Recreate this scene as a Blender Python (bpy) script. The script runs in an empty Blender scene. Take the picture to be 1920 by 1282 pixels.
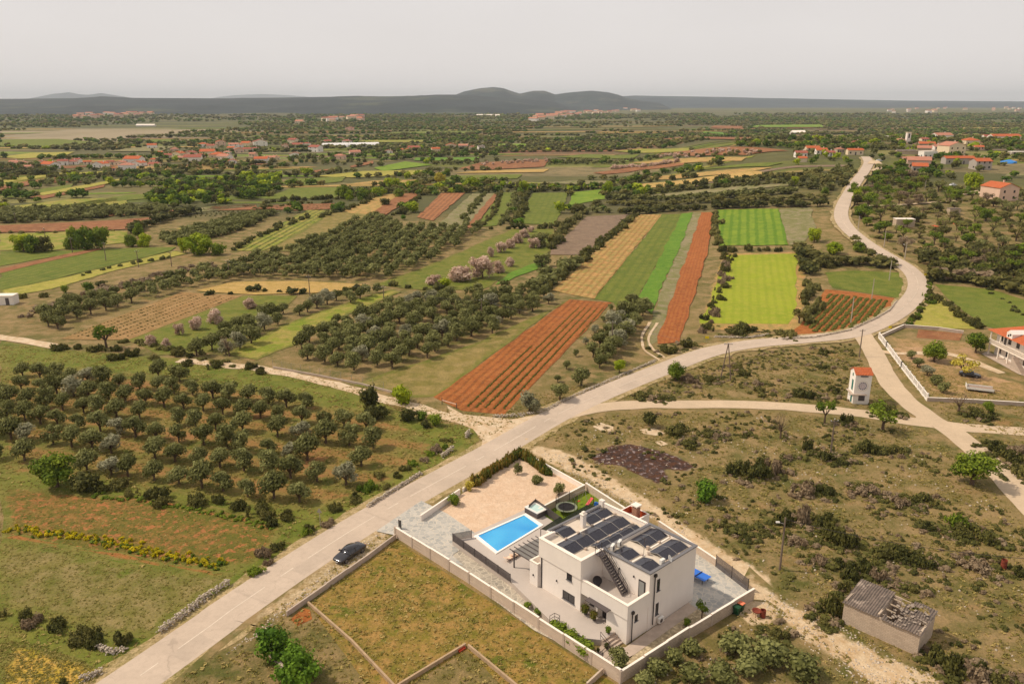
import bpy, bmesh, math, random
import numpy as np
from mathutils import Vector, Matrix, noise as mnoise
from mathutils.geometry import delaunay_2d_cdt
R = math.radians
random.seed(7); rng = np.random.default_rng(7)
scene = bpy.context.scene
col = scene.collection

# ---------------------------------------------------------------- camera
CAM_H = 57.0; F = 1493.0; HY = 190.0
PITCH = math.atan((641 - HY) / F)
cam_d = bpy.data.cameras.new('camera'); cam = bpy.data.objects.new('camera', cam_d); col.objects.link(cam)
cam.location = (0, 0, CAM_H); cam.rotation_euler = (math.pi / 2 - PITCH, 0, 0)
cam_d.sensor_width = 36; cam_d.lens = F / 1920 * 36
cam_d.clip_start = 1; cam_d.clip_end = 90000
scene.camera = cam

# ---------------------------------------------------------------- light
SUN_EL = 50.0
SX, SY = -1.0, 0.16            # horizontal direction towards the sun
n_ = math.hypot(SX, SY); SX /= n_; SY /= n_
sd = Vector((SX * math.cos(R(SUN_EL)), SY * math.cos(R(SUN_EL)), math.sin(R(SUN_EL))))
world = bpy.data.worlds.new('World'); scene.world = world; world.use_nodes = True
wt = world.node_tree; wt.nodes.clear()
wo = wt.nodes.new('ShaderNodeOutputWorld'); bg = wt.nodes.new('ShaderNodeBackground')
sky = wt.nodes.new('ShaderNodeTexSky'); sky.sky_type = 'NISHITA'; sky.sun_disc = False
sky.sun_elevation = R(SUN_EL); sky.sun_rotation = math.atan2(SX, SY)
sky.air_density = 1.0; sky.dust_density = 3.0; sky.ozone_density = 1.0
# a thin even veil of high cloud over the clear sky
tcw = wt.nodes.new('ShaderNodeTexCoord'); mpw = wt.nodes.new('ShaderNodeMapping'); mpw.inputs['Scale'].default_value = (1, 1, 3.5)
nzw = wt.nodes.new('ShaderNodeTexNoise'); nzw.inputs['Scale'].default_value = 1.6; nzw.inputs['Detail'].default_value = 4
crw = wt.nodes.new('ShaderNodeValToRGB')
crw.color_ramp.elements[0].position = 0.3; crw.color_ramp.elements[0].color = (4.75, 4.42, 4.25, 1)
crw.color_ramp.elements[1].position = 0.7; crw.color_ramp.elements[1].color = (5.25, 4.92, 4.74, 1)
mxw = wt.nodes.new('ShaderNodeMixRGB'); mxw.inputs[0].default_value = 0.93
wt.links.new(tcw.outputs['Generated'], mpw.inputs[0]); wt.links.new(mpw.outputs[0], nzw.inputs['Vector'])
wt.links.new(nzw.outputs['Fac'], crw.inputs[0]); wt.links.new(sky.outputs[0], mxw.inputs[1]); wt.links.new(crw.outputs[0], mxw.inputs[2])
# the veil is brightest low down, where one looks through the most of it
sw_ = wt.nodes.new('ShaderNodeSeparateXYZ'); wt.links.new(tcw.outputs['Generated'], sw_.inputs[0])
mr_ = wt.nodes.new('ShaderNodeMapRange'); wt.links.new(sw_.outputs['Z'], mr_.inputs[0])
for i_, q_ in enumerate((0.0, 0.28, 1.22, 0.97)): mr_.inputs[i_ + 1].default_value = q_
vm_ = wt.nodes.new('ShaderNodeVectorMath'); vm_.operation = 'SCALE'; wt.links.new(mxw.outputs[0], vm_.inputs[0]); wt.links.new(mr_.outputs[0], vm_.inputs['Scale'])
wt.links.new(vm_.outputs[0], bg.inputs[0]); bg.inputs[1].default_value = 0.142
wt.links.new(bg.outputs[0], wo.inputs[0])
sun_d = bpy.data.lights.new('sun', 'SUN'); sun = bpy.data.objects.new('sun', sun_d); col.objects.link(sun)
sun_d.energy = 3.5; sun_d.angle = R(2.0); sun_d.color = (1.0, 0.87, 0.70)
sun.rotation_euler = (-sd).to_track_quat('-Z', 'Y').to_euler()
vs = scene.view_settings; vs.view_transform = 'Standard'; vs.look = 'None'; vs.exposure = 0.0; vs.gamma = 1.0
scene.cycles.volume_bounces = 0

# ---------------------------------------------------------------- terrain height and photo-to-ground mapping
def sst(a, b, x):
    t = min(1.0, max(0.0, (x - a) / (b - a))); return t * t * (3 - 2 * t)
def hgt(x, y):
    D = y
    up = 0.0
    if D > 215:
        t = D - 215
        up = t * t / (2 * 60) * 0.085 if t < 60 else 0.085 * (t - 30)
        up = 24 * math.tanh(up / 24)
        up *= 1 - sst(560, 1500, D)
        up *= sst(40 + 0.10 * (D - 215), 150 + 0.13 * (D - 215), x)
    return up
CP, SP = math.cos(PITCH), math.sin(PITCH)
def ray(px, py):
    u = (px - 960) / F; v = (641 - py) / F
    return u, CP + v * SP, -SP + v * CP
def P(px, py, z=None):
    """ground point (or point at height z) seen at photo pixel"""
    dx, dy, dz = ray(px, py)
    if z is not None:
        t = (z - CAM_H) / dz; return Vector((dx * t, dy * t, z))
    if dz > -0.0015: dz = -0.0015
    tf = -CAM_H / dz
    if dx / dy < 0.1 or py > 560: return Vector((dx * tf, dy * tf, hgt(dx * tf, dy * tf)))
    t = 60.0; st = max(0.6, tf / 900)
    while t < tf:
        if CAM_H + dz * t <= hgt(dx * t, dy * t): break
        t += st
    lo, hi = t - st, t
    for _ in range(18):
        m = (lo + hi) / 2
        if CAM_H + dz * m <= hgt(dx * m, dy * m): hi = m
        else: lo = m
    return Vector((dx * hi, dy * hi, hgt(dx * hi, dy * hi)))
def wid(px, py, w):
    """metres for w photo pixels at the ground point seen at (px,py)"""
    p = P(px, py); return w / F * (p.y * CP + (CAM_H - p.z) * SP)

# ---------------------------------------------------------------- tagging and mesh helpers
def tag(o, label=None, cat=None, group=None, kind=None):
    if label: o['label'] = label
    if cat: o['category'] = cat
    if group: o['group'] = group
    if kind: o['kind'] = kind
    return o
def thing(name, label, cat, loc=(0, 0, 0), rz=0.0, group=None):
    o = bpy.data.objects.new(name, None); col.objects.link(o); o.empty_display_size = .5
    o.location = loc; o.rotation_euler = (0, 0, rz)
    return tag(o, label, cat, group)
def copy_tree(o, parent=None):
    c = o.copy(); col.objects.link(c); c.parent = parent
    for ch in o.children: copy_tree(ch, c)
    return c
def link_mesh(name, me, mats, parent=None):
    o = bpy.data.objects.new(name, me); col.objects.link(o)
    if not isinstance(mats, (list, tuple)): mats = [mats]
    if len(me.materials) == 0:
        for m in mats: me.materials.append(m)
    if parent: o.parent = parent
    return o
class MB:
    def __init__(s): s.v = []; s.f = []; s.m = []
    def add(s, vs, fs, mi=0):
        b = len(s.v); s.v += [tuple(v) for v in vs]; s.f += [tuple(i + b for i in f) for f in fs]; s.m += [mi] * len(fs); return s
    def box(s, x0, x1, y0, y1, z0, z1, mi=0, rot=0, c=None):
        vs = [(x0, y0, z0), (x1, y0, z0), (x1, y1, z0), (x0, y1, z0), (x0, y0, z1), (x1, y0, z1), (x1, y1, z1), (x0, y1, z1)]
        if rot:
            cx, cy = c or ((x0 + x1) / 2, (y0 + y1) / 2); cc, ss = math.cos(rot), math.sin(rot)
            vs = [(cx + (a - cx) * cc - (b - cy) * ss, cy + (a - cx) * ss + (b - cy) * cc, z) for a, b, z in vs]
        return s.add(vs, [(0, 3, 2, 1), (4, 5, 6, 7), (0, 1, 5, 4), (1, 2, 6, 5), (2, 3, 7, 6), (3, 0, 4, 7)], mi)
    def beam(s, a, b, w, h=None, mi=0):
        a = Vector(a); b = Vector(b); h = h or w; d = (b - a).normalized()
        up = Vector((0, 0, 1)) if abs(d.z) < .95 else Vector((1, 0, 0))
        sx = d.cross(up).normalized() * w / 2; sz = sx.cross(d).normalized() * h / 2
        vs = [a - sx - sz, a + sx - sz, a + sx + sz, a - sx + sz, b - sx - sz, b + sx - sz, b + sx + sz, b - sx + sz]
        return s.add(vs, [(3, 2, 1, 0), (4, 5, 6, 7), (0, 1, 5, 4), (1, 2, 6, 5), (2, 3, 7, 6), (3, 0, 4, 7)], mi)
    def tube(s, pts, rad, n=6, mi=0):
        pts = [Vector(p) for p in pts]
        if not isinstance(rad, (list, tuple)): rad = [rad] * len(pts)
        rings = []
        for i, p in enumerate(pts):
            d = (pts[min(i + 1, len(pts) - 1)] - pts[max(i - 1, 0)]).normalized()
            up = Vector((0, 0, 1)) if abs(d.z) < .9 else Vector((1, 0, 0))
            x = d.cross(up).normalized(); y = x.cross(d).normalized()
            rings.append([p + (x * math.cos(k * 2 * math.pi / n) + y * math.sin(k * 2 * math.pi / n)) * rad[i] for k in range(n)])
        vs = [v for r in rings for v in r]; fs = []
        for i in range(len(pts) - 1):
            for k in range(n):
                k2 = (k + 1) % n; fs.append((i * n + k, i * n + k2, (i + 1) * n + k2, (i + 1) * n + k))
        fs.append(tuple(reversed(range(n)))); fs.append(tuple((len(pts) - 1) * n + k for k in range(n)))
        return s.add(vs, fs, mi)
    def lathe(s, prof, c=(0, 0), n=16, mi=0, z0=0):
        vs = [(c[0] + r * math.cos(k * 2 * math.pi / n), c[1] + r * math.sin(k * 2 * math.pi / n), z + z0) for r, z in prof for k in range(n)]
        fs = [(i * n + k, i * n + (k + 1) % n, (i + 1) * n + (k + 1) % n, (i + 1) * n + k) for i in range(len(prof) - 1) for k in range(n)]
        return s.add(vs, fs, mi)
    def prism(s, poly, z0, z1, mi=0):
        n = len(poly)
        area = sum(poly[i][0] * poly[(i + 1) % n][1] - poly[(i + 1) % n][0] * poly[i][1] for i in range(n))
        if area < 0: poly = list(reversed(poly))
        vs = [(p[0], p[1], z0) for p in poly] + [(p[0], p[1], z1) for p in poly]
        fs = [tuple(reversed(range(n))), tuple(range(n, 2 * n))] + [(i, (i + 1) % n, n + (i + 1) % n, n + i) for i in range(n)]
        return s.add(vs, fs, mi)
    def build(s, name, mats, parent=None, smooth=False, bevel=0):
        me = bpy.data.meshes.new(name); me.from_pydata(s.v, [], s.f); me.update()
        if not isinstance(mats, (list, tuple)): mats = [mats]
        for m in mats: me.materials.append(m)
        if len(mats) > 1: me.polygons.foreach_set('material_index', s.m)
        if smooth: me.polygons.foreach_set('use_smooth', [True] * len(me.polygons))
        o = bpy.data.objects.new(name, me); col.objects.link(o)
        if parent: o.parent = parent
        if bevel:
            b = o.modifiers.new('bevel', 'BEVEL'); b.width = bevel; b.segments = 2
        return o

# ---------------------------------------------------------------- colours and materials
def lin(c):
    c /= 255.0
    return c / 12.92 if c < .04045 else ((c + .055) / 1.055) ** 2.4
def C(r, g, b, k=1.0): return (lin(r) * k, lin(g) * k, lin(b) * k, 1)
class NT:
    def __init__(s, name):
        s.mat = bpy.data.materials.new(name); s.mat.use_nodes = True; s.t = s.mat.node_tree
        s.b = s.t.nodes['Principled BSDF']; s.b.inputs['Roughness'].default_value = .9
        s.b.inputs['Specular IOR Level'].default_value = .2
    def n(s, t, **k):
        x = s.t.nodes.new(t)
        for a, v in k.items(): setattr(x, a, v)
        return x
    def l(s, a, b): s.t.links.new(a, b)
    def pos(s): return s.n('ShaderNodeNewGeometry').outputs['Position']
    def noise(s, scale, detail=3, rough=.6, vec=None, dist=0):
        x = s.n('ShaderNodeTexNoise'); x.inputs['Scale'].default_value = scale; x.inputs['Detail'].default_value = detail
        x.inputs['Roughness'].default_value = rough; x.inputs['Distortion'].default_value = dist
        s.l(vec if vec is not None else s.pos(), x.inputs['Vector']); return x.outputs['Fac']
    def math(s, op, a, b=None, c=None, clamp=False):
        x = s.n('ShaderNodeMath', operation=op); x.use_clamp = clamp
        for i, q in enumerate((a, b, c)):
            if q is None: continue
            if isinstance(q, (int, float)): x.inputs[i].default_value = q
            else: s.l(q, x.inputs[i])
        return x.outputs[0]
    def rng(s, v, a, b, c=0, d=1):
        x = s.n('ShaderNodeMapRange'); s.l(v, x.inputs[0])
        for i, q in enumerate((a, b, c, d)): x.inputs[i + 1].default_value = q
        return x.outputs[0]
    def mix(s, f, a, b, mode='MIX'):
        x = s.n('ShaderNodeMixRGB', blend_type=mode)
        for i, q in enumerate((f, a, b)):
            if isinstance(q, (int, float)): x.inputs[i].default_value = q
            elif isinstance(q, tuple): x.inputs[i].default_value = q
            else: s.l(q, x.inputs[i])
        return x.outputs[0]
    def bump(s, h, dist, st=1.0):
        x = s.n('ShaderNodeBump'); x.inputs['Distance'].default_value = dist; x.inputs['Strength'].default_value = st
        s.l(h, x.inputs['Height']); s.l(x.outputs[0], s.b.inputs['Normal'])
    def vscale(s, k, vec=None):
        x = s.n('ShaderNodeVectorMath', operation='MULTIPLY'); s.l(vec if vec is not None else s.pos(), x.inputs[0])
        x.inputs[1].default_value = k; return x.outputs[0]
    def along(s, ang):
        """position rotated so that x runs along ang"""
        x = s.n('ShaderNodeVectorRotate', rotation_type='Z_AXIS'); s.l(s.pos(), x.inputs['Vector']); x.inputs['Angle'].default_value = -ang
        return x.outputs[0]
    def out(s, c, rough=None):
        if isinstance(c, tuple): s.b.inputs['Base Color'].default_value = c
        else: s.l(c, s.b.inputs['Base Color'])
        if rough is not None: s.b.inputs['Roughness'].default_value = rough
        return s.mat
GK = 0.80      # ground colours read from the sunlit photograph, scaled to base colour
def G(r, g, b): return C(r, g, b, GK)
def flat(name, c, rough=.7, spec=.3, metal=0, var=.12, sc=1.5):
    m = NT(name); f = m.noise(sc, 4)
    k = m.rng(f, .3, .7, 1 - var, 1 + var)
    hs = m.n('ShaderNodeHueSaturation'); hs.inputs['Color'].default_value = c; m.l(k, hs.inputs['Value'])
    m.b.inputs['Specular IOR Level'].default_value = spec; m.b.inputs['Metallic'].default_value = metal
    return m.out(hs.outputs[0], rough)
def tone3(m, c1, c2, c3, s1, s2):
    f1 = m.rng(m.noise(s1, 4), .38, .62); f2 = m.rng(m.noise(s2, 5, .7), .4, .62)
    return m.mix(f2, m.mix(f1, c1, c2), c3)
def field_mat(name, c1, c2, c3, s1=.06, s2=.5, stripe=None, bump=.15, patch=None, fine=.35, edge=None):
    m = NT(name); c = tone3(m, c1, c2, c3, s1, s2)
    if stripe:   # (angle, spacing, colour, strength)
        v = m.along(stripe[0]); sep = m.n('ShaderNodeSeparateXYZ'); m.l(v, sep.inputs[0])
        w = m.math('ADD', sep.outputs['Y'], m.rng(m.noise(.12, 2), 0, 1, -.5, .5))
        s_ = m.math('SINE', m.math('MULTIPLY', w, 2 * math.pi / stripe[1]))
        brk = m.rng(m.noise(.9, 3), .3, .6, .25, 1)
        c = m.mix(m.math('MULTIPLY', m.math('MULTIPLY', m.rng(s_, -.2, .8), stripe[3]), brk), c, stripe[2])
    if patch:   # (scale, threshold, colour)
        c = m.mix(m.rng(m.noise(patch[0], 4, .6), patch[1], patch[1] + .07), c, patch[2])
    fn = m.noise(3.2, 6, .75)
    c = m.mix(fine, c, m.mix(1.0, c, m.mix(m.rng(fn, .35, .65), (.35, .35, .35, 1), (1.75, 1.7, 1.6, 1)), 'MULTIPLY'))
    f2 = m.noise(.35, 6, .8)
    c = m.mix(fine * .8, c, m.mix(1.0, c, m.mix(m.rng(f2, .35, .65), (.55, .6, .55, 1), (1.4, 1.35, 1.3, 1)), 'MULTIPLY'))
    if edge:   # ragged edge: fades into this colour using the mesh's 'edge' attribute
        a = m.n('ShaderNodeAttribute', attribute_name='edge')
        k = m.math('ADD', a.outputs['Fac'], m.rng(m.noise(.45, 5, .7), .3, .7, -.32, .32))
        c = m.mix(m.rng(k, .22, .55), edge(m), c)
    if bump: m.bump(m.noise(2.2, 5, .7), bump)
    return m.out(c)
# base ground colour: dry grass, green grass and stony soil; far away a patchwork of plots and woods
def scrub_col(m):
    c = tone3(m, G(130, 116, 66), G(96, 98, 44), G(164, 138, 96), .035, .22)
    c = m.mix(m.rng(m.noise(.07, 5, .7), .58, .7, 0, .7), c, G(168, 128, 82))
    c = m.mix(m.rng(m.noise(1.3, 6, .8), .62, .74, 0, .5), c, G(196, 178, 146))
    return c
def ground_mat():
    m = NT('ground'); c = scrub_col(m)
    # fine grain
    c = m.mix(.4, c, m.mix(1.0, c, m.mix(m.rng(m.noise(3.6, 7, .85), .36, .64), (.25, .28, .25, 1), (1.8, 1.75, 1.62, 1)), 'MULTIPLY'))
    # far plots: long cells
    vec = m.vscale((.0042, .0165, 0), m.along(R(7)))
    vo = m.n('ShaderNodeTexVoronoi'); vo.inputs['Scale'].default_value = 1; vo.inputs['Randomness'].default_value = .85
    ns = m.n('ShaderNodeTexNoise'); ns.inputs['Scale'].default_value = .03; m.l(m.pos(), ns.inputs['Vector'])
    ad = m.n('ShaderNodeVectorMath', operation='MULTIPLY_ADD'); m.l(ns.outputs['Color'], ad.inputs[0]); ad.inputs[1].default_value = (.15, .15, 0); m.l(vec, ad.inputs[2])
    m.l(ad.outputs[0], vo.inputs['Vector'])
    sp = m.n('ShaderNodeSeparateColor'); m.l(vo.outputs['Color'], sp.inputs[0])
    cr = m.n('ShaderNodeValToRGB'); cr.color_ramp.interpolation = 'CONSTANT'; e = cr.color_ramp.elements
    cols = [(0, G(100, 98, 58)), (.2, G(110, 106, 60)), (.36, G(124, 126, 54)), (.52, G(142, 128, 80)), (.62, G(108, 102, 64)), (.76, G(150, 142, 80)), (.84, G(146, 108, 80)), (.91, G(130, 144, 54)), (.96, G(150, 132, 92))]
    e[0].position = 0; e[0].color = cols[0][1]; e[1].position = cols[1][0]; e[1].color = cols[1][1]
    for p_, c_ in cols[2:]:
        q = e.new(p_); q.color = c_
    m.l(sp.outputs[0], cr.inputs[0])
    sy = m.n('ShaderNodeSeparateXYZ'); m.l(m.pos(), sy.inputs[0])
    wood = m.rng(m.noise(.03, 6, .75), .44, .56); 
    cf = m.mix(m.math('MULTIPLY', wood, .4), cr.outputs[0], G(84, 86, 50))
    cf = m.mix(m.rng(m.noise(.006, 4, .6), .5, .62, 0, .4), cf, G(92, 90, 56))
    cf = m.mix(m.rng(m.noise(.12, 5, .8), .52, .62, 0, .45), cf, G(78, 80, 48))
    cf = m.mix(m.math('MULTIPLY', m.rng(sy.outputs['Y'], 900, 2200), .45), cf, G(84, 88, 56))
    # pale dry plain far left
    px = m.math('MULTIPLY', m.rng(sy.outputs['X'], -350, -650), m.math('MULTIPLY', m.rng(sy.outputs['Y'], 1180, 1260), m.rng(sy.outputs['Y'], 1850, 1700)))
    cf = m.mix(m.math('MULTIPLY', px, m.rng(m.noise(.003, 4), .35, .5, .4, 1)), cf, G(164, 148, 118))
    c = m.mix(m.rng(m.math('ADD', sy.outputs['Y'], m.math('MULTIPLY', m.noise(.02, 2), 60)), 400, 470), c, cf)
    m.bump(m.noise(1.6, 6, .75), .25)
    return m.out(c)
M = {}
M['ground'] = ground_mat()
grassy = lambda m: scrub_col(m)
lush = lambda m: tone3(m, G(116, 118, 46), G(98, 108, 36), G(140, 130, 66), .05, .4)

# --- ground sheet
def axis(lo, hi, fine, grow):
    a = [0.0]; s = fine
    while a[-1] < hi:
        if a[-1] > 700: s *= grow
        a.append(a[-1] + s)
    b = [0.0]; s = fine
    while b[-1] > lo:
        if b[-1] < -300: s *= grow
        b.append(b[-1] - s)
    return sorted(set(b + a))
xs = axis(-26000, 26000, 14, 1.3); ys = axis(-400, 27000, 14, 1.3)
gv = [(x, y, hgt(x, y)) for y in ys for x in xs]; nx = len(xs)
gf = [(j * nx + i, j * nx + i + 1, (j + 1) * nx + i + 1, (j + 1) * nx + i) for j in range(len(ys) - 1) for i in range(nx - 1)]
gm = bpy.data.meshes.new('ground'); gm.from_pydata(gv, [], gf)
gm.polygons.foreach_set('use_smooth', [True] * len(gf)); gm.update()
tag(link_mesh('ground', gm, M['ground']), kind='structure')

# --- flat sheets laid over it (fields, roads, paths)
def inpoly(x, y, poly):
    c = False; j = len(poly) - 1
    for i in range(len(poly)):
        xi, yi = poly[i]; xj, yj = poly[j]
        if (yi > y) != (yj > y) and x < (xj - xi) * (y - yi) / (yj - yi) + xi: c = not c
        j = i
    return c
def dedge(x, y, poly):
    p = np.asarray(poly); q = np.roll(p, -1, 0); d = q - p; w = np.array([x, y]) - p
    t = np.clip((w * d).sum(1) / np.maximum((d * d).sum(1), 1e-9), 0, 1)[:, None]
    return float(np.sqrt((((w - d * t)) ** 2).sum(1)).min())
def sheet(name, poly, mat, layer=1, step=None, rough=0.0, soft=None, kind='structure', extra=0.0):
    """poly: world xy points; rough: edge wobble in m; soft: width of the ragged edge band"""
    pts = []
    n = len(poly)
    for i in range(n):
        a = poly[i]; b = poly[(i + 1) % n]; L = math.hypot(b[0] - a[0], b[1] - a[1])
        k = max(1, int(L / (6 if rough or soft else 14))); nx_, ny_ = -(b[1] - a[1]) / max(L, .01), (b[0] - a[0]) / max(L, .01)
        for j in range(k):
            t = j / k; x = a[0] + (b[0] - a[0]) * t; y = a[1] + (b[1] - a[1]) * t
            w = rough * mnoise.noise(Vector((x * .13, y * .13, layer))) * 2 if rough else 0
            pts.append((x + nx_ * w, y + ny_ * w))
    xs_ = [p[0] for p in pts]; ys_ = [p[1] for p in pts]
    size = max(max(xs_) - min(xs_), max(ys_) - min(ys_))
    st = step or (3 if soft and size < 60 else max(8, size / 30))
    if soft and size < 200: st = min(st, soft)
    inner = []
    y = min(ys_) + st / 2
    while y < max(ys_):
        x = min(xs_) + st / 2
        while x < max(xs_):
            if inpoly(x, y, pts) and dedge(x, y, pts) > st * .35: inner.append((x, y))
            x += st
        y += st
    vin = [Vector(p) for p in pts + inner]; m_ = len(pts)
    ov, oe, of, *_ = delaunay_2d_cdt(vin, [(i, (i + 1) % m_) for i in range(m_)], [], 1, 1e-4)
    def off(y): return layer * (.004 + .0005 * max(0, y - 130)) + extra
    me = bpy.data.meshes.new(name); me.from_pydata([(v.x, v.y, hgt(v.x, v.y) + off(v.y)) for v in ov], [], [tuple(f) for f in of])
    a = me.attributes.new('edge', 'FLOAT', 'POINT')
    a.data.foreach_set('value', [min(1.0, dedge(v.x, v.y, pts) / soft) if soft else 1.0 for v in ov])
    bm = bmesh.new(); bm.from_mesh(me); bmesh.ops.recalc_face_normals(bm, faces=bm.faces)
    if bm.faces and sum(f.normal.z for f in bm.faces) < 0: bmesh.ops.reverse_faces(bm, faces=bm.faces)
    bm.to_mesh(me); bm.free()
    o = link_mesh(name, me, mat)
    return tag(o, kind=kind) if kind else o
def pp(pts): return [tuple(P(x, y)[:2]) for x, y in pts]
def smooth_line(pts, k=6):
    out = []
    for i in range(len(pts) - 1):
        p0 = pts[max(i - 1, 0)]; p1 = pts[i]; p2 = pts[i + 1]; p3 = pts[min(i + 2, len(pts) - 1)]
        for j in range(k):
            t = j / k
            out.append(tuple(.5 * (2 * p1[c] + (p2[c] - p0[c]) * t + (2 * p0[c] - 5 * p1[c] + 4 * p2[c] - p3[c]) * t * t + (3 * p1[c] - p0[c] - 3 * p2[c] + p3[c]) * t ** 3) for c in (0, 1)))
    out.append(tuple(pts[-1])); return out
def ribbon(name, line, w, mat, layer, off=0.0, kind='structure', wob=0):
    L, Rr = [], []
    for i, p in enumerate(line):
        a = line[max(i - 1, 0)]; b = line[min(i + 1, len(line) - 1)]; d = math.hypot(b[0] - a[0], b[1] - a[1]) or 1
        nx_, ny_ = -(b[1] - a[1]) / d, (b[0] - a[0]) / d
        ww = (w(i / (len(line) - 1)) if callable(w) else w) / 2
        e1 = wob * mnoise.noise(Vector((p[0] * .2, p[1] * .2, 1))); e2 = wob * mnoise.noise(Vector((p[0] * .2, p[1] * .2, 5)))
        L.append((p[0] + nx_ * (off + ww + e1), p[1] + ny_ * (off + ww + e1))); Rr.append((p[0] + nx_ * (off - ww - e2), p[1] + ny_ * (off - ww - e2)))
    vs = []; n = len(line); K = 4
    for i in range(n):
        for k in range(K + 1):
            t = k / K; x = L[i][0] * (1 - t) + Rr[i][0] * t; y = L[i][1] * (1 - t) + Rr[i][1] * t
            vs.append((x, y, hgt(x, y) + layer * (.004 + .0005 * max(0, y - 130))))
    fs = [(i * (K + 1) + k, i * (K + 1) + k + 1, (i + 1) * (K + 1) + k + 1, (i + 1) * (K + 1) + k) for i in range(n - 1) for k in range(K)]
    me = bpy.data.meshes.new(name); me.from_pydata(vs, [], fs)
    me.update(); me.flip_normals() if me.polygons[0].normal.z < 0 else None
    o = link_mesh(name, me, mat)
    return tag(o, kind=kind) if kind else o

def asphalt(name, base, crack=True):
    m = NT(name)
    c = m.mix(m.rng(m.noise(.25, 4), .35, .65), base, tuple(x * 1.12 for x in base[:3]) + (1,))
    c = m.mix(m.rng(m.noise(1.4, 5, .7), .45, .7, 0, .35), c, tuple(x * .72 for x in base[:3]) + (1,))
    c = m.mix(m.rng(m.noise(.06, 3), .5, .7, 0, .35), c, tuple(x * .8 for x in base[:3]) + (1,))
    if crack:
        vo = m.n('ShaderNodeTexVoronoi', feature='DISTANCE_TO_EDGE'); vo.inputs['Scale'].default_value = .09
        ns = m.n('ShaderNodeTexNoise'); ns.inputs['Scale'].default_value = .7; m.l(m.pos(), ns.inputs['Vector'])
        a = m.n('ShaderNodeVectorMath', operation='MULTIPLY_ADD'); m.l(ns.outputs['Color'], a.inputs[0]); a.inputs[1].default_value = (2.2, 2.2, 0); m.l(m.pos(), a.inputs[2]); m.l(a.outputs[0], vo.inputs['Vector'])
        c = m.mix(m.rng(vo.outputs['Distance'], .0, .0035, .35, 0), c, tuple(x * .5 for x in base[:3]) + (1,))
    m.bump(m.noise(8, 3), .01)
    return m.out(c, .85)
M['asphalt'] = asphalt('asphalt', G(206, 186, 166))
M['sideroad'] = asphalt('side_road_asphalt', G(210, 186, 156))
M['dirt'] = field_mat('dirt', G(214, 186, 150), G(200, 168, 126), G(226, 202, 168), .1, .6, edge=grassy, fine=.2)
M['dirt_plain'] = field_mat('pale_dirt', G(218, 192, 160), G(206, 174, 134), G(230, 208, 178), .1, .6, fine=.15)
M['paint'] = flat('road_paint', G(232, 216, 196), .7, var=.15)

# ------------------------------------------------ fields: (name, material args, polygon in photo pixels)
def fa(p, q):    # world angle of the pixel segment
    a, b = P(*p), P(*q); return math.atan2(b.y - a.y, b.x - a.x)
FM = {
 'straw': ((G(184, 160, 52), G(160, 146, 44), G(200, 162, 84)), dict(s1=.08, s2=.4, edge=lush)),
 'meadow': ((G(126, 118, 58), G(106, 108, 40), G(150, 134, 86)), dict(s1=.06, s2=.3, patch=(.09, .6, G(98, 112, 26)), edge=lush)),
 'sprout': ((G(160, 116, 66), G(112, 106, 40), G(96, 100, 34)), dict(s1=.07, s2=.75, patch=(.8, .54, G(172, 114, 68)), edge=lush)),
 'redstrip': ((G(188, 112, 66), G(172, 104, 58), G(150, 112, 56)), dict(s1=.1, s2=.9, edge=lush)),
 'grove': ((G(126, 118, 54), G(104, 110, 42), G(146, 126, 70)), dict(s1=.05, s2=.3, patch=(.11, .58, G(158, 116, 72)), edge=lush)),
 'dry': ((G(138, 124, 64), G(112, 110, 48), G(158, 138, 86)), dict(s1=.05, s2=.3, edge=lush)),
 'lush': ((G(110, 120, 40), G(96, 110, 34), G(130, 128, 56)), dict(s1=.04, s2=.25, edge=lush)),
 'redsoil': ((G(168, 98, 48), G(148, 84, 38), G(180, 114, 60)), dict(s1=.05, s2=.6)),
 'tan': ((G(206, 162, 104), G(192, 146, 90), G(150, 140, 76)), dict(s1=.04, s2=.3, edge=grassy)),
 'green': ((G(108, 122, 40), G(98, 112, 36), G(124, 128, 52)), dict(s1=.03, s2=.2)),
 'bright': ((G(100, 140, 38), G(88, 128, 32), G(112, 144, 46)), dict(s1=.04, s2=.3)),
 'greygreen': ((G(134, 130, 82), G(114, 120, 60), G(156, 142, 112)), dict(s1=.04, s2=.3)),
 'lime': ((G(160, 170, 40), G(142, 158, 34), G(166, 168, 56)), dict(s1=.05, s2=.4, bump=.05, fine=.15)),
 'wheat': ((G(124, 150, 40), G(140, 158, 48), G(108, 138, 36)), dict(s1=.04, s2=.2, bump=.08, fine=.2)),
 'brown': ((G(136, 114, 96), G(124, 104, 86), G(148, 126, 104)), dict(s1=.04, s2=.25, edge=lush)),
 'redfar': ((G(150, 98, 64), G(128, 84, 54), G(164, 116, 78)), dict(s1=.03, s2=.25)),
 'oval': ((G(192, 160, 92), G(176, 148, 80), G(200, 166, 104)), dict(s1=.04, s2=.3, edge=lush)),
 'vine': ((G(158, 122, 76), G(142, 116, 68), G(172, 138, 92)), dict(s1=.04, s2=.3)),
 'stripgreen': ((G(136, 146, 44), G(118, 136, 38), G(172, 154, 84)), dict(s1=.05, s2=.15, edge=lush)),
 'yellowgreen': ((G(168, 162, 68), G(150, 150, 58), G(180, 166, 84)), dict(s1=.04, s2=.3, edge=lush)),
}
def fmat(kind, stripe=None):
    key = 'f_' + kind + (str(round(stripe[0], 2)) if stripe else '')
    if key not in M:
        a, k = FM[kind]; M[key] = field_mat(key, *a, stripe=stripe, **k)
    return M[key]
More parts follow.
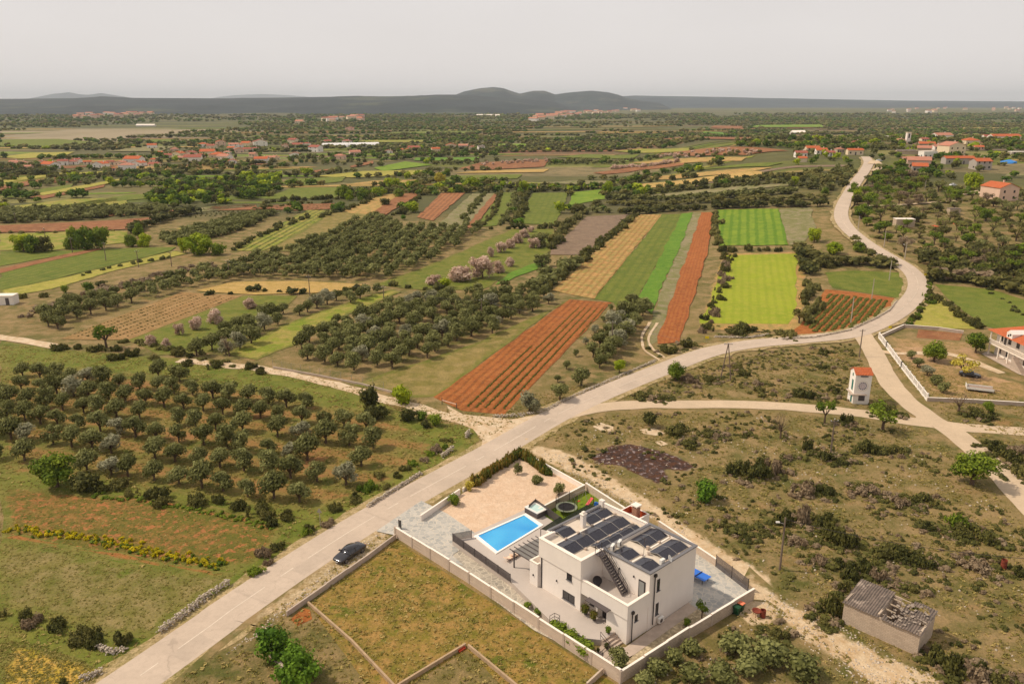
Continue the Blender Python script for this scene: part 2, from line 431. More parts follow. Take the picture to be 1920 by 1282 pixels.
FIELDS = [
 ('meadow', 'lush', [(0, 640), (120, 655), (330, 672), (470, 690), (560, 700), (700, 745), (800, 790), (880, 800), (900, 825), (700, 970), (560, 1060), (440, 1140), (310, 1210), (190, 1282), (0, 1400)], 1, 4, None),
 ('meadow', 'straw', [(0, 1200), (60, 1205), (150, 1235), (190, 1262), (160, 1300), (0, 1330)], 2, 2, None),
 ('meadow', 'meadow', [(0, 1012), (100, 1025), (220, 1055), (350, 1072), (452, 1075), (400, 1105), (310, 1165), (290, 1200), (200, 1195), (100, 1165), (0, 1135)], 2, 3, None),
 ('ploughed_field', 'sprout', [(0, 903), (130, 922), (300, 932), (480, 962), (538, 985), (520, 1005), (480, 1050), (445, 1070), (350, 1068), (220, 1055), (100, 1032), (0, 1010)], 3, 2.5, None),
 ('soil_strip', 'redstrip', [(0, 1006), (120, 1024), (250, 1050), (400, 1080), (440, 1072), (300, 1052), (150, 1026), (30, 1004)], 4, 1, None),
 ('orchard_ground', 'grove', [(0, 700), (150, 690), (350, 705), (540, 745), (700, 770), (790, 810), (830, 840), (800, 870), (640, 945), (600, 962), (480, 945), (130, 900), (0, 885)], 2, 4, 'grove'),
 ('meadow', 'dry', [(660, 722), (900, 640), (1060, 568), (1066, 560), (1045, 575), (822, 742), (780, 745)], 2, 3, None),
 ('field', 'redsoil', [(816, 745), (1068, 562), (1147, 568), (945, 778), (866, 770)], 3, 0, 'redrow'),
 ('field', 'tan', [(1035, 545), (1195, 403), (1241, 403), (1113, 561)], 2, 0, 'tan'),
 ('meadow', 'green', [(1113, 561), (1241, 403), (1282, 402), (1195, 562), (1175, 610), (1150, 568)], 2, 0, 'grn'),
 ('field', 'bright', [(1195, 562), (1278, 402), (1299, 400), (1225, 572), (1222, 590)], 3, 0, None),
 ('meadow', 'greygreen', [(1223, 585), (1298, 400), (1317, 400), (1262, 565), (1232, 640), (1215, 650)], 2, 0, None),
 ('ploughed_field', 'redsoil', [(1228, 645), (1250, 585), (1315, 400), (1337, 400), (1325, 480), (1273, 642)], 4, 0, 'red6'),
 ('meadow', 'tan', [(1305, 620), (1352, 476), (1508, 472), (1515, 560), (1500, 622)], 2, 2, None),
 ('field', 'lime', [(1313, 607), (1362, 480), (1494, 477), (1492, 590), (1478, 609)], 3, 0, 'lime'),
 ('field', 'wheat', [(1345, 395), (1460, 393), (1478, 460), (1350, 462)], 3, 0, 'wheat'),
 ('meadow', 'greygreen', [(1460, 393), (1520, 390), (1530, 430), (1500, 462), (1478, 460)], 2, 0, None),
 ('field', 'redsoil', [(1466, 630), (1500, 610), (1548, 543), (1600, 548), (1684, 562), (1676, 585), (1610, 620), (1540, 632)], 3, 0, None),
 ('meadow', 'green', [(1548, 512), (1600, 508), (1690, 512), (1702, 540), (1690, 560), (1560, 540)], 2, 0, None),
 ('meadow', 'green', [(1752, 533), (1860, 543), (1960, 575), (1960, 640), (1850, 612), (1790, 572)], 2, 0, None),
 ('meadow', 'yellowgreen', [(1742, 562), (1770, 562), (1830, 618), (1712, 614)], 3, 0, None),
 ('soil_strip', 'redfar', [(1722, 618), (1805, 626), (1800, 640), (1718, 634)], 3, 0, None),
 ('meadow', 'brown', [(1025, 478), (1100, 407), (1178, 403), (1095, 480)], 2, 0, None),
 ('meadow', 'green', [(966, 420), (1000, 363), (1068, 362), (1040, 422)], 2, 0, 'grn2'),
 ('field', 'wheat', [(1070, 362), (1130, 356), (1134, 374), (1070, 386)], 2, 0, None),
 ('ploughed_field', 'redfar', [(782, 408), (828, 363), (872, 363), (812, 415)], 2, 0, 'red16'),
 ('ploughed_field', 'redfar', [(690, 405), (750, 366), (792, 362), (722, 405)], 3, 0, None),
 ('field', 'tan', [(628, 406), (700, 367), (770, 363), (700, 402)], 2, 0, None),
 ('meadow', 'greygreen', [(812, 430), (885, 364), (932, 363), (875, 428)], 2, 0, None),
 ('ploughed_field', 'redfar', [(872, 428), (926, 365), (937, 365), (888, 429)], 3, 0, None),
 ('meadow', 'green', [(892, 427), (940, 362), (972, 362), (932, 424)], 2, 0, None),
 ('vineyard', 'stripgreen', [(432, 470), (575, 395), (628, 395), (562, 440), (490, 472)], 2, 0, 'vg'),
 ('meadow', 'dry', [(498, 472), (562, 438), (625, 398), (700, 405), (625, 448), (560, 472)], 3, 2, None),
 ('field', 'green', [(0, 545), (0, 512), (110, 480), (190, 468), (330, 464), (322, 471), (190, 503), (100, 525)], 3, 0, 'lt'),
 ('meadow', 'yellowgreen', [(0, 560), (0, 543), (100, 525), (190, 503), (325, 471), (352, 476), (200, 512), (100, 542)], 2, 2, None),
 ('soil_strip', 'redfar', [(0, 514), (0, 506), (100, 483), (185, 466), (192, 469), (100, 490)], 4, 0, None),
 ('meadow', 'green', [(0, 500), (0, 472), (140, 470), (190, 464), (100, 482)], 2, 0, None),
 ('meadow', 'stripgreen', [(0, 470), (0, 440), (120, 436), (240, 434), (240, 455), (100, 470)], 2, 0, None),
 ('field', 'redfar', [(0, 437), (0, 424), (200, 415), (300, 408), (307, 411), (240, 431), (100, 435)], 3, 0, None),
 ('meadow', 'oval', [(368, 546), (430, 530), (560, 527), (692, 535), (620, 549), (480, 553)], 3, 0, None),
 ('vineyard', 'vine', [(112, 636), (340, 549), (456, 555), (240, 638)], 3, 0, None),
 ('meadow', 'stripgreen', [(425, 664), (530, 610), (640, 570), (735, 543), (752, 548), (650, 592), (560, 645), (480, 676)], 3, 3, None),
 ('meadow', 'lush', [(700, 535), (800, 500), (960, 430), (1040, 430), (1030, 480), (900, 545), (800, 545)], 2, 3, None),
 ('field', 'bright', [(955, 512), (1025, 485), (1022, 500), (930, 535)], 3, 2, None),
 ('meadow', 'lush', [(240, 638), (456, 555), (560, 555), (430, 660), (300, 665)], 2, 3, None),
 ('meadow', 'stripgreen', [(330, 430), (480, 398), (480, 402), (360, 436)], 2, 0, None),
 ('meadow', 'stripgreen', [(0, 395), (0, 390), (130, 375), (220, 372), (220, 378), (100, 392)], 2, 0, None),
 ('meadow', 'stripgreen', [(90, 398), (170, 382), (240, 376), (236, 386), (120, 400)], 2, 0, None),
 ('meadow', 'green', [(495, 374), (545, 354), (640, 352), (632, 372), (560, 374)], 2, 0, None),
 ('ploughed_field', 'redfar', [(480, 392), (500, 386), (632, 382), (632, 392), (560, 396)], 2, 0, None),
 ('ploughed_field', 'redfar', [(400, 388), (480, 384), (480, 394), (380, 396)], 2, 0, None),
 ('field', 'wheat', [(700, 316), (760, 304), (812, 310), (720, 322)], 2, 0, None),
 ('field', 'bright', [(775, 302), (780, 297), (900, 296), (895, 303)], 2, 0, None),
 ('ploughed_field', 'redfar', [(655, 313), (700, 302), (700, 308), (660, 315)], 2, 0, None),
 ('ploughed_field', 'redfar', [(540, 325), (620, 318), (650, 312), (600, 324)], 2, 0, None),
 ('ploughed_field', 'redfar', [(860, 318), (900, 306), (1030, 300), (1020, 314), (900, 320)], 2, 0, None),
 ('ploughed_field', 'redfar', [(1112, 325), (1180, 315), (1280, 305), (1285, 310), (1200, 320), (1130, 328)], 2, 0, None),
 ('ploughed_field', 'redfar', [(1230, 290), (1340, 278), (1480, 284), (1400, 292), (1300, 294)], 2, 0, None),
 ('ploughed_field', 'redfar', [(1330, 241), (1340, 237), (1392, 238), (1394, 244)], 2, 0, None),
 ('field', 'oval', [(1170, 352), (1210, 345), (1420, 322), (1450, 328), (1300, 345), (1190, 354)], 2, 0, None),
 ('field', 'tan', [(1215, 332), (1340, 322), (1450, 315), (1400, 325), (1240, 338)], 2, 0, None),
 ('meadow', 'greygreen', [(1190, 368), (1300, 358), (1480, 345), (1500, 348), (1340, 364), (1220, 372)], 2, 0, None),
 ('field', 'wheat', [(1405, 240), (1420, 236), (1540, 235), (1545, 240)], 2, 0, None),
 ('field', 'bright', [(1310, 252), (1320, 248), (1360, 250), (1358, 256)], 2, 0, None),
 ('field', 'wheat', [(930, 275), (935, 271), (985, 271), (990, 276)], 2, 0, None),
 ('meadow', 'green', [(0, 275), (0, 263), (110, 262), (180, 268), (100, 278)], 2, 0, None),
 ('meadow', 'green', [(270, 268), (280, 263), (320, 262), (330, 268)], 2, 0, None),
 ('meadow', 'stripgreen', [(0, 352), (0, 345), (100, 330), (160, 327), (100, 340)], 2, 0, None),
 ('ploughed_field', 'redfar', [(0, 350), (60, 340), (150, 330), (155, 333), (60, 348), (0, 358)], 3, 0, None),
 ('ploughed_field', 'redfar', [(50, 372), (130, 355), (200, 342), (195, 352), (80, 374)], 2, 0, None),
 ('meadow', 'yellowgreen', [(0, 338), (100, 327), (200, 322), (190, 328), (90, 338), (0, 345)], 2, 0, None), ('meadow', 'green', [(0, 372), (60, 358), (140, 346), (130, 354), (50, 370)], 2, 0, None), ('meadow', 'yellowgreen', [(60, 366), (150, 350), (230, 336), (228, 341), (150, 356), (80, 368)], 3, 0, None),
 ('meadow', 'green', [(110, 388), (240, 366), (330, 362), (320, 370), (200, 380), (130, 392)], 2, 0, None), ('soil_strip', 'redfar', [(0, 414), (0, 410), (200, 402), (330, 394), (330, 398), (180, 408)], 2, 0, None), ('meadow', 'greygreen', [(300, 400), (400, 388), (480, 384), (478, 388), (380, 398)], 2, 0, None),
 ('meadow', 'green', [(520, 345), (560, 336), (650, 332), (640, 342), (560, 350)], 2, 0, None), ('meadow', 'yellowgreen', [(590, 332), (680, 322), (800, 320), (790, 328), (660, 334)], 2, 0, None), ('field', 'tan', [(640, 348), (700, 340), (780, 338), (770, 344)], 2, 0, None),
 ('meadow', 'green', [(800, 336), (870, 330), (980, 328), (970, 336), (850, 342)], 2, 0, None), ('field', 'oval', [(850, 326), (900, 321), (1030, 318), (1020, 324)], 2, 0, None), ('meadow', 'greygreen', [(1000, 345), (1080, 340), (1150, 340), (1130, 347)], 2, 0, None), ('meadow', 'green', [(1040, 296), (1100, 290), (1200, 290), (1190, 297)], 2, 0, None),
 ('meadow', 'stripgreen', [(1150, 284), (1200, 280), (1300, 278), (1290, 284)], 2, 0, None), ('field', 'tan', [(1180, 306), (1240, 300), (1400, 296), (1390, 303), (1260, 308)], 2, 0, None), ('meadow', 'green', [(1290, 322), (1400, 308), (1470, 306), (1440, 313)], 2, 0, None), ('meadow', 'stripgreen', [(640, 290 - 22), (700, 264), (800, 264), (790, 268)], 2, 0, None),
 ('meadow', 'greygreen', [(200, 285), (270, 276), (330, 275), (300, 285)], 2, 0, None), ('meadow', 'yellowgreen', [(0, 296), (60, 288), (140, 286), (120, 294), (40, 299)], 2, 0, None), ('meadow', 'green', [(700, 252), (800, 247), (900, 247), (880, 252)], 2, 0, None), ('field', 'redfar', [(1240, 262), (1300, 258), (1420, 259), (1400, 264)], 2, 0, None), ('meadow', 'greygreen', [(1460, 262), (1520, 258), (1640, 254), (1620, 260)], 2, 0, None),
]
TANA = fa((1080, 552), (1215, 405)); REDA = fa((905, 770), (1105, 570)); W8 = fa((1400, 460), (1400, 395))
STR = {'redrow': (REDA, 1.75, G(120, 74, 36), .7), 'tan': (TANA, 2.3, G(150, 112, 62), .75), 'red6': (fa((1250, 640), (1325, 402)), 1.1, G(150, 78, 44), .6), 'wheat': (W8, 3.6, G(86, 124, 22), .9),
       'red16': (fa((797, 412), (850, 363)), 2.6, G(190, 128, 84), .7), 'vg': (fa((460, 470), (600, 396)), 3.2, G(92, 100, 46), .9),
       'grove': (fa((195, 890), (430, 925)), 6.8, G(168, 118, 74), .7), 'lime': (W8, 2.4, G(132, 150, 28), .45), 'grn': (TANA, 3.1, G(88, 104, 34), .5), 'grn2': (fa((1000, 420), (1030, 365)), 3.4, G(92, 108, 36), .45), 'lt': (fa((30, 530), (190, 485)), 3.0, G(84, 104, 30), .5)}
for nm, kd, poly, lay, soft, st in FIELDS:
    hardrough = 0.6 if soft else (0.35 if min(p[1] for p in poly) > 540 else .6)
    sheet(nm, pp(poly), fmat(kd, STR[st] if st else None), lay, rough=hardrough, soft=soft or None)

# ------------------------------------------------ roads
main_px = [(-40, 1460), (160, 1335), (240, 1282), (397, 1171), (437, 1141), (590, 1038), (725, 955), (922, 847), (1040, 780), (1130, 738), (1245, 692), (1330, 661), (1410, 646), (1500, 638), (1590, 628), (1645, 609), (1690, 582), (1718, 550), (1718, 525), (1698, 503), (1660, 481), (1622, 458), (1590, 432), (1577, 410), (1580, 388), (1592, 366), (1604, 346), (1620, 325), (1628, 309), (1622, 298)]
main = smooth_line(pp(main_px), 8)
M['verge'] = field_mat('verge', G(188, 160, 122), G(150, 130, 80), G(206, 184, 150), .12, .8, edge=grassy)
ribbon('road_verge', main, 8.6, field_mat('road_verge', G(172, 148, 104), G(130, 122, 60), G(196, 172, 132), .15, .8), 5, wob=1.2)
ribbon('main_road', main, 5.9, M['asphalt'], 7)
# centre line: long dashes with short gaps and short dashes
acc = 0; seg = []; cum = [0]
for i in range(1, len(main)): cum.append(cum[-1] + math.hypot(main[i][0] - main[i - 1][0], main[i][1] - main[i - 1][1]))
def at_len(s):
    i = max(1, min(len(cum) - 1, int(np.searchsorted(cum, s)))); t = (s - cum[i - 1]) / (cum[i] - cum[i - 1])
    return tuple(main[i - 1][k] + (main[i][k] - main[i - 1][k]) * t for k in (0, 1))
s0 = 0; MBm = MB(); pat = [(13, 2.6), (2.2, 2.6)]; k = 0
while s0 < cum[-1] * .62:
    L, g = pat[k % 2]; k += 1
    q = s0
    while q < s0 + L:
        a, b = at_len(q), at_len(min(q + 1.5, s0 + L)); d = math.hypot(b[0] - a[0], b[1] - a[1]) or 1
        nx_, ny_ = -(b[1] - a[1]) / d * .06, (b[0] - a[0]) / d * .06
        z = lambda p: hgt(*p) + 8.2 * (.004 + .0005 * max(0, p[1] - 130))
        MBm.add([(a[0] + nx_, a[1] + ny_, z(a)), (a[0] - nx_, a[1] - ny_, z(a)), (b[0] - nx_, b[1] - ny_, z(b)), (b[0] + nx_, b[1] + ny_, z(b))], [(0, 1, 2, 3)])
        q += 1.5
    s0 += L + g
tag(MBm.build('road_marking', M['paint']), kind='structure')
ribbon('side_road', smooth_line(pp([(1060, 778), (1120, 765), (1180, 760), (1260, 758), (1400, 759), (1500, 764), (1600, 773), (1680, 785), (1750, 795)]), 6), 4.2, M['sideroad'], 6, wob=.5)
ribbon('side_road', smooth_line(pp([(1615, 625), (1640, 665), (1658, 700), (1685, 738), (1730, 775), (1790, 812), (1850, 862), (1930, 945), (2000, 1020)]), 6), 4.6, M['sideroad'], 6, wob=.3)
ribbon('side_road', smooth_line(pp([(1715, 785), (1780, 798), (1860, 805), (1960, 812)]), 6), 4.0, M['sideroad'], 6.4, wob=.3)
sheet('dirt_junction', pp([(840, 760), (868, 778), (960, 786), (1020, 776), (1060, 770), (1010, 812), (930, 852), (902, 850), (908, 826), (885, 805), (850, 790)]), M['dirt_plain'], 6, rough=.3)
def px_ribbon(name, pxl, w, mat, lay, wob=.5): return ribbon(name, smooth_line(pp(pxl), 6), w, mat, lay, wob=wob)
M['patch'] = asphalt('patched_asphalt', G(198, 179, 160), False)
for px_, py_, l_, w_ in ((560, 1052, 5, 2.2), (775, 935, 7, 2.0), (330, 1205, 4, 2.4), (1010, 805, 9, 4.6), (1180, 722, 6, 2.2), (690, 965, .35, 5.2), (470, 1128, .3, 5.2)):
    p = P(px_, py_); i_ = min(range(1, len(main) - 1), key=lambda k: math.hypot(main[k][0] - p.x, main[k][1] - p.y)); d_ = Vector((main[i_ + 1][0] - main[i_ - 1][0], main[i_ + 1][1] - main[i_ - 1][1])).normalized(); c_ = Vector(main[i_]) + Vector((-d_.y, d_.x)) * (0 if w_ > 4 else 1.3 if px_ % 2 else -1.3); n_ = Vector((-d_.y, d_.x))
    sheet('road_patch', [tuple(c_ + d_ * a * l_ / 2 + n_ * b * w_ / 2) for a, b in ((-1, -1), (1, -1), (1, 1), (-1, 1))], M['patch'], 7.6, rough=.12)
px_ribbon('dirt_track', [(-60, 622), (0, 633), (60, 642), (112, 652)], 3.2, M['dirt_plain'], 4)
px_ribbon('dirt_track', [(335, 676), (420, 684), (500, 694), (560, 706), (640, 725), (735, 752), (800, 768), (870, 790)], 3.0, M['dirt_plain'], 4, 1.0)
px_ribbon('dirt_track', [(1218, 605), (1204, 632), (1208, 656), (1238, 676)], .7, M['dirt_plain'], 4.5, .4)
px_ribbon('dirt_track', [(1232, 606), (1217, 632), (1221, 652), (1250, 674)], .7, M['dirt_plain'], 4.5, .4)
px_ribbon('dirt_track', [(1640, 657), (1680, 663), (1750, 662), (1800, 670), (1880, 700)], 2.2, M['dirt_plain'], 4, .8)
px_ribbon('dirt_track', [(1625, 388), (1680, 386), (1740, 382), (1790, 378)], 2.0, M['dirt_plain'], 4, .3)
px_ribbon('dirt_track', [(1632, 312), (1640, 306), (1650, 318), (1636, 325)], 4, M['dirt_plain'], 8, .3)
px_ribbon('dirt_track', [(1790, 366), (1830, 362), (1870, 358)], 7, M['dirt_plain'], 4, 1)
sheet('gravel_verge', GRAVP := pp([(1000, 832), (1070, 846), (1145, 888), (1220, 936), (1295, 985), (1365, 1030), (1445, 1076), (1460, 1112), (1410, 1122), (1338, 1058), (1230, 985), (1180, 950), (1095, 900), (1035, 876), (985, 846)]), M['dirt'], 3, soft=1.8, step=1.6)
sheet('dirt_track', pp([(1405, 1062), (1470, 1120), (1560, 1165), (1640, 1215), (1760, 1265), (1900, 1330), (1700, 1330), (1600, 1262), (1500, 1200), (1440, 1150), (1380, 1110)]), M['dirt'], 3.5, soft=2.0, step=1.6)
sheet('gravel_verge', pp([(560, 1090), (640, 1020), (700, 985), (745, 985), (742, 1008), (640, 1085), (545, 1150), (470, 1170), (380, 1245), (330, 1300), (300, 1300), (450, 1165)]), M['verge'], 5.5, soft=1.6, step=1.5)
burn = field_mat('burnt_ground', G(52, 40, 38), G(78, 64, 62), G(96, 62, 42), .25, .9, patch=(1.1, .56, G(150, 134, 134)), edge=grassy)
sheet('burnt_ground', pp([(1098, 858), (1150, 836), (1180, 828), (1250, 842), (1290, 862), (1312, 876), (1290, 884), (1258, 884), (1262, 900), (1236, 910), (1200, 896), (1160, 876), (1120, 872)]), burn, 4, soft=1.4, step=1.0, rough=.8)
sheet('gravel_pad', pp([(1375, 1150), (1400, 1122), (1440, 1125), (1475, 1150), (1450, 1175), (1400, 1172)]), M['dirt'], 4.5, soft=1.2, step=.8)
sheet('soil_patch', pp([(1112, 800), (1125, 792), (1148, 800), (1150, 808), (1130, 808)]), M['dirt_plain'], 5, rough=.2)
sheet('soil_patch', pp([(1200, 806), (1225, 803), (1246, 812), (1230, 816), (1205, 812)]), M['dirt_plain'], 5, rough=.2)
sheet('soil_patch', pp([(1226, 828), (1240, 826), (1252, 832), (1240, 836)]), M['dirt_plain'], 5, rough=.2)
sheet('soil_patch', pp([(548, 1162), (566, 1140), (580, 1143), (585, 1160), (560, 1172)]), M['f_redsoil'], 6, rough=.3)
sheet('yard_ground', pp([(1650, 630), (1830, 640), (1860, 700), (1930, 720), (1960, 752), (1740, 750), (1700, 700)]), field_mat('yard', G(150, 128, 78), G(134, 118, 64), G(186, 150, 108), .08, .4, patch=(.07, .55, G(190, 154, 116)), edge=grassy), 2, soft=4, step=4)
# ================================================================ VILLA
def stained(name, c):
    m = NT(name); f = m.noise(.6, 4); v = m.vscale((2.2, 2.2, .25)); st = m.rng(m.noise(1, 5, .7, v), .52, .75, 0, .16)
    k = m.mix(m.rng(f, .35, .65), c, tuple(x * .95 for x in c[:3]) + (1,)); return m.out(m.mix(st, k, tuple(x * .72 for x in c[:3]) + (1,)), .85)
M['white'] = stained('white_render', C(236, 226, 216, .98))
M['coping'] = flat('pale_coping', C(238, 226, 212), .7, var=.03)
M['grey_cop'] = flat('grey_coping', C(112, 110, 112), .5, var=.05)
M['roofmem'] = flat('roof_membrane', C(206, 192, 174), .8, var=.08, sc=.8)
M['black'] = flat('black_metal', C(44, 38, 38), .45, .4, var=.1)
M['dgrey'] = flat('dark_grey_metal', C(84, 76, 76), .5, .4, var=.08)
M['steel'] = flat('galvanised_steel', C(170, 164, 156), .4, .5, .3, var=.08)
M['plastic'] = flat('white_plastic', C(226, 222, 214), .4, .4, var=.03)
M['concrete'] = flat('concrete', C(182, 164, 148), .9, var=.12, sc=1.2)
M['block'] = None
def block_mat(name, c1, c2, mort, bw=.5, bh=.2, ang=0):
    m = NT(name); br = m.n('ShaderNodeTexBrick'); br.inputs['Scale'].default_value = 1; br.inputs['Brick Width'].default_value = bw; br.inputs['Row Height'].default_value = bh
    br.inputs['Mortar Size'].default_value = .018; br.inputs['Color1'].default_value = c1; br.inputs['Color2'].default_value = c2; br.inputs['Mortar'].default_value = mort
    # brick pattern laid along the wall's own plane
    tc = m.n('ShaderNodeTexCoord'); sep = m.n('ShaderNodeSeparateXYZ'); m.l(tc.outputs['Object'], sep.inputs[0])
    cb = m.n('ShaderNodeCombineXYZ'); m.l(m.math('ADD', sep.outputs['X'], sep.outputs['Y']), cb.inputs[0]); m.l(sep.outputs['Z'], cb.inputs[1]); m.l(cb.outputs[0], br.inputs['Vector'])
    c = m.mix(.5, br.outputs['Color'], m.mix(1.0, br.outputs['Color'], m.mix(m.noise(1.1, 4), (.6, .6, .6, 1), (1.3, 1.3, 1.3, 1)), 'MULTIPLY'))
    m.bump(br.outputs['Fac'], .01); return m.out(c, .95)
M['block'] = block_mat('concrete_block', C(200, 180, 158), C(186, 166, 146), C(168, 150, 132))
M['footing'] = flat('footing_concrete', C(172, 146, 116), .9, var=.15)
M['fencewall'] = block_mat('pale_block_wall', C(206, 186, 166), C(198, 178, 160), C(190, 170, 152), .5, .22)
def glass(name, c):
    m = NT(name); m.b.inputs['Metallic'].default_value = 0; m.b.inputs['Specular IOR Level'].default_value = .8
    return m.out(m.mix(m.noise(.9, 2), c, tuple(x * 1.5 for x in c[:3]) + (1,)), .08)
M['glass'] = glass('window_glass', C(40, 40, 44)); M['winframe'] = M['black']
def solar():
    m = NT('solar_panel'); br = m.n('ShaderNodeTexBrick'); br.offset = 0; br.inputs['Scale'].default_value = 1; br.inputs['Brick Width'].default_value = .18; br.inputs['Row Height'].default_value = .18
    br.inputs['Mortar Size'].default_value = .006; br.inputs['Color1'].default_value = C(30, 30, 40); br.inputs['Color2'].default_value = C(34, 32, 42); br.inputs['Mortar'].default_value = C(74, 72, 82)
    tc = m.n('ShaderNodeTexCoord'); m.l(tc.outputs['Object'], br.inputs['Vector']); m.b.inputs['Specular IOR Level'].default_value = .6
    return m.out(br.outputs['Color'], .22)
M['solar'] = solar()
def crazy(name, c1, c2, joint, sc=1.5):
    m = NT(name); vo = m.n('ShaderNodeTexVoronoi'); vo.inputs['Scale'].default_value = sc; m.l(m.pos(), vo.inputs['Vector'])
    ve = m.n('ShaderNodeTexVoronoi', feature='DISTANCE_TO_EDGE'); ve.inputs['Scale'].default_value = sc; m.l(m.pos(), ve.inputs['Vector'])
    sp = m.n('ShaderNodeSeparateColor'); m.l(vo.outputs['Color'], sp.inputs[0])
    c = m.mix(sp.outputs[0], c1, c2); c = m.mix(m.rng(ve.outputs['Distance'], .02, .07, 1, 0), c, joint)
    c = m.mix(m.rng(m.noise(.3, 3), .4, .7, 0, .25), c, joint)
    m.bump(ve.outputs['Distance'], .02); return m.out(c, .8)
M['crazy'] = crazy('crazy_paving', C(196, 190, 180, .9), C(160, 160, 156, .9), C(206, 196, 180, .9))
M['crazy2'] = crazy('irregular_paving', C(188, 176, 158, .9), C(150, 142, 130, .9), C(206, 194, 174, .9))
M['patio'] = flat('patio_tiles', C(190, 178, 168, .95), .7, var=.05, sc=.5)
M['gravelyard'] = field_mat('fine_gravel', C(222, 190, 160, .88), C(210, 178, 148, .88), C(226, 198, 170, .88), .1, .8, fine=.12)
M['turf'] = field_mat('artificial_turf', C(104, 124, 30), C(96, 116, 26), C(112, 128, 36), .3, 1.5, fine=.2, bump=.02)
M['pebble'] = field_mat('pebble_bed', C(176, 158, 128), C(150, 134, 108), C(196, 180, 150), .6, 2.2, fine=.5)

VZ = R(42.3); V0 = P(1171, 1211)
def VL(b, a): return (V0.x + b * math.cos(VZ) - a * math.sin(VZ), V0.y + b * math.sin(VZ) + a * math.cos(VZ))
villa = thing('villa', 'large white two-storey flat-roofed villa with rooftop solar panels beside the pool', 'house', (V0.x, V0.y, 0), VZ)
def wallbox(mb, x0, x1, y0, y1, z0, z1, t=.25, mi=0):   # four walls round a rectangle
    mb.box(x0, x1, y0, y0 + t, z0, z1, mi); mb.box(x0, x1, y1 - t, y1, z0, z1, mi)
    mb.box(x0, x0 + t, y0 + t, y1 - t, z0, z1, mi); mb.box(x1 - t, x1, y0 + t, y1 - t, z0, z1, mi)
w = MB()
# tall block
wallbox(w, 3.9, 12.5, 0.0, 6.9, 0, 7.3)
w.box(4.15, 12.25, .25, 6.65, 6.7, 6.98, 1)
# terrace block: flush part, recessed part with overhang above
w.box(.32, .57, .05, 3.0, 0, 3.2); w.box(.57, 3.9, .05, .3, 0, 3.6); w.box(.57, 1.3, 2.75, 3.0, 0, 3.2)
w.box(1.3, 1.5, 2.75, 6.8, 0, 3.2)
w.box(.2, 3.9, -.04, 6.8, 3.2, 3.6); w.box(.2, .45, -.04, 6.8, 3.6, 4.95); w.box(.45, 3.9, -.04, .21, 3.6, 4.95)
w.box(.45, 3.9, .21, 6.8, 3.6, 3.78, 2)
# main block
y1 = 13.5; y2 = 14.6
w.box(.15, .4, 6.8, y1, 0, 5.0); w.box(.02, .4, 6.74, y1 + .06, 5.0, 7.4)
w.box(.4, 3.9, 6.8, 7.05, 0, 7.4); w.box(3.9, 12.2, 6.95, 7.15, 6.6, 7.2)
w.box(.4, 2.5, y1 - .25, y1, 0, 7.4); w.box(2.25, 2.5, y1, y2, 0, 7.05); w.box(2.5, 12.3, y2 - .25, y2, 0, 7.05)
w.box(12.05, 12.3, 6.95, y2 - .25, 0, 7.45); w.box(11.9, 12.45, y2 - .55, y2 + .1, 0, 7.75)
w.box(.4, 12.05, 7.15, y1 - .25, 6.6, 6.85, 1); w.box(2.5, 12.05, y1 - .25, y2 - .25, 6.6, 6.85, 1)
# low wing with open balcony on top
w.box(-.2, 2.25, y1, y1 + 1.35, 0, 3.0)
wallbox(w, -.2, 2.25, y1 + .002, y1 + 1.35, 3.0, 3.9, .18)
w.build('wall', [M['white'], M['roofmem'], M['patio']], villa)
c = MB()
c.box(3.78, 12.62, -.12, .28, 7.3, 7.42, 1); c.box(3.78, 12.62, 6.62, 7.02, 7.3, 7.42, 1); c.box(3.78, 4.18, .28, 6.62, 7.3, 7.42, 1); c.box(12.22, 12.62, .28, 6.62, 7.3, 7.42, 1)
c.box(.15, .5, -.09, 6.74, 4.95, 5.03); c.box(.5, 3.9, -.09, .26, 4.95, 5.03)
c.box(-.03, .45, 6.7, y1 + .1, 7.4, 7.47); c.box(.45, 3.78, 6.7, 7.1, 7.4, 7.47); c.box(.45, 2.2, y1 - .3, y1 + .1, 7.4, 7.47)
c.box(2.5, 11.9, y2 - .3, y2 + .05, 7.05, 7.12, 1); c.box(12.0, 12.35, 7.1, y2 - .6, 7.45, 7.52)
c.box(-.25, 2.3, y1 - .02, y1 + .2, 3.9, 3.96); c.box(-.25, 0, y1 + .2, y1 + 1.4, 3.9, 3.96); c.box(0, 2.3, y1 + 1.18, y1 + 1.4, 3.9, 3.96)
c.build('coping', [M['coping'], M['grey_cop']], villa)
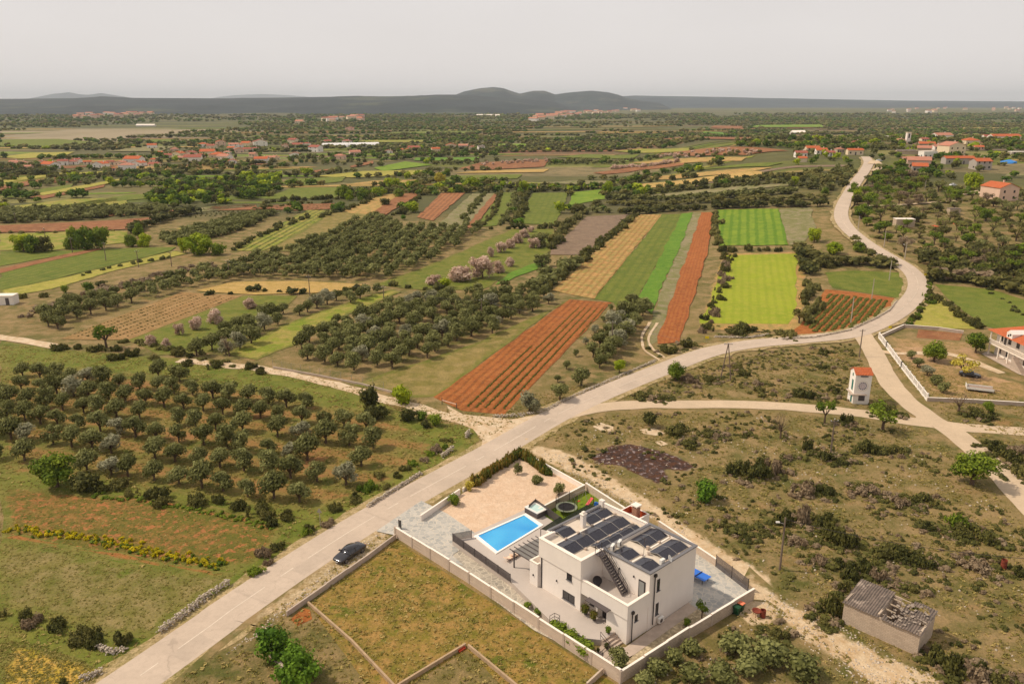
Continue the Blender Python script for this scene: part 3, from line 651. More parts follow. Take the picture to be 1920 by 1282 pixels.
def window(parent, axis_, pos, a0, a1, z0, z1, panes=1, name='window', sill=True, fm=None, gm_=None):
    """axis_ 'x': opening in a wall facing -x at x=pos spanning y a0..a1; 'y': wall facing -y at y=pos spanning x"""
    fm = fm or M['winframe']; gm_ = gm_ or M['glass']; f = .07
    def bx(mb, u0, u1, d0, d1, z0_, z1_):
        if axis_ == 'x': mb.box(pos + d0, pos + d1, u0, u1, z0_, z1_)
        elif axis_ == 'X': mb.box(pos - d1, pos - d0, u0, u1, z0_, z1_)
        elif axis_ == 'Y': mb.box(u0, u1, pos - d1, pos - d0, z0_, z1_)
        else: mb.box(u0, u1, pos + d0, pos + d1, z0_, z1_)
    mb = MB()
    bx(mb, a0, a1, -.03, .01, z1 - f, z1); bx(mb, a0, a1, -.03, .01, z0, z0 + f); bx(mb, a0, a0 + f, -.03, .01, z0 + f, z1 - f); bx(mb, a1 - f, a1, -.03, .01, z0 + f, z1 - f)
    for i in range(1, panes):
        q = a0 + (a1 - a0) * i / panes; bx(mb, q - f / 2, q + f / 2, -.03, .01, z0 + f, z1 - f)
    o = mb.build(name, fm, parent)
    g = MB(); bx(g, a0 + f, a1 - f, -.012, .005, z0 + f, z1 - f); g.build('pane', gm_, o)
    if sill:
        s_ = MB(); bx(s_, a0 - .08, a1 + .08, -.12, .0, z0 - .07, z0 - .003); s_.build('sill', M['grey_cop'], o)
    return o
window(villa, 'x', .15, 8.2, 9.0, 4.0 + .0, 4.9)
window(villa, 'x', .15, 7.7, 9.6, 1.2, 2.3, 2)
window(villa, 'x', 1.3, 5.7, 6.3, 1.5, 2.6)
window(villa, 'y', .05, 1.6, 2.1, 2.3, 3.2)
window(villa, 'y', 0, 5.25, 5.75, 4.5, 6.0)
window(villa, 'y', 0, 5.25, 5.75, 1.4, 2.9)
window(villa, 'Y', y2, 4, 6.5, 1.0, 3.1, 2); window(villa, 'Y', y2, 8, 10.5, 1.0, 3.1, 2)
# entrance door, terrace door, canopy
d = MB().box(1.27, 1.31, 3.3, 4.4, .82, 2.9).build('door', M['black'], villa); MB().box(1.2, 1.262, 3.4, 3.46, 1.6, 2.2).build('handle', M['steel'], d)
d = MB().box(3.85, 3.91, .55, 1.5, 3.79, 6.0).build('door', M['black'], villa); MB().box(3.83, 3.847, .7, 1.4, 4.0, 5.85).build('pane', glass('door_glass', C(120, 122, 120)), d)
MB().box(-.55, .19, 2.3, 5.5, 3.28, 3.36).build('canopy', M['dgrey'], villa)
MB().box(.66, 1.29, 4.6, 4.8, 0.8, 3.19).build('wing_wall', M['white'], villa)
for (x, y, z0, z1) in ((.1, 13.15, .7, 6.8), (-.12, 12.9, 8, 8)):
    if z1 > z0: MB().tube([(x, y, z0), (x, y, z1)], .07).build('drain_pipe', M['black'], villa)
for (x, z0, z1) in ((1.0, .1, 3.7), (4.7, .5, 6.7)):
    p_ = MB().tube([(x, -.12, z0), (x, -.12, z1)], .065).build('drain_pipe', M['black'], villa)
    MB().box(x - .16, x + .16, -.3, -.045, z1 + .005, z1 + .32).build('hopper', M['black'], p_)
for (x, y, z, nm) in ((.12, 10.6, 3.0, 0), (.02 - .25, 14.2, 2.2, 0), (3.86, 4.3, 6.0, 0), (3.86, 2.2, 6.0, 0)):
    MB().box(x - .1, x + .03, y - .06, y + .06, z - .1, z + .1).build('wall_lamp', M['black'], villa)
# chimney
ch = MB().box(6.2, 6.8, 12.2, 12.7, 6.8, 8.6).build('chimney', M['white'], villa)
MB().box(6.12, 6.88, 12.12, 12.78, 8.602, 8.7).box(6.3, 6.7, 12.3, 12.6, 8.7, 8.95).build('chimney_cap', M['coping'], ch)
# metal stair from the terrace to the main roof
st = MB()
A = Vector((2.55, 2.6, 3.8)); B = Vector((2.55, 6.2, 7.35))
for dx in (0, .85): st.beam(A + Vector((dx, 0, .1)), B + Vector((dx, 0, .05)), .06, .28)
n_st = 15
for i in range(n_st):
    t = (i + .5) / n_st; p_ = A.lerp(B, t); st.box(2.57, 3.37, p_.y - .16, p_.y + .12, p_.z + .05, p_.z + .1)
st.box(2.4, 3.5, 6.2, 6.75, 7.3, 7.36)
sto = st.build('stair', M['dgrey'], villa)
rl = MB()
for dx in (0, .85):
    rl.beam(A + Vector((dx, 0, 1.0)), B + Vector((dx, 0, .95)), .05); rl.beam(A + Vector((dx, 0, .6)), B + Vector((dx, 0, .55)), .03)
    for i in range(6):
        p_ = A.lerp(B, i / 5) + Vector((dx, 0, 0)); rl.beam(p_, p_ + Vector((0, 0, 1)), .04)
rl.beam((2.4, 6.75, 7.47), (2.4, 6.75, 8.5), .05); rl.beam((3.45, 6.75, 7.47), (3.45, 6.75, 8.5), .05); rl.beam((2.4, 6.75, 8.5), (2.4, 6.2, 8.4), .05)
rl.build('handrail', M['black'], sto)
# solar panels: low east-west pairs, ridge along the roof's long side; each pair group is one array of the villa
def array(x0, n, yr, z, half=1.18, rise=.42, pw=1.04):
    root = None
    fr = MB()
    L = n * pw + (n // 2) * .06
    for s in (-1, 1):
        fr.beam((x0, yr + s * half, z + .06), (x0 + L, yr + s * half, z + .06), .06)
    k = 0; x = x0
    while k < n:
        for s in (-1, 1):
            fr.beam((x, yr + s * (half + .1), z + .05), (x, yr, z + rise + .03), .05)
        x += pw * 2 + .06; k += 2
    for s in (-1, 1): fr.beam((x0 + L, yr + s * (half + .1), z + .05), (x0 + L, yr, z + rise + .03), .05)
    root = fr.build('solar_array', M['steel'], villa)
    x = x0 + .03
    for k in range(n):
        for s in (-1, 1):
            ya = yr + s * .03; yb = yr + s * half; za = z + rise + .04; zb = z + .1
            mb = MB(); h = .035
            q = [(x + .01, ya, za), (x + pw - .01, ya, za), (x + pw - .01, yb, zb), (x + .01, yb, zb)]
            if s > 0: q = [q[3], q[2], q[1], q[0]]
            mb.add([(a, b, c_) for a, b, c_ in q] + [(a, b, c_ - h) for a, b, c_ in q], [(3, 2, 1, 0), (4, 5, 6, 7), (0, 1, 5, 4), (1, 2, 6, 5), (2, 3, 7, 6), (3, 0, 4, 7)])
            mb.build('solar_panel', M['solar'], root)
        x += pw + (.06 if k % 2 else 0)
    xx = x0
    for k in range(0, n + 1, 2):
        MB().box(xx - .14, xx + .14, yr - half - .42, yr - half - .14, z, z + .26).build('ballast_block', M['concrete'], root); xx += pw * 2 + .06
MR = 6.85; TR = 6.98
array(2.75, 2, 13.15, MR, 1.12, .36); array(7.4, 4, 13.15, MR, 1.12, .36)
array(.75, 10, 10.3, MR, 1.36, .42)
array(3.9, 7, 8.0, MR, .8, .3)
array(8.1, 4, 5.15, TR, 1.22, .36); array(7.7, 4, 1.95, TR, 1.22, .36)
array(4.4, 2, 4.75, TR, 1.2, .34); array(4.3, 2, 1.7, TR, 1.2, .34)
for q_ in ((.9, 11, 11.72, 11.9, MR), (4.6, 11, 8.72, 8.84, MR), (8.5, 12.1, 3.52, 3.7, TR), (4.4, 6.9, 3.05, 3.2, TR)): MB().box(*q_, q_[4] + .1).build('rail_pad', M['coping'], villa)
def ac_unit(x, y, z, rz, parent, label=None):
    mb = MB().box(-.42, .42, -.16, .16, .06, .68).box(-.36, -.3, -.18, .18, 0, .06, 1).box(.3, .36, -.18, .18, 0, .06, 1)
    o = mb.build('air_conditioner', [M['plastic'], M['black']], parent); o.location = (x, y, z); o.rotation_euler.z = rz
    f = MB().lathe([(.25, 0), (.25, .02), (.22, .03), (.05, .03), (.001, .03)], n=16).build('fan_grille', M['dgrey'], o)
    f.rotation_euler = (R(90), 0, 0); f.location = (-.1, -.162, .37); return o
ac_unit(4.9, 6.3, TR + .1, R(20), villa); ac_unit(6.2, 6.35, TR + .1, R(20), villa)
ac_unit(5.9, -.35, .35, 0, villa)
MB().box(6.4, 7.1, .4, .75, TR + .002, TR + .75).build('roof_cabinet', M['plastic'], villa)
an = MB().tube([(6.9, 3.3, TR), (6.9, 3.3, TR + 2.3)], .03)
for i in range(7): an.beam((6.6 + i * .03, 3.0 + i * .13, TR + 2.1), (7.2 - i * .03, 3.0 + i * .13, TR + 2.1), .02)
an.beam((6.9, 2.9, TR + 2.1), (6.9, 3.9, TR + 2.1), .03); an.beam((6.5, 3.3, TR + 1.4), (7.3, 3.3, TR + 1.4), .03)
an.build('antenna', M['dgrey'], villa)
dish = MB().lathe([(.001, 0), (.15, .01), (.3, .05), (.42, .12), (.41, .14), (.29, .07), (.15, .03), (.001, .02)], n=20)
dish.tube([(0, 0, 0), (0, 0, .5)], .015)
dm = dish.build('satellite_dish', M['plastic'], villa); dm.location = (7.4, .1, TR + .75); dm.rotation_euler = (R(60), 0, R(25))
for (x, y) in ((7.3, 2.9), (8.2, 3.75)): MB().lathe([(.14, 0), (.14, .3), (.2, .3), (.2, .36), (.001, .4)], (x, y), 12, z0=TR).build('roof_vent', M['concrete'], villa)

# round black dish standing on the terrace
dd = thing('satellite_dish', 'round dark mesh dish standing on the villa terrace by the stair', 'satellite dish', VL(2.0, 5.9) + (3.78,), VZ)
q = MB().lathe([(.001, 0), (.2, .02), (.4, .08), (.55, .18), (.54, .2), (.39, .1), (.2, .04), (.001, .02)], n=24).build('reflector', M['black'], dd)
q.location = (0, 0, .75); q.rotation_euler = (R(70), 0, R(-60))
MB().tube([(0, .1, 0), (0, .1, .75)], .04).box(-.3, .3, -.2, .4, .0, .05).build('stand', M['black'], dd)

# ---- levels around the villa
def poly_slab(name, pxl, z0, z1, mats, z=None):
    pts = [tuple(P(x, y, z1)[:2]) for x, y in pxl]; mb = MB().prism(pts, z0, z1)
    return mb.build(name, mats)
DZ = .8
patio_px = [(848, 1013), (880, 1010), (886, 1004), (990, 962), (1004, 951), (1016, 975), (1016, 1060), (1088, 1150), (1100, 1147), (1150, 1178), (1136, 1196), (1040, 1168), (956, 1090)]
tag(poly_slab('patio', [(848, 1013), (886, 1000), (995, 950), (1050, 985), (1110, 1060), (1165, 1165), (1152, 1186), (1128, 1199), (1100, 1196), (1035, 1166), (956, 1088)], -.3, DZ, M['patio']), kind='structure')
tag(poly_slab('turf', [(1003, 968), (1095, 915), (1190, 975), (1180, 1000), (1050, 1010)], -.3, .5, M['turf']), kind='structure')
def flatsheet(name, pxl, z, mat):
    pts = [tuple(P(x, y, z)[:2]) for x, y in pxl]; n = len(pts)
    if sum(pts[i][0] * pts[(i + 1) % n][1] - pts[(i + 1) % n][0] * pts[i][1] for i in range(n)) < 0: pts.reverse()
    me = bpy.data.meshes.new(name); me.from_pydata([(a, b, z) for a, b in pts], [], [tuple(range(n))]); me.update()
    return tag(link_mesh(name, me, mat), kind='structure')
flatsheet('garden_gravel', [(792, 978), (970, 852), (1098, 918), (1096, 925), (1000, 975), (990, 965), (886, 1010), (850, 1010), (838, 962)], .12, M['gravelyard'])
flatsheet('driveway', [(742, 1003), (705, 995), (790, 938), (838, 962), (900, 1005), (848, 1040), (870, 1060), (800, 1040)], .15, M['crazy'])
flatsheet('side_path', [(800, 1035), (850, 1020), (1000, 1110), (1115, 1230), (1160, 1262), (1000, 1180), (880, 1090)], .1, M['crazy2'])
flatsheet('rear_yard', [(1300, 1030), (1350, 1060), (1415, 1112), (1345, 1165), (1292, 1130), (1270, 1040)], .12, M['crazy'])
flatsheet('pebble_bed', [(1160, 1255), (1215, 1200), (1305, 1132), (1350, 1155), (1180, 1262)], .08, M['pebble'])
flatsheet('concrete_path', [(1110, 1232), (1130, 1205), (1172, 1213), (1300, 1122), (1318, 1134), (1190, 1226), (1150, 1245)], .11, M['concrete'])
# pool
pool = thing('swimming_pool', 'rectangular blue swimming pool with white coping beside the villa', 'swimming pool')
pc = [P(x, y, DZ + .06) for x, y in ((888, 1005), (986, 962), (1019, 984), (930, 1038))]
ctr = sum(pc, Vector()) / 4
def inset(pts, d):
    out = []
    for p in pts:
        v = (ctr - p); out.append(p + v.normalized() * d * 1.41)
    return out
pi_ = inset(pc, .42)
mb = MB()
vs_ = [(p.x, p.y, DZ + .12) for p in pc] + [(p.x, p.y, DZ + .12) for p in pi_] + [(p.x, p.y, -.2) for p in pc] + [(p.x, p.y, DZ) for p in pi_]
fs_ = []
for i in range(4):
    j = (i + 1) % 4; fs_ += [(i, 4 + i, 4 + j, j), (i, j, 8 + j, 8 + i), (4 + i, 12 + i, 12 + j, 4 + j)]
mb.add(vs_, fs_).build('coping', flat('white_stone', C(246, 240, 232), .6, var=.03), pool)
def water():
    m = NT('pool_water'); c = m.mix(m.rng(m.noise(.12, 2), .4, .6), C(44, 150, 218), C(76, 182, 232)); m.b.inputs['Specular IOR Level'].default_value = .5
    sep = m.n('ShaderNodeSeparateXYZ'); m.l(m.pos(), sep.inputs[0])
    m.bump(m.noise(3.5, 4), .06); return m.out(c, .06)
mb = MB(); mb.add([(p.x, p.y, DZ + .03) for p in pi_], [(0, 1, 2, 3)]); mb.build('water', water(), pool)
tag(pool, kind=None)
# black slat fence along the edge of the deck, retaining wall face is the patio slab
def slat_fence(name, pxs, z, h, label, vertical=True, post_every=2.2, wall=None, sp=.14):
    pts = [P(x, y, z) for x, y in pxs]
    root = thing(name, label, 'fence', (pts[0].x, pts[0].y, 0))
    o0 = Vector((pts[0].x, pts[0].y, 0)); sl = MB(); 
    for a, b in zip(pts[:-1], pts[1:]):
        a = a - o0; b = b - o0; L = (b - a).length; n = max(1, int(L / sp))
        if vertical:
            for i in range(n):
                p = a.lerp(b, (i + .5) / n); d = (b - a).normalized() * sp * .33
                sl.beam(p - d + Vector((0, 0, h / 2 + .05)), p + d + Vector((0, 0, h / 2 + .05)), .03, h)
        else:
            k = int(h / sp)
            for i in range(k): sl.beam(a + Vector((0, 0, .08 + i * sp)), b + Vector((0, 0, .08 + i * sp)), .03, sp * .6)
        m_ = max(1, int(L / post_every))
        for i in range(m_ + 1):
            p = a.lerp(b, i / m_); MB().beam(p, p + Vector((0, 0, h + .1)), .07).build('post', M['black'], root)
    sl.build('slats', M['dgrey'], root); return root
slat_fence('slat_fence', [(884, 1008), (849, 1014), (957, 1091)], DZ, 1.1, 'dark vertical slat fence along the raised pool deck edge')
slat_fence('slat_fence', [(992, 961), (1004, 950), (1052, 985)], DZ, 1.25, 'dark vertical slat screen behind the hot tub')
slat_fence('slat_gate', [(1342, 1062), (1402, 1108)], .1, 1.7, 'black horizontal slat gate in the rear boundary wall', vertical=False, post_every=2)
# boundary walls
def wall_run(name, pxs, h, t, mat, label, z=0.0, cat='wall', step=None, cop=True, dz=None, plv=3.6, pil=True):
    pts = [P(x, y, z) for x, y in pxs]; o0 = pts[0].copy(); root = thing(name, label, cat, (o0.x, o0.y, 0))
    body = MB(); cp = MB(); pl = MB()
    for a, b in zip(pts[:-1], pts[1:]):
        a = a - o0; b = b - o0; a.z = b.z = 0; L = (b - a).length; n = max(1, round(L / plv))
        for i in range(n):
            p = a.lerp(b, i / n); q = a.lerp(b, (i + 1) / n); hh = h + (.06 * ((i * 7) % 3 - 1) if step else 0)
            body.beam(p + Vector((0, 0, hh / 2 - .15)), q + Vector((0, 0, hh / 2 - .15)), t, hh + .3)
            if cop: cp.beam(p + Vector((0, 0, hh + .03)), q + Vector((0, 0, hh + .03)), t + .06, .06)
            if pil:
                d = (b - a).normalized(); pl.beam(p - d * .15 + Vector((0, 0, h / 2 - .1)), p + d * .15 + Vector((0, 0, h / 2 - .1)), t + .08, h + .25)
    body.build('masonry', mat, root)
    if cop: cp.build('coping', M['coping'], root)
    if pil: pl.build('piers', M['concrete'], root)
    return root
wall_run('boundary_wall', [(742, 1006), (880, 1093), (1010, 1180), (1163, 1280)], 1.55, .2, M['fencewall'], 'long pale block wall between the villa path and the empty lot', step=1)
wall_run('boundary_wall', [(1163, 1280), (1290, 1198), (1412, 1124)], 1.5, .2, M['block'], 'grey block wall in front of the pebble bed at the villa corner', step=1)
wall_run('boundary_wall', [(789, 978), (862, 928)], 1.0, .2, M['white'], 'low white wall at the villa driveway entrance beside the road', pil=False)
wall_run('boundary_wall', [(868, 922), (969, 852)], .6, .2, M['white'], 'low white wall under the roadside hedge', pil=False)
wall_run('boundary_wall', [(974, 852), (1096, 920)], .9, .2, M['white'], 'white wall beside the gravel garden and its corner hedge', pil=False)
wall_run('boundary_wall', [(1010, 972), (1096, 926)], 1.6, .2, M['fencewall'], 'pale wall between the gravel garden and the play lawn', pil=False, z=.0)
wall_run('boundary_wall', [(1098, 924), (1190, 985)], 1.7, .2, M['fencewall'], 'pale wall behind the swing on the play lawn', pil=False)
wall_run('boundary_wall', [(1235, 990), (1342, 1062)], 1.1, .2, M['fencewall'], 'pale wall running from the barbecue house to the black gate', pil=False)
wall_run('lot_wall', [(742, 1009), (690, 1048), (612, 1103), (538, 1155)], .75, .2, M['concrete'], 'low stepped concrete wall between the car and the empty lot', step=1, cop=False, pil=False, plv=5)
wall_run('lot_wall', [(578, 1133), (660, 1205), (740, 1290)], .45, .22, M['footing'], 'low dull footing wall on the left side of the empty lot', pil=False, cop=False)
wall_run('lot_wall', [(745, 1290), (873, 1212)], .5, .22, M['footing'], 'low dull footing wall meeting a corner with red pipes', pil=False, cop=False)
wall_run('lot_wall', [(878, 1214), (975, 1295)], .5, .22, M['footing'], 'low dull footing wall running from the red pipes to the lower frame edge', pil=False, cop=False)
wall_run('lot_wall', [(482, 1192), (505, 1225), (560, 1290)], .5, .35, M['concrete'], 'crumbling pale wall beside the bright green fig trees', pil=False, cop=False)
wall_run('lot_wall', [(1100, 1290), (1130, 1262)], .7, .2, M['block'], 'short dark block wall stub below the villa boundary', pil=False, cop=False)
lot = field_mat('empty_lot_grass', G(140, 122, 50), G(116, 112, 40), G(172, 136, 78), .12, .55, patch=(.22, .6, G(104, 110, 34)))
sheet('empty_lot', pp([(742, 1012), (1158, 1284), (1150, 1330), (985, 1330), (876, 1218), (742, 1300), (700, 1300), (580, 1135), (614, 1106), (690, 1052)]), lot, 4)
rp = MB()
for i in range(3): rp.tube([(-.5, i * .16, .1 + (i % 2) * .1), (.4, i * .16 + .1, .12 + (i % 2) * .1)], .09, 8)
o = rp.build('clay_pipe', flat('red_clay', C(170, 60, 34), .7)); o.location = P(868, 1220) + Vector((0, 0, .05)); o.rotation_euler.z = R(40)
tag(o, 'small stack of red pipes in the corner of the footing walls', 'pipes')
# entrance steps
stp = MB()
for i in range(4): stp.box(-1.85 + .0, .25, 1.9 - .0 - (i + 1) * .36, 1.9 - i * .36, -.1, DZ - .02 - i * .2)
o = stp.build('stone_steps', M['concrete']); o.location = V0; o.rotation_euler.z = VZ; tag(o, 'four grey steps going down beside the villa corner', 'steps')
def railing(pts, label, h=.95):
    r = thing('handrail', label, 'handrail', pts[0]); o0 = Vector(pts[0]); mb = MB(); ps = [Vector(p) - o0 for p in pts]
    for a, b in zip(ps[:-1], ps[1:]):
        for z in (h, h * .55): mb.beam(a + Vector((0, 0, z)), b + Vector((0, 0, z)), .04)
    mb.build('rail', M['black'], r)
    for p in ps: MB().beam(p, p + Vector((0, 0, h)), .045).build('post', M['black'], r)
railing([VL(-1.85, 1.9) + (DZ,), VL(-1.85, .5) + (.1,), VL(-3.3, .3) + (.1,), VL(-4.4, .2) + (.1,)], 'black handrail beside the grey villa steps')
railing([VL(-4.0, 7.6) + (DZ,), VL(-3.2, 7.6) + (DZ,), VL(-3.1, 6.9) + (DZ,), VL(-4.0, 6.7) + (.3,)], 'small black handrail on the patio edge by the round green bush')

# barbecue outbuilding with brick chimney
bb = thing('barbecue_house', 'small white open-topped barbecue house with a brick chimney', 'outbuilding', VL(19.0, 14.6) + (0,), VZ)
w = MB(); wallbox(w, -1.3, 1.7, -1.5, 1.9, 0, 3.1, .2); w.box(-1.1, 1.5, -1.3, 1.7, 2.0, 2.1, 1); w.build('wall', [M['white'], M['coping']], bb)
w = MB(); wallbox(w, -1.095, 1.495, -1.295, 1.695, 2.1, 3.08, .03); w.build('lining', flat('terracotta_lining', C(176, 78, 40), .8), bb)
cm = MB().box(.1, .9, -.5, .3, 2.1, 4.0).build('chimney', block_mat('brick', C(150, 96, 74), C(168, 110, 84), C(170, 140, 120), .25, .08), bb)
MB().box(-.05, 1.05, -.65, .45, 4.25, 4.4).box(.12, .2, -.48, -.4, 4.0, 4.25).box(.8, .88, .2, .28, 4.0, 4.25).box(.12, .2, .2, .28, 4.0, 4.25).box(.8, .88, -.48, -.4, 4.0, 4.25).build('chimney_cap', M['coping'], cm)
# shade net on posts along the house
def net_mat():
    m = NT('shade_net'); tr = m.n('ShaderNodeBsdfTransparent'); mx = m.n('ShaderNodeMixShader'); mx.inputs[0].default_value = .8
    m.b.inputs['Base Color'].default_value = C(34, 40, 26); out = m.t.nodes['Material Output']
    m.l(tr.outputs[0], mx.inputs[1]); m.l(m.b.outputs[0], mx.inputs[2]); m.l(mx.outputs[0], out.inputs[0]); return m.mat
nz = 3.3
npts = [P(x, y, nz) for x, y in ((1014, 991), (1050, 968), (1056, 972), (1100, 946), (1140, 949), (1115, 962), (1060, 986), (1030, 996))]
sn = thing('shade_net', 'dark green shade net stretched behind the villa over the play lawn', 'shade net', (npts[0].x, npts[0].y, 0))
loc = [p - Vector((npts[0].x, npts[0].y, 0)) for p in npts]
MB().prism([(p.x, p.y) for p in loc], nz - .02, nz).build('net', net_mat(), sn)
for i in (0, 1, 3, 4): MB().beam((loc[i].x, loc[i].y, .3), (loc[i].x, loc[i].y, nz + .05), .09).build('post', M['black'], sn)
# pergola with glass-like roof
pg = thing('pergola', 'dark metal pergola with a translucent roof between pool and villa', 'pergola', VL(.6, 14.95) + (DZ,), VZ)
g = MB().box(-.1, 4.6, 0, 3.6, 2.45, 2.5); g.build('roof_sheet', flat('grey_roof_sheet', C(120, 116, 110), .3, .5), pg)
g = MB()
for i in range(7): g.beam((-.3 + i * .75, -.1, 2.56), (-.3 + i * .75, 4.1, 2.56), .07, .1)
g.beam((-.3, 0, 2.4), (4.7, 0, 2.4), .09, .12); g.beam((-.3, 3.6, 2.4), (4.7, 3.6, 2.4), .09, .12); g.build('beam', M['dgrey'], pg)
for x, y in ((0, 3.6), (4.5, 3.6)): MB().beam((x, y, 0), (x, y, 2.35), .14).build('post', M['dgrey'], pg)
# loungers
def lounger(px, py, lab):
    r = thing('sun_lounger', lab, 'sun lounger', P(px, py, DZ), VZ + R(90), 'loungers on the pool deck')
    MB().box(-.3, .3, -.95, .35, .26, .36).build('mattress', flat('cream_cushion', C(232, 202, 176), .9) if 'cream' not in M else M['cream'], r)
    bk = MB().box(-.3, .3, 0, .7, 0, .1).build('backrest', M.get('cream') or bpy.data.materials['cream_cushion'], r); bk.location = (0, .36, .27); bk.rotation_euler.x = R(25)
    for x, y in ((-.25, -.85), (.25, -.85), (-.25, .3), (.25, .3)): MB().box(x - .03, x + .03, y - .03, y + .03, 0, .255).build('leg', M['dgrey'], r)
    M['cream'] = bpy.data.materials['cream_cushion']
lounger(957, 1048, 'cream sun lounger nearest the dark deck fence'); lounger(968, 1042, 'cream sun lounger between its neighbour and the pergola post'); lounger(985, 1036, 'pinkish cream sun lounger under the pergola edge')
# hot tub
ht_ = thing('hot_tub', 'white hot tub in a dark casing in front of the slat screen', 'hot tub', P(1005, 962, DZ), VZ)
MB().box(-1.0, 1.0, -1.3, 1.3, 0, .8).build('casing', M['dgrey'], ht_)
MB().box(-1.05, 1.05, -1.35, -.95, .803, .9).box(-1.05, 1.05, .95, 1.35, .803, .9).box(-1.05, -.75, -.95, .95, .803, .9).box(.75, 1.05, -.95, .95, .803, .9).build('rim', M['plastic'], ht_)
MB().box(-.75, .75, -.95, .95, .803, .84).build('water', flat('tub_water', C(188, 214, 208), .1, .5, var=.05), ht_)
# trampoline
tp = thing('trampoline', 'round trampoline with dark safety net on the play lawn', 'trampoline', P(1062, 960, .5), 0)
MB().lathe([(1.55, .85), (1.55, .9), (1.22, .9), (1.22, .85), (1.55, .85)], n=28).build('pad', flat('pale_green_pad', C(160, 166, 140), .6), tp)
MB().lathe([(1.22, .86), (.001, .85)], n=28).build('mat', M['black'], tp)
for k in range(6):
    a = k * math.pi / 3 + .2; x, y = 1.6 * math.cos(a), 1.6 * math.sin(a)
    MB().tube([(x, y, 0), (x, y, 2.6)], .035).build('post', M['black'], tp)
nm = NT('safety_net'); tr = nm.n('ShaderNodeBsdfTransparent'); mx = nm.n('ShaderNodeMixShader'); mx.inputs[0].default_value = .35; nm.b.inputs['Base Color'].default_value = C(30, 30, 30)
nm.l(tr.outputs[0], mx.inputs[1]); nm.l(nm.b.outputs[0], mx.inputs[2]); nm.l(mx.outputs[0], nm.t.nodes['Material Output'].inputs[0])
MB().lathe([(1.55, .9), (1.55, 2.5)], n=28).build('net', nm.mat, tp)
# swing frame and toys
sw = thing('swing', 'metal swing frame with red seat on the play lawn', 'swing', P(1085, 945, .5), VZ)
f_ = MB()
for x in (-1.2, 1.2):
    f_.tube([(x, -.7, 0), (x, 0, 2.0)], .035); f_.tube([(x, .7, 0), (x, 0, 2.0)], .035)
f_.tube([(-1.3, 0, 2.0), (1.3, 0, 2.0)], .035).build('frame', M['steel'], sw)
MB().box(-.25, .25, -.12, .12, .5, .55).build('seat', flat('red_plastic', C(190, 30, 36), .4), sw)
MB().tube([(-.23, 0, .55), (-.23, 0, 2.0)], .012).tube([(.23, 0, .55), (.23, 0, 2.0)], .012).build('chain', M['steel'], sw)
rc = thing('toy_slide', 'small red toy slide beside the swing', 'toy', P(1105, 945, .5), VZ)
MB().add([(-.6, -.25, 0), (.6, -.25, .8), (.6, .25, .8), (-.6, .25, 0), (-.6, -.25, .06), (.6, -.25, .88), (.6, .25, .88), (-.6, .25, .06)], [(0, 3, 2, 1), (4, 5, 6, 7), (0, 1, 5, 4), (1, 2, 6, 5), (2, 3, 7, 6), (3, 0, 4, 7)]).build('chute', bpy.data.materials['red_plastic'], rc)
MB().beam((.65, -.22, 0), (.65, -.22, 1.1), .06).beam((.65, .22, 0), (.65, .22, 1.1), .06).beam((.65, -.22, .4), (.65, .22, .4), .05).build('ladder', M['black'], rc)
bt = thing('toy_tractor', 'blue ride-on toy vehicle beside the red slide', 'toy', P(1118, 948, .5), 1)
MB().box(-.4, .4, -.2, .2, .15, .45).box(-.4, -.1, -.15, .15, .45, .75).build('body', flat('blue_plastic', C(30, 90, 180), .4), bt, bevel=.05)
for x, y in ((-.3, .22), (-.3, -.22), (.3, .22), (.3, -.22)):
    wv = MB().lathe([(.001, -.05), (.15, -.05), (.15, .05), (.001, .05)], n=12).build('wheel', M['black'], bt); wv.location = (x, y, .15); wv.rotation_euler.x = R(90)
# ping-pong table
tt = thing('table_tennis_table', 'blue table tennis table in the paved rear yard', 'table', P(1309, 1086, .12), VZ + R(90))
MB().box(-1.37, 1.37, -.76, .76, .72, .76).build('tabletop', flat('table_blue', C(48, 110, 205), .4, var=.03), tt)
MB().box(-.01, .01, -.8, .8, .763, .91).build('net', M['dgrey'], tt)
for x, y in ((-1, -.6), (1, -.6), (-1, .6), (1, .6)): MB().beam((x, y, 0), (x, y, .72), .05).build('leg', M['black'], tt)
# wheelie bins, rusty grill and drum
def bin_(px, py, c1, c2, lab):
    r = thing('wheelie_bin', lab, 'bin', P(px, py, .02), VZ)
    MB().add([(-.24, -.28, .08), (.24, -.28, .08), (.24, .28, .08), (-.24, .28, .08), (-.3, -.38, 1.0), (.3, -.38, 1.0), (.3, .38, 1.0), (-.3, .38, 1.0)], [(0, 3, 2, 1), (4, 5, 6, 7), (0, 1, 5, 4), (1, 2, 6, 5), (2, 3, 7, 6), (3, 0, 4, 7)]).build('body', c1, r)
    MB().box(-.33, .33, -.42, .42, 1.003, 1.09).build('lid', c2, r, bevel=.03)
    for x in (-.27, .27):
        wv = MB().lathe([(.001, -.03), (.1, -.03), (.1, .03), (.001, .03)], n=12).build('wheel', M['black'], r); wv.location = (x, .3, .1); wv.rotation_euler.y = R(90)
gb = flat('green_bin', C(24, 66, 40), .5)
bin_(1381, 1151, gb, gb, 'dark green wheelie bin with a green lid against the block wall'); bin_(1388, 1144, gb, flat('orange_lid', C(226, 130, 96), .5), 'wheelie bin with an orange lid behind the green one')
rust = flat('rust', C(126, 58, 40), .8, var=.25, sc=4)
gr = thing('round_grill', 'rusty round grill bowl on legs beside the bins', 'grill', P(1418, 1154, .02), 0)
MB().lathe([(.001, .45), (.3, .48), (.5, .62), (.55, .75), (.5, .75), (.3, .56), (.001, .52)], n=20).build('bowl', rust, gr)
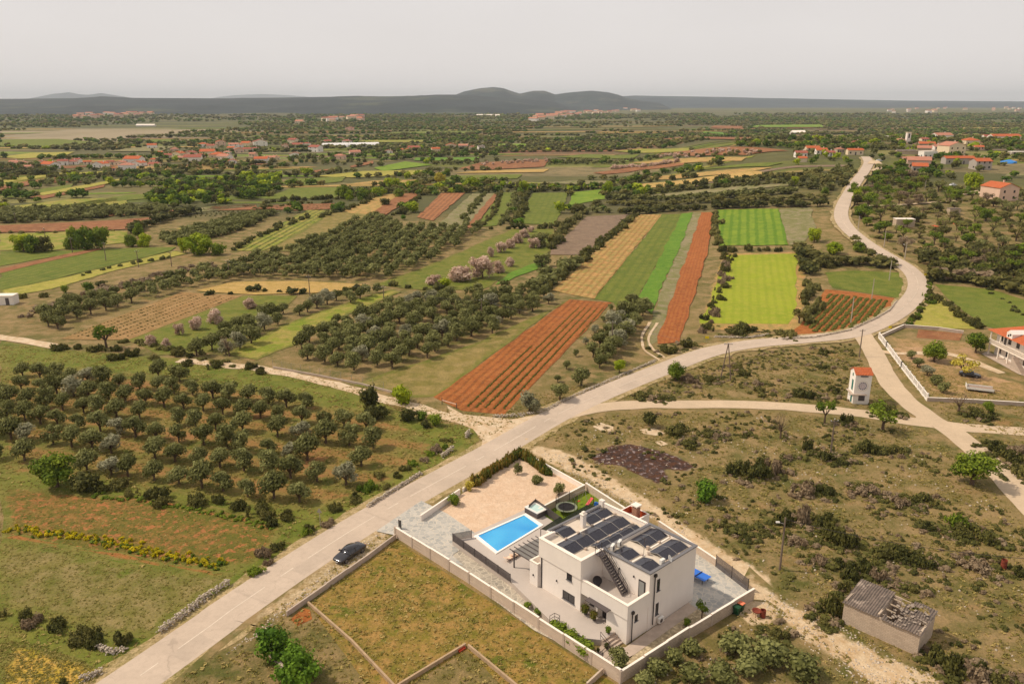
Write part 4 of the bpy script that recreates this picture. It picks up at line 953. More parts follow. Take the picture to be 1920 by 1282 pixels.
for k in range(3): a = k * 2.1; MB().beam((.42 * math.cos(a), .42 * math.sin(a), 0), (.38 * math.cos(a), .38 * math.sin(a), .55), .05).build('leg', rust, gr)
dr = MB().lathe([(.001, 0), (.32, 0), (.32, .45), (.34, .47), (.32, .49), (.32, .95), (.29, .95), (.29, .5), (.001, .5)], n=18).build('metal_drum', rust); dr.location = P(1430, 1156, .02); tag(dr, 'rusty open drum standing next to the round grill', 'drum')
dr2 = dr.copy(); col.objects.link(dr2); dr2.location = P(1881, 1065, 0); dr2.scale = (1.1, 1.1, 1.3); tag(dr2, 'dark red drum standing in the scrub near the right edge', 'drum')
# white gate leaf and small gate
gt = thing('sliding_gate', 'black end post of the open driveway gate by the pale wall', 'gate', P(752, 992, .15), VZ)
MB().box(-.05, .05, -.05, .05, 0, 1.4).build('post', M['black'], gt); MB().box(-.02, .02, .05, .6, .2, 1.3).build('leaf', M['black'], gt)

# ================================================================ RUINED SHED
S0 = P(1578, 1166); S1 = P(1719, 1229); sa = math.atan2(S1.y - S0.y, S1.x - S0.x); SL = (S1 - S0).length; SWd = 4.6
sh = thing('block_shed', 'ruined concrete block shed with a half collapsed corrugated roof', 'shed', S0, sa)
w = MB(); w.box(0, SL, 0, .22, 0, 2.6); w.box(0, .22, .22, SWd, 0, 3.0); w.box(SL - .22, SL, .22, SWd, 0, 2.75); w.box(.22, SL - .22, SWd - .22, SWd, 0, 2.1, 0)
w.box(0.2, 4.6, SWd - .2, SWd + .02, 2.1, 3.2); w.box(SL * .44, SL * .44 + .2, .22, SWd - .22, 0, 2.9)
w.build('wall', M['block'], sh)
cr_ = NT('fibre_cement'); wv_ = cr_.mix(cr_.rng(cr_.noise(1.2, 5, .8), .4, .65), C(126, 112, 102), C(92, 84, 78)); wv_ = cr_.mix(cr_.rng(cr_.noise(.7, 4), .58, .66), wv_, C(168, 152, 138)); M['fibre'] = cr_.out(wv_, .9)
def corr(x0, x1, y0, y1, z0, z1, name='roof', hole=None):
    n = int((x1 - x0) / .045); vs, fs = [], []; J = 12
    for j in range(J + 1):
        for i in range(n + 1):
            x = x0 + (x1 - x0) * i / n; t = j / J; y = y0 + (y1 - y0) * t
            sag = .12 * mnoise.noise(Vector((x * .8, y * .8, 3)))
            vs.append((x, y, z0 + (z1 - z0) * t + .05 * math.sin(x * 2 * math.pi / .28) + sag))
    for j in range(J):
        for i in range(n):
            x = x0 + (x1 - x0) * (i + .5) / n; y = y0 + (y1 - y0) * (j + .5) / J
            if hole and hole(x, y): continue
            fs.append((j * (n + 1) + i, j * (n + 1) + i + 1, (j + 1) * (n + 1) + i + 1, (j + 1) * (n + 1) + i))
    o = MB().add(vs, fs).build(name, M['fibre'], sh); s_ = o.modifiers.new('s', 'SOLIDIFY'); s_.thickness = .02; return o
corr(-.15, SL * .46, -.2, SWd + .3, 2.68, 3.4)
corr(SL * .5, SL + .15, -.2, SWd + .2, 2.6, 3.3, hole=lambda x, y: mnoise.noise(Vector((x * .7, y * .9, 9))) + (y / SWd) * .35 - (x - SL * .5) / SL * .9 > .12 or (x < SL * .66 and y > 1.2))
rf = MB()
for k in range(4): rf.beam((SL * .44, .9 + k * 1.05, 2.6 + k * .14), (SL * .6, .9 + k * 1.05, 2.55 + k * .14), .09, .12)
rf.beam((SL * .44, SWd - .1, 3.2), (SL + .5, SWd - .1, 2.95), .08)
rf.build('rafter', flat('bare_timber', C(190, 170, 146), .9), sh)
db = MB(); 
for k in range(70):
    x = SL * random.uniform(.56, .98); y = random.uniform(.2, SWd - .5); s_ = random.uniform(.06, .2); z = 2.75 + y * .15
    db.box(x - s_, x + s_, y - s_ * .6, y + s_ * .6, z, z + .05, rot=random.uniform(0, 3))
db.build('debris', flat('broken_tile', C(150, 136, 122), .9, var=.35, sc=3), sh)['kind'] = 'stuff'

# ================================================================ TRANSFORMER TOWER
T0 = P(1598, 757); T1 = P(1631, 757)
tw = thing('transformer_tower', 'white transformer tower with orange tiled roof and a round mural', 'tower', (T0.x, T0.y, 0), R(-4))
TW = 3.1; TD = 3.0; TH = 6.2
M['tower'] = flat('tower_render', C(236, 228, 218), .85, var=.05)
gab = MB().box(0, TW, 0, TD, 0, TH)
gab.add([(0, 0, TH), (0, TD, TH), (0, TD / 2, TH + .85), (TW, 0, TH), (TW, TD, TH), (TW, TD / 2, TH + .85)], [(0, 1, 2), (3, 5, 4), (0, 2, 5, 3), (1, 4, 5, 2)]); gab.build('wall', M['tower'], tw)
def tile_mat(name, c1, c2, c3):
    m = NT(name); tc = m.n('ShaderNodeTexCoord'); sep = m.n('ShaderNodeSeparateXYZ'); m.l(tc.outputs['Object'], sep.inputs[0])
    s1 = m.math('SINE', m.math('MULTIPLY', sep.outputs['X'], 2 * math.pi / .3)); s2 = m.math('SINE', m.math('MULTIPLY', sep.outputs['Y'], 2 * math.pi / .38))
    c = m.mix(m.rng(m.noise(2.0, 4, .8), .4, .62), c1, c2); c = m.mix(m.rng(m.noise(.5, 3), .55, .75, 0, .6), c, c3)
    c = m.mix(m.math('MULTIPLY', m.rng(s1, .3, 1), .35), c, tuple(x * .55 for x in c1[:3]) + (1,))
    m.bump(m.math('ADD', s1, m.math('MULTIPLY', s2, .5)), .03); return m.out(c, .85)
M['tile'] = tile_mat('orange_roof_tile', C(206, 112, 68, .9), C(186, 96, 58, .9), C(204, 136, 104, .9))
M['tile_old'] = tile_mat('weathered_roof_tile', C(204, 142, 118, .9), C(186, 124, 100, .9), C(200, 164, 146, .9))
M['tile_red'] = tile_mat('red_roof_tile', C(182, 108, 88, .85), C(162, 92, 76, .85), C(186, 124, 104, .85))
rf = MB(); 
for s in (0, 1):
    e0 = Vector((-.15, -.3 if s == 0 else TD + .3, TH - .06)); e1 = Vector((TW + .15, e0.y, e0.z)); r0 = Vector((-.15, TD / 2, TH + .95)); r1 = Vector((TW + .15, TD / 2, TH + .95))
    q = [e0, e1, r1, r0] if s == 0 else [e1, e0, r0, r1]
    rf.add([*q, *[p - Vector((0, 0, .1)) for p in q]], [(0, 1, 2, 3), (7, 6, 5, 4), (0, 4, 5, 1), (1, 5, 6, 2), (2, 6, 7, 3), (3, 7, 4, 0)])
rf.build('roof', M['tile'], tw)
MB().box(-1.0, 2.4, -.5, -.01, 2.0, 2.12).box(-.5, -.01, -.01, TD, 2.0, 2.12).build('ledge', M['concrete'], tw)
MB().box(1.0, 2.2, -.04, .01, .7, 1.75).build('vent', M['dgrey'], tw)
MB().box(-.03, .01, .6, 1.4, .1, 1.9).build('door', flat('green_door', C(52, 110, 100), .6), tw)
MB().box(-.03, .01, .8, 1.6, 2.6, 4.7).build('shutter', bpy.data.materials['green_door'], tw)
MB().box(-.03, .01, 1.2, 1.7, 5.4, 6.0).build('window', bpy.data.materials['green_door'], tw)
# painted ring of dark marks round a pale disc
mr = MB(); mc = (1.55, 3.75)
def disc(mb, r0, r1, y, n=40, mi=0):
    vs = [(mc[0] + r * math.cos(k * 2 * math.pi / n), y, mc[1] + r * math.sin(k * 2 * math.pi / n)) for r in (r0, r1) for k in range(n)]
    mb.add(vs, [(k, (k + 1) % n, n + (k + 1) % n, n + k) for k in range(n)], mi)
disc(mr, .98, 1.05, -.004); disc(mr, .001, .85, -.004, mi=1)
for k in range(12):
    a = k * math.pi / 6; x, z = mc[0] + .68 * math.cos(a), mc[1] + .68 * math.sin(a); r_ = .11
    mr.add([(x + r_ * math.cos(j * math.pi / 4) * 1.2, -.008, z + r_ * math.sin(j * math.pi / 4)) for j in range(8)], [tuple(range(8))], 2)
for k in range(10):
    a = k * math.pi / 5; x, z = mc[0] + .32 * math.cos(a), mc[1] + .32 * math.sin(a)
    mr.add([(x + .06 * math.cos(j * math.pi / 3), -.008, z + .06 * math.sin(j * math.pi / 3)) for j in range(6)], [tuple(range(6))], 3)
mr.build('mural', [flat('mural_ring', C(206, 190, 168)), flat('mural_disc', C(206, 196, 196)), flat('mural_dark', C(92, 82, 96)), flat('mural_red', C(160, 92, 84))], tw)
MB().box(.9, 2.3, -.25, -.01, 5.7, 5.85).build('insulator_bracket', M['dgrey'], tw)
# ================================================================ PLANTS
def leafy(name, ca, cb, trans=.25, rough=.8):
    m = NT(name); a = m.n('ShaderNodeAttribute', attribute_name='tint'); oi = m.n('ShaderNodeObjectInfo')
    f = m.math('ADD', a.outputs['Fac'], m.math('MULTIPLY', m.math('SUBTRACT', oi.outputs['Random'], .5), .5), clamp=True)
    c = m.mix(f, ca, cb); m.l(c, m.b.inputs['Base Color']); m.b.inputs['Roughness'].default_value = rough
    if trans:
        t = m.n('ShaderNodeBsdfTranslucent'); m.l(c, t.inputs[0]); mx = m.n('ShaderNodeMixShader'); mx.inputs[0].default_value = trans
        m.l(m.b.outputs[0], mx.inputs[1]); m.l(t.outputs[0], mx.inputs[2]); m.l(mx.outputs[0], m.t.nodes['Material Output'].inputs[0])
    return m.mat
LK = 1.0
M['olive'] = leafy('olive_leaves', C(90, 92, 44, LK), C(148, 148, 90, LK))
M['olive_silver'] = leafy('silvery_olive_leaves', C(122, 120, 88, LK), C(176, 172, 140, LK))
M['green'] = leafy('green_leaves', C(72, 96, 22, LK), C(136, 150, 44, LK))
M['lime_leaf'] = leafy('spring_leaves', C(112, 134, 18, LK), C(176, 184, 40, LK))
M['fig'] = leafy('fig_leaves', C(62, 96, 20, LK), C(116, 148, 40, LK))
M['dark'] = leafy('dark_evergreen_leaves', C(60, 64, 26, LK), C(112, 108, 52, LK))
M['shrub'] = leafy('scrub_leaves', C(80, 80, 36, LK), C(134, 126, 68, LK))
M['drybush'] = leafy('dry_twigs', C(120, 100, 76, LK), C(166, 146, 118, LK))
M['blossom'] = leafy('pale_blossom', C(176, 146, 122, LK), C(226, 200, 182, LK))
M['yellow'] = leafy('yellow_green_leaves', C(160, 146, 44, LK), C(206, 190, 84, LK))
M['mustard'] = leafy('yellow_flowers', C(150, 140, 16, LK), C(240, 214, 20, LK))
M['hedge'] = leafy('hedge_leaves', C(70, 84, 24, LK), C(150, 120, 50, LK))
M['grasst'] = leafy('grass_tufts', C(116, 112, 46, LK), C(196, 172, 108, LK), .3)
M['bark'] = flat('bark', C(96, 78, 62), .95, var=.25, sc=3)
M['stone'] = flat('limestone', C(184, 170, 152), .95, var=.35, sc=2.5)
M['crop'] = leafy('crop_leaves', C(86, 96, 34, LK), C(128, 124, 58, LK))

ico = bmesh.new(); bmesh.ops.create_icosphere(ico, subdivisions=1, radius=1); icoV = np.array([v.co[:] for v in ico.verts]); icoF = np.array([[v.index for v in f.verts] for f in ico.faces]); ico.free()
class TM:    # numpy mesh: quads + tris with tint
    def __init__(s): s.V = []; s.Q = []; s.T = []; s.tint = []; s.n = 0
    def quads(s, V, tint): k = len(V) // 4; s.V.append(V); s.Q.append(np.arange(k * 4).reshape(k, 4) + s.n); s.tint.append(tint); s.n += len(V)
    def tris(s, V, F_, tint): s.V.append(V); s.T.append(F_ + s.n); s.tint.append(tint); s.n += len(V)
    def arr(s):
        return (np.concatenate(s.V), np.concatenate(s.Q) if s.Q else np.zeros((0, 4), int), np.concatenate(s.T) if s.T else np.zeros((0, 3), int), np.concatenate(s.tint))
def crown(lobes, n, size, r, core=.62, flat_=.0, asp=.7):
    tm = TM(); vol = np.array([l[3] * l[4] for l in lobes]); vol = vol / vol.sum()
    for l, w in zip(lobes, vol):
        k = max(3, int(n * w)); d = r.normal(size=(k, 3)); d /= np.linalg.norm(d, axis=1)[:, None]
        rad = r.uniform(.72, 1.08, (k, 1)) + .12 * r.normal(size=(k, 1)) * .5
        c = np.array(l[:3]) + d * rad * np.array([l[3], l[3], l[4]])
        nrm = d + r.normal(size=(k, 3)) * .55; nrm[:, 2] += .25; nrm /= np.linalg.norm(nrm, axis=1)[:, None]
        a = np.cross(nrm, r.normal(size=(k, 3))); a /= np.linalg.norm(a, axis=1)[:, None]; b = np.cross(nrm, a)
        s_ = size * r.uniform(.6, 1.35, (k, 1)) / 2
        V = np.stack([c - a * s_ - b * s_ * asp, c + a * s_ - b * s_ * asp * .6, c + a * s_ * .8 + b * s_ * asp, c - a * s_ * .7 + b * s_ * asp], 1).reshape(-1, 3)
        tint = np.clip(r.uniform(0, 1, k) * .65 + .15 + .2 * r.normal(), 0, 1); tm.quads(V, np.repeat(tint, 4))
        if core:
            jit = 1 + r.uniform(-.18, .18, (len(icoV), 1))
            tm.tris(icoV * jit * np.array([l[3], l[3], l[4]]) * core + np.array(l[:3]), icoF, np.full(len(icoV), .2))
    return tm.arr()
def mk_mesh(name, A, mats):
    V, Q, T, tint = A
    me = bpy.data.meshes.new(name); nq, nt = len(Q), len(T)
    me.vertices.add(len(V)); me.vertices.foreach_set('co', V.astype(np.float32).ravel())
    me.loops.add(nq * 4 + nt * 3); me.loops.foreach_set('vertex_index', np.concatenate([Q.ravel(), T.ravel()]).astype(np.int32))
    me.polygons.add(nq + nt); st = np.concatenate([np.arange(nq) * 4, nq * 4 + np.arange(nt) * 3]).astype(np.int32)
    me.polygons.foreach_set('loop_start', st)
    me.update(calc_edges=True)
    a = me.attributes.new('tint', 'FLOAT', 'POINT'); a.data.foreach_set('value', tint.astype(np.float32))
    for m in (mats if isinstance(mats, (list, tuple)) else [mats]): me.materials.append(m)
    return me
def olive_lobes(r, h=3.6, rad=1.75):
    L = []; k = r.integers(8, 12)
    for i in range(k):
        a = i * 2 * math.pi / k + r.uniform(-.5, .5); d = rad * r.uniform(.3, .72)
        L.append((d * math.cos(a), d * math.sin(a), h * r.uniform(.38, .8), rad * r.uniform(.34, .5), h * r.uniform(.15, .24)))
    L.append((r.uniform(-.3, .3), r.uniform(-.3, .3), h * .82, rad * .42, h * .16)); return L
def limbs(lobes, r, th=.16, base=.6, fork=.9):
    mb = MB(); mb.tube([(0, 0, -.1), (.05, 0, base), (0, .05, fork)], [th * 1.25, th, th * .9], 6)
    for l in lobes[::1]:
        m1 = Vector((l[0] * .45, l[1] * .45, fork + (l[2] - fork) * .5)); mb.tube([(0, 0, fork - .1), m1, (l[0], l[1], l[2])], [th * .55, th * .38, th * .15], 4)
    return mb
TPL = {}
def tpl(kind, mat, var):
    """(trunk mesh, crown mesh, nominal width, nominal height)"""
    key = (kind, mat, var)
    if key in TPL: return TPL[key]
    r = np.random.default_rng(hash((kind, var)) % 99991 if False else sum(map(ord, kind)) * 31 + var)
    if kind == 'olive': L = olive_lobes(r); A = crown(L, 1150, .28, r, .45); tr = limbs(L, r, .16, .5, .8); nom = (4.2, 4.2)
    elif kind == 'broad':
        L = [(2.0 * math.cos(i * 1.05 + r.uniform(-.3, .3)) * r.uniform(.5, 1), 2.0 * math.sin(i * 1.05) * r.uniform(.5, 1), r.uniform(1.7, 4.9), r.uniform(.8, 1.7), r.uniform(.7, 1.4)) for i in range(11)] + [(0, 0, 4.9, 1.5, 1.2), (0, 0, 3.0, 1.9, 1.5)]
        A = crown(L, 2300, .34, r, .6); tr = limbs(L, r, .24, 1.0, 1.5); nom = (6.6, 6.2)
    elif kind == 'full':     # crown down to the ground, uneven dome
        L = [(2.1 * math.cos(i * .75 + r.uniform(-.3, .3)) * r.uniform(.4, 1.05), 2.1 * math.sin(i * .75) * r.uniform(.4, 1.05), r.uniform(1.0, 3.9), r.uniform(.8, 1.5), r.uniform(.8, 1.4)) for i in range(11)] + [(0, 0, 3.6, 1.5, 1.3)]
        A = crown(L, 1300, .4, r, .7); tr = limbs(L[:4], r, .2, .8, 1.2); nom = (6.4, 5.2)
    elif kind == 'open':     # open-crowned almond or fruit tree
        L = [(1.5 * math.cos(i * .9 + r.uniform(-.3, .3)) * r.uniform(.5, 1.1), 1.5 * math.sin(i * .9) * r.uniform(.5, 1.1), r.uniform(2.0, 3.6), r.uniform(.5, .85), r.uniform(.4, .7)) for i in range(9)]
        A = crown(L, 520, .3, r, .25); tr = limbs(L, r, .17, .9, 1.3); nom = (4.6, 4.2)
    elif kind == 'bare':
        L = [(1.3 * math.cos(i * .8 + r.uniform(-.3, .3)) * r.uniform(.4, 1.1), 1.3 * math.sin(i * .8) * r.uniform(.4, 1.1), r.uniform(2.0, 3.8), .7, .6) for i in range(12)]
        A = crown(L, 420, .26, r, 0, asp=.18); tr = limbs(L, r, .15, .8, 1.2); nom = (4.0, 4.4)
    elif kind == 'shrub':
        L = [(r.uniform(-1.35, 1.35), r.uniform(-1.0, 1.0), r.uniform(.1, .6), r.uniform(.25, .75), r.uniform(.2, .6)) for i in range(11)]
        A = crown(L, 620, .24, r, .7); tr = None; nom = (3.5, 1.2)
    elif kind == 'bush':     # upright rounded bush down to the ground
        L = [(r.uniform(-.6, .6), r.uniform(-.6, .6), r.uniform(.6, 1.7), r.uniform(.7, .95), r.uniform(.6, .85)) for i in range(6)]
        A = crown(L, 560, .28, r, .72); tr = None; nom = (2.9, 2.5)
    cm = mk_mesh(kind + '_crown', A, M[mat]); tm = None
    if tr:
        o = tr.build('tmp', M['bark']); tm = o.data; bpy.data.objects.remove(o)
    TPL[key] = (tm, cm) + nom; return TPL[key]
PLN = 0
def plant(name, loc, w, h, kind, mat, label, cat, group=None, var=None):
    """a tree or bush w metres wide and h metres tall"""
    global PLN; PLN += 1
    if var is None: var = PLN % 5
    tm, cm, nw, nh = tpl(kind, mat, var)
    sx = w / nw; sz = h / nh; rz = random.uniform(0, 6.28)
    if tm is None:
        o = bpy.data.objects.new(name, cm); col.objects.link(o); tag(o, label, cat, group)
    else:
        o = thing(name, label, cat, group=group)
        for nm, me in (('trunk', tm), ('crown', cm)):
            c = bpy.data.objects.new(nm, me); col.objects.link(c); c.parent = o
    o.location = loc; o.rotation_euler.z = rz; o.scale = (sx, sx, sz); return o
def pplant(px, py, wpx, hpx, *a, **k):
    p = P(px, py); s_ = wid(px, py, 1); ele = math.cos(math.atan2(CAM_H - p.z, p.y))
    w = wpx * s_; h = max(.35 * w, (hpx * s_ - .35 * w * math.sin(math.atan2(CAM_H - p.z, p.y)) * 2 * .5) / ele)
    return plant(a[0], p, w, h, *a[1:], **k)

# low-detail crowns merged into single masses ("stuff")
def lod(kind, var):
    key = ('lod', kind, var)
    if key in TPL: return TPL[key]
    r = np.random.default_rng(1000 + sum(map(ord, kind)) + var)
    if kind == 'olive': L = olive_lobes(r)[:7]; L.append((0, 0, 2.6, 1.0, .8)); A = crown(L, 170, .5, r, .68)
    elif kind == 'round': L = [(r.uniform(-.9, .9), r.uniform(-.9, .9), r.uniform(1.3, 2.4), r.uniform(.9, 1.3), r.uniform(.7, 1.0)) for i in range(4)]; A = crown(L, 70, .8, r, .8)
    elif kind == 'low': L = [(r.uniform(-.9, .9), r.uniform(-.9, .9), r.uniform(.3, .9), r.uniform(.7, 1.1), r.uniform(.5, .7)) for i in range(4)]; A = crown(L, 50, .55, r, .85)
    elif kind == 'far': L = [(r.uniform(-1.2, 1.2), r.uniform(-1.2, 1.2), r.uniform(.9, 1.8), r.uniform(1.0, 1.6), r.uniform(.8, 1.1)) for i in range(3)]; A = crown(L, 18, 1.3, r, .9)
    elif kind == 'twig': L = [(r.uniform(-.5, .5), r.uniform(-.5, .5), r.uniform(.4, 1.3), .6, .5) for i in range(3)]; A = crown(L, 40, .5, r, 0, asp=.2)
    elif kind == 'tuft': L = [(0, 0, .08, .28, .12)]; A = crown(L, 7, .26, r, 0, asp=.5)
    elif kind == 'rock': tm = TM(); tm.tris(icoV * (1 + r.uniform(-.35, .45, (len(icoV), 1))) * np.array([.5, .42, .3]), icoF, np.full(len(icoV), r.uniform(0, 1))); A = tm.arr()
    TPL[key] = A; return A
def mass(name, items, mat, nvar=5, kind=None, label=None, cat=None, group=None):
    """items: (template kind, x, y, z, scale, zscale, tint offset) -> one mesh"""
    if not items: return None
    Vs, Qs, Ts, Ti = [], [], [], []; n = 0
    for k_, x, y, z, s_, zs, dt in items:
        V, Q, T, ti = lod(k_, random.randrange(nvar)); a = random.uniform(0, 6.28); c_, s2 = math.cos(a), math.sin(a)
        W_ = np.empty_like(V); W_[:, 0] = (V[:, 0] * c_ - V[:, 1] * s2) * s_ + x; W_[:, 1] = (V[:, 0] * s2 + V[:, 1] * c_) * s_ + y; W_[:, 2] = V[:, 2] * zs + z
        Vs.append(W_); Qs.append(Q + n); Ts.append(T + n); Ti.append(np.clip(ti + dt, 0, 1)); n += len(V)
    me = mk_mesh(name, (np.concatenate(Vs), np.concatenate(Qs), np.concatenate(Ts), np.concatenate(Ti)), mat)
    o = bpy.data.objects.new(name, me); col.objects.link(o)
    return tag(o, label, cat, group, 'stuff' if kind is None else (kind or None))
def lattice(poly, ang, sp, row, jit=.4, skip=.04):
    """points in world polygon on a planting grid"""
    ca, sa_ = math.cos(ang), math.sin(ang); rot = [(x * ca + y * sa_, -x * sa_ + y * ca) for x, y in poly]
    x0, x1 = min(p[0] for p in rot), max(p[0] for p in rot); y0_, y1_ = min(p[1] for p in rot), max(p[1] for p in rot)
    out = []; y = y0_ + row / 2
    while y < y1_:
        x = x0 + random.uniform(0, sp)
        while x < x1:
            a, b = x + random.gauss(0, jit), y + random.gauss(0, jit * .6)
            if inpoly(a, b, rot) and random.random() > skip: out.append((a * ca - b * sa_, a * sa_ + b * ca))
            x += sp
        y += row
    return out
def scatter(poly, n):
    xs_ = [p[0] for p in poly]; ys_ = [p[1] for p in poly]; out = []
    while len(out) < n:
        x, y = random.uniform(min(xs_), max(xs_)), random.uniform(min(ys_), max(ys_))
        if inpoly(x, y, poly): out.append((x, y))
    return out
def pline(pxl, step):
    pts = pp(pxl); out = []
    for a, b in zip(pts[:-1], pts[1:]):
        L = math.hypot(b[0] - a[0], b[1] - a[1]); k = max(1, int(L / step))
        out += [(a[0] + (b[0] - a[0]) * i / k, a[1] + (b[1] - a[1]) * i / k) for i in range(k)]
    return out

# ---- olive groves: the nearest trees are individual, the distant ones are one mass
GROVES = [
 ('olive in the near grove left of the main road', [(-30, 715), (30, 705), (140, 700), (350, 712), (520, 745), (620, 775), (700, 800), (735, 838), (700, 880), (640, 930), (590, 950), (470, 940), (300, 915), (165, 900), (120, 860), (-30, 875)], fa((195, 890), (430, 925)), 4.3, 6.8, 3.9),
 ('olive in the dark grove beside the red crop field', [(545, 672), (560, 640), (640, 605), (760, 572), (860, 552), (930, 548), (1010, 552), (1045, 562), (960, 610), (860, 655), (760, 690), (700, 700), (620, 692)], fa((560, 690), (700, 722)), 4.6, 5.0, 4.3),
 ('olive in the slanting row above the brown vineyard', [(55, 612), (110, 575), (250, 545), (390, 512), (450, 505), (450, 525), (340, 545), (180, 590), (110, 618)], fa((60, 610), (430, 510)), 4.6, 5.2, 4.2),
 ('olive in the row beside the light green strip', [(365, 670), (420, 625), (520, 590), (620, 562), (700, 545), (715, 552), (620, 582), (530, 615), (430, 665)], fa((430, 655), (640, 570)), 4.8, 5.4, 4.2),
 ('large olive in the dense row right of the red crop field', [(1090, 688), (1120, 655), (1160, 600), (1190, 570), (1215, 572), (1205, 610), (1160, 665), (1120, 700)], fa((1110, 695), (1205, 575)), 4.0, 4.2, 4.6),
 ('olive in the big distant grove', [(430, 522), (450, 495), (560, 470), (640, 432), (700, 408), (722, 410), (760, 430), (905, 430), (880, 450), (810, 490), (722, 527), (560, 524)], fa((560, 500), (700, 410)), 5.0, 5.0, 4.6),
]
oli = []
for lab, pxl, ang, sp, row, size in GROVES:
    for x, y in lattice(pp(pxl), ang, sp, row): oli.append((y, x, lab, size * 1.12, round((-x * math.sin(ang) + y * math.cos(ang)) / row)))
# singles
for x, y in ((1145, 582), (1131, 603), (1115, 624), (1098, 645), (1080, 668), (1062, 692), (1045, 716)):
    p = P(x, y); oli.append((p.y, p.x, 'small round olive in the single line beside the red crop field', 2.2, 0))
oli.sort()
adj = [('olive', 'dark grey green'), ('olive', 'round crowned'), ('olive_silver', 'pale silvery'), ('olive', 'forked trunk'), ('olive', 'spreading')]
far_ol = []
SHORT = {'olive in the near grove left of the main road': 'near olive grove', 'olive in the dark grove beside the red crop field': 'dark middle grove', 'olive in the slanting row above the brown vineyard': 'grove above the brown vineyard', 'olive in the row beside the light green strip': 'olives by the light green strip', 'large olive in the dense row right of the red crop field': 'large olives right of the crop field', 'olive in the big distant grove': 'big distant grove'}
def mklab(ad, lab, rk, ix):
    if 'small round' in lab: return f'small round olive, {ORD[ix]} from the left in the line beside the crop field'
    ad = {'pale silvery': 'silvery', 'dark grey green': 'dark'}.get(ad, ad)
    return f'{ad} olive, {ORD[ix]} from left, {ORD[rk] if rk else "front"} row of {SHORT[lab]}'
ORD = ['first', 'second', 'third', 'fourth', 'fifth', 'sixth', 'seventh', 'eighth', 'ninth', 'tenth', 'eleventh', 'twelfth', 'thirteenth', 'fourteenth', 'fifteenth', 'sixteenth', 'seventeenth', 'eighteenth', 'nineteenth', 'twentieth'] + [str(k) + 'th' for k in range(21, 120)]
near_ = oli[:292]; rowrank = {}; inrow = {}
for lab in set(o[2] for o in near_):
    rws = {}
    for o in near_:
        if o[2] == lab: rws.setdefault(o[4], []).append(o)
    for rk, (k_, os_) in enumerate(sorted(rws.items(), key=lambda t: np.mean([q[0] for q in t[1]]))):
        for ix, o in enumerate(sorted(os_, key=lambda q: q[1] / q[0])): rowrank[o] = rk; inrow[o] = ix
for i, (y, x, lab, size, rw) in enumerate(oli):
    s_ = size * random.uniform(.8, 1.22); z = hgt(x, y)
    if i < 292:
        mt, ad = adj[0 if random.random() < .5 else random.randrange(5)]
        k = adj.index((mt, ad))
        plant('olive_tree', (x, y, z), s_ * .98, s_ * random.uniform(.88, 1.1), 'olive', mt, (f'{ad} ' + lab.replace('olive in', 'olive') + ',').replace(',', '') if False else mklab(ad, lab, rowrank[oli[i]], inrow[oli[i]]), 'olive tree', 'olive trees of: ' + lab.replace('olive in ', '').replace('large ', '').replace('small round ', ''), var=k)
    else: far_ol.append(('olive', x, y, z, s_ / 4.0, s_ / 4.4, random.uniform(-.25, .25)))
print('olives', len(oli))
mass('distant_olive_grove', far_ol, M['olive'])
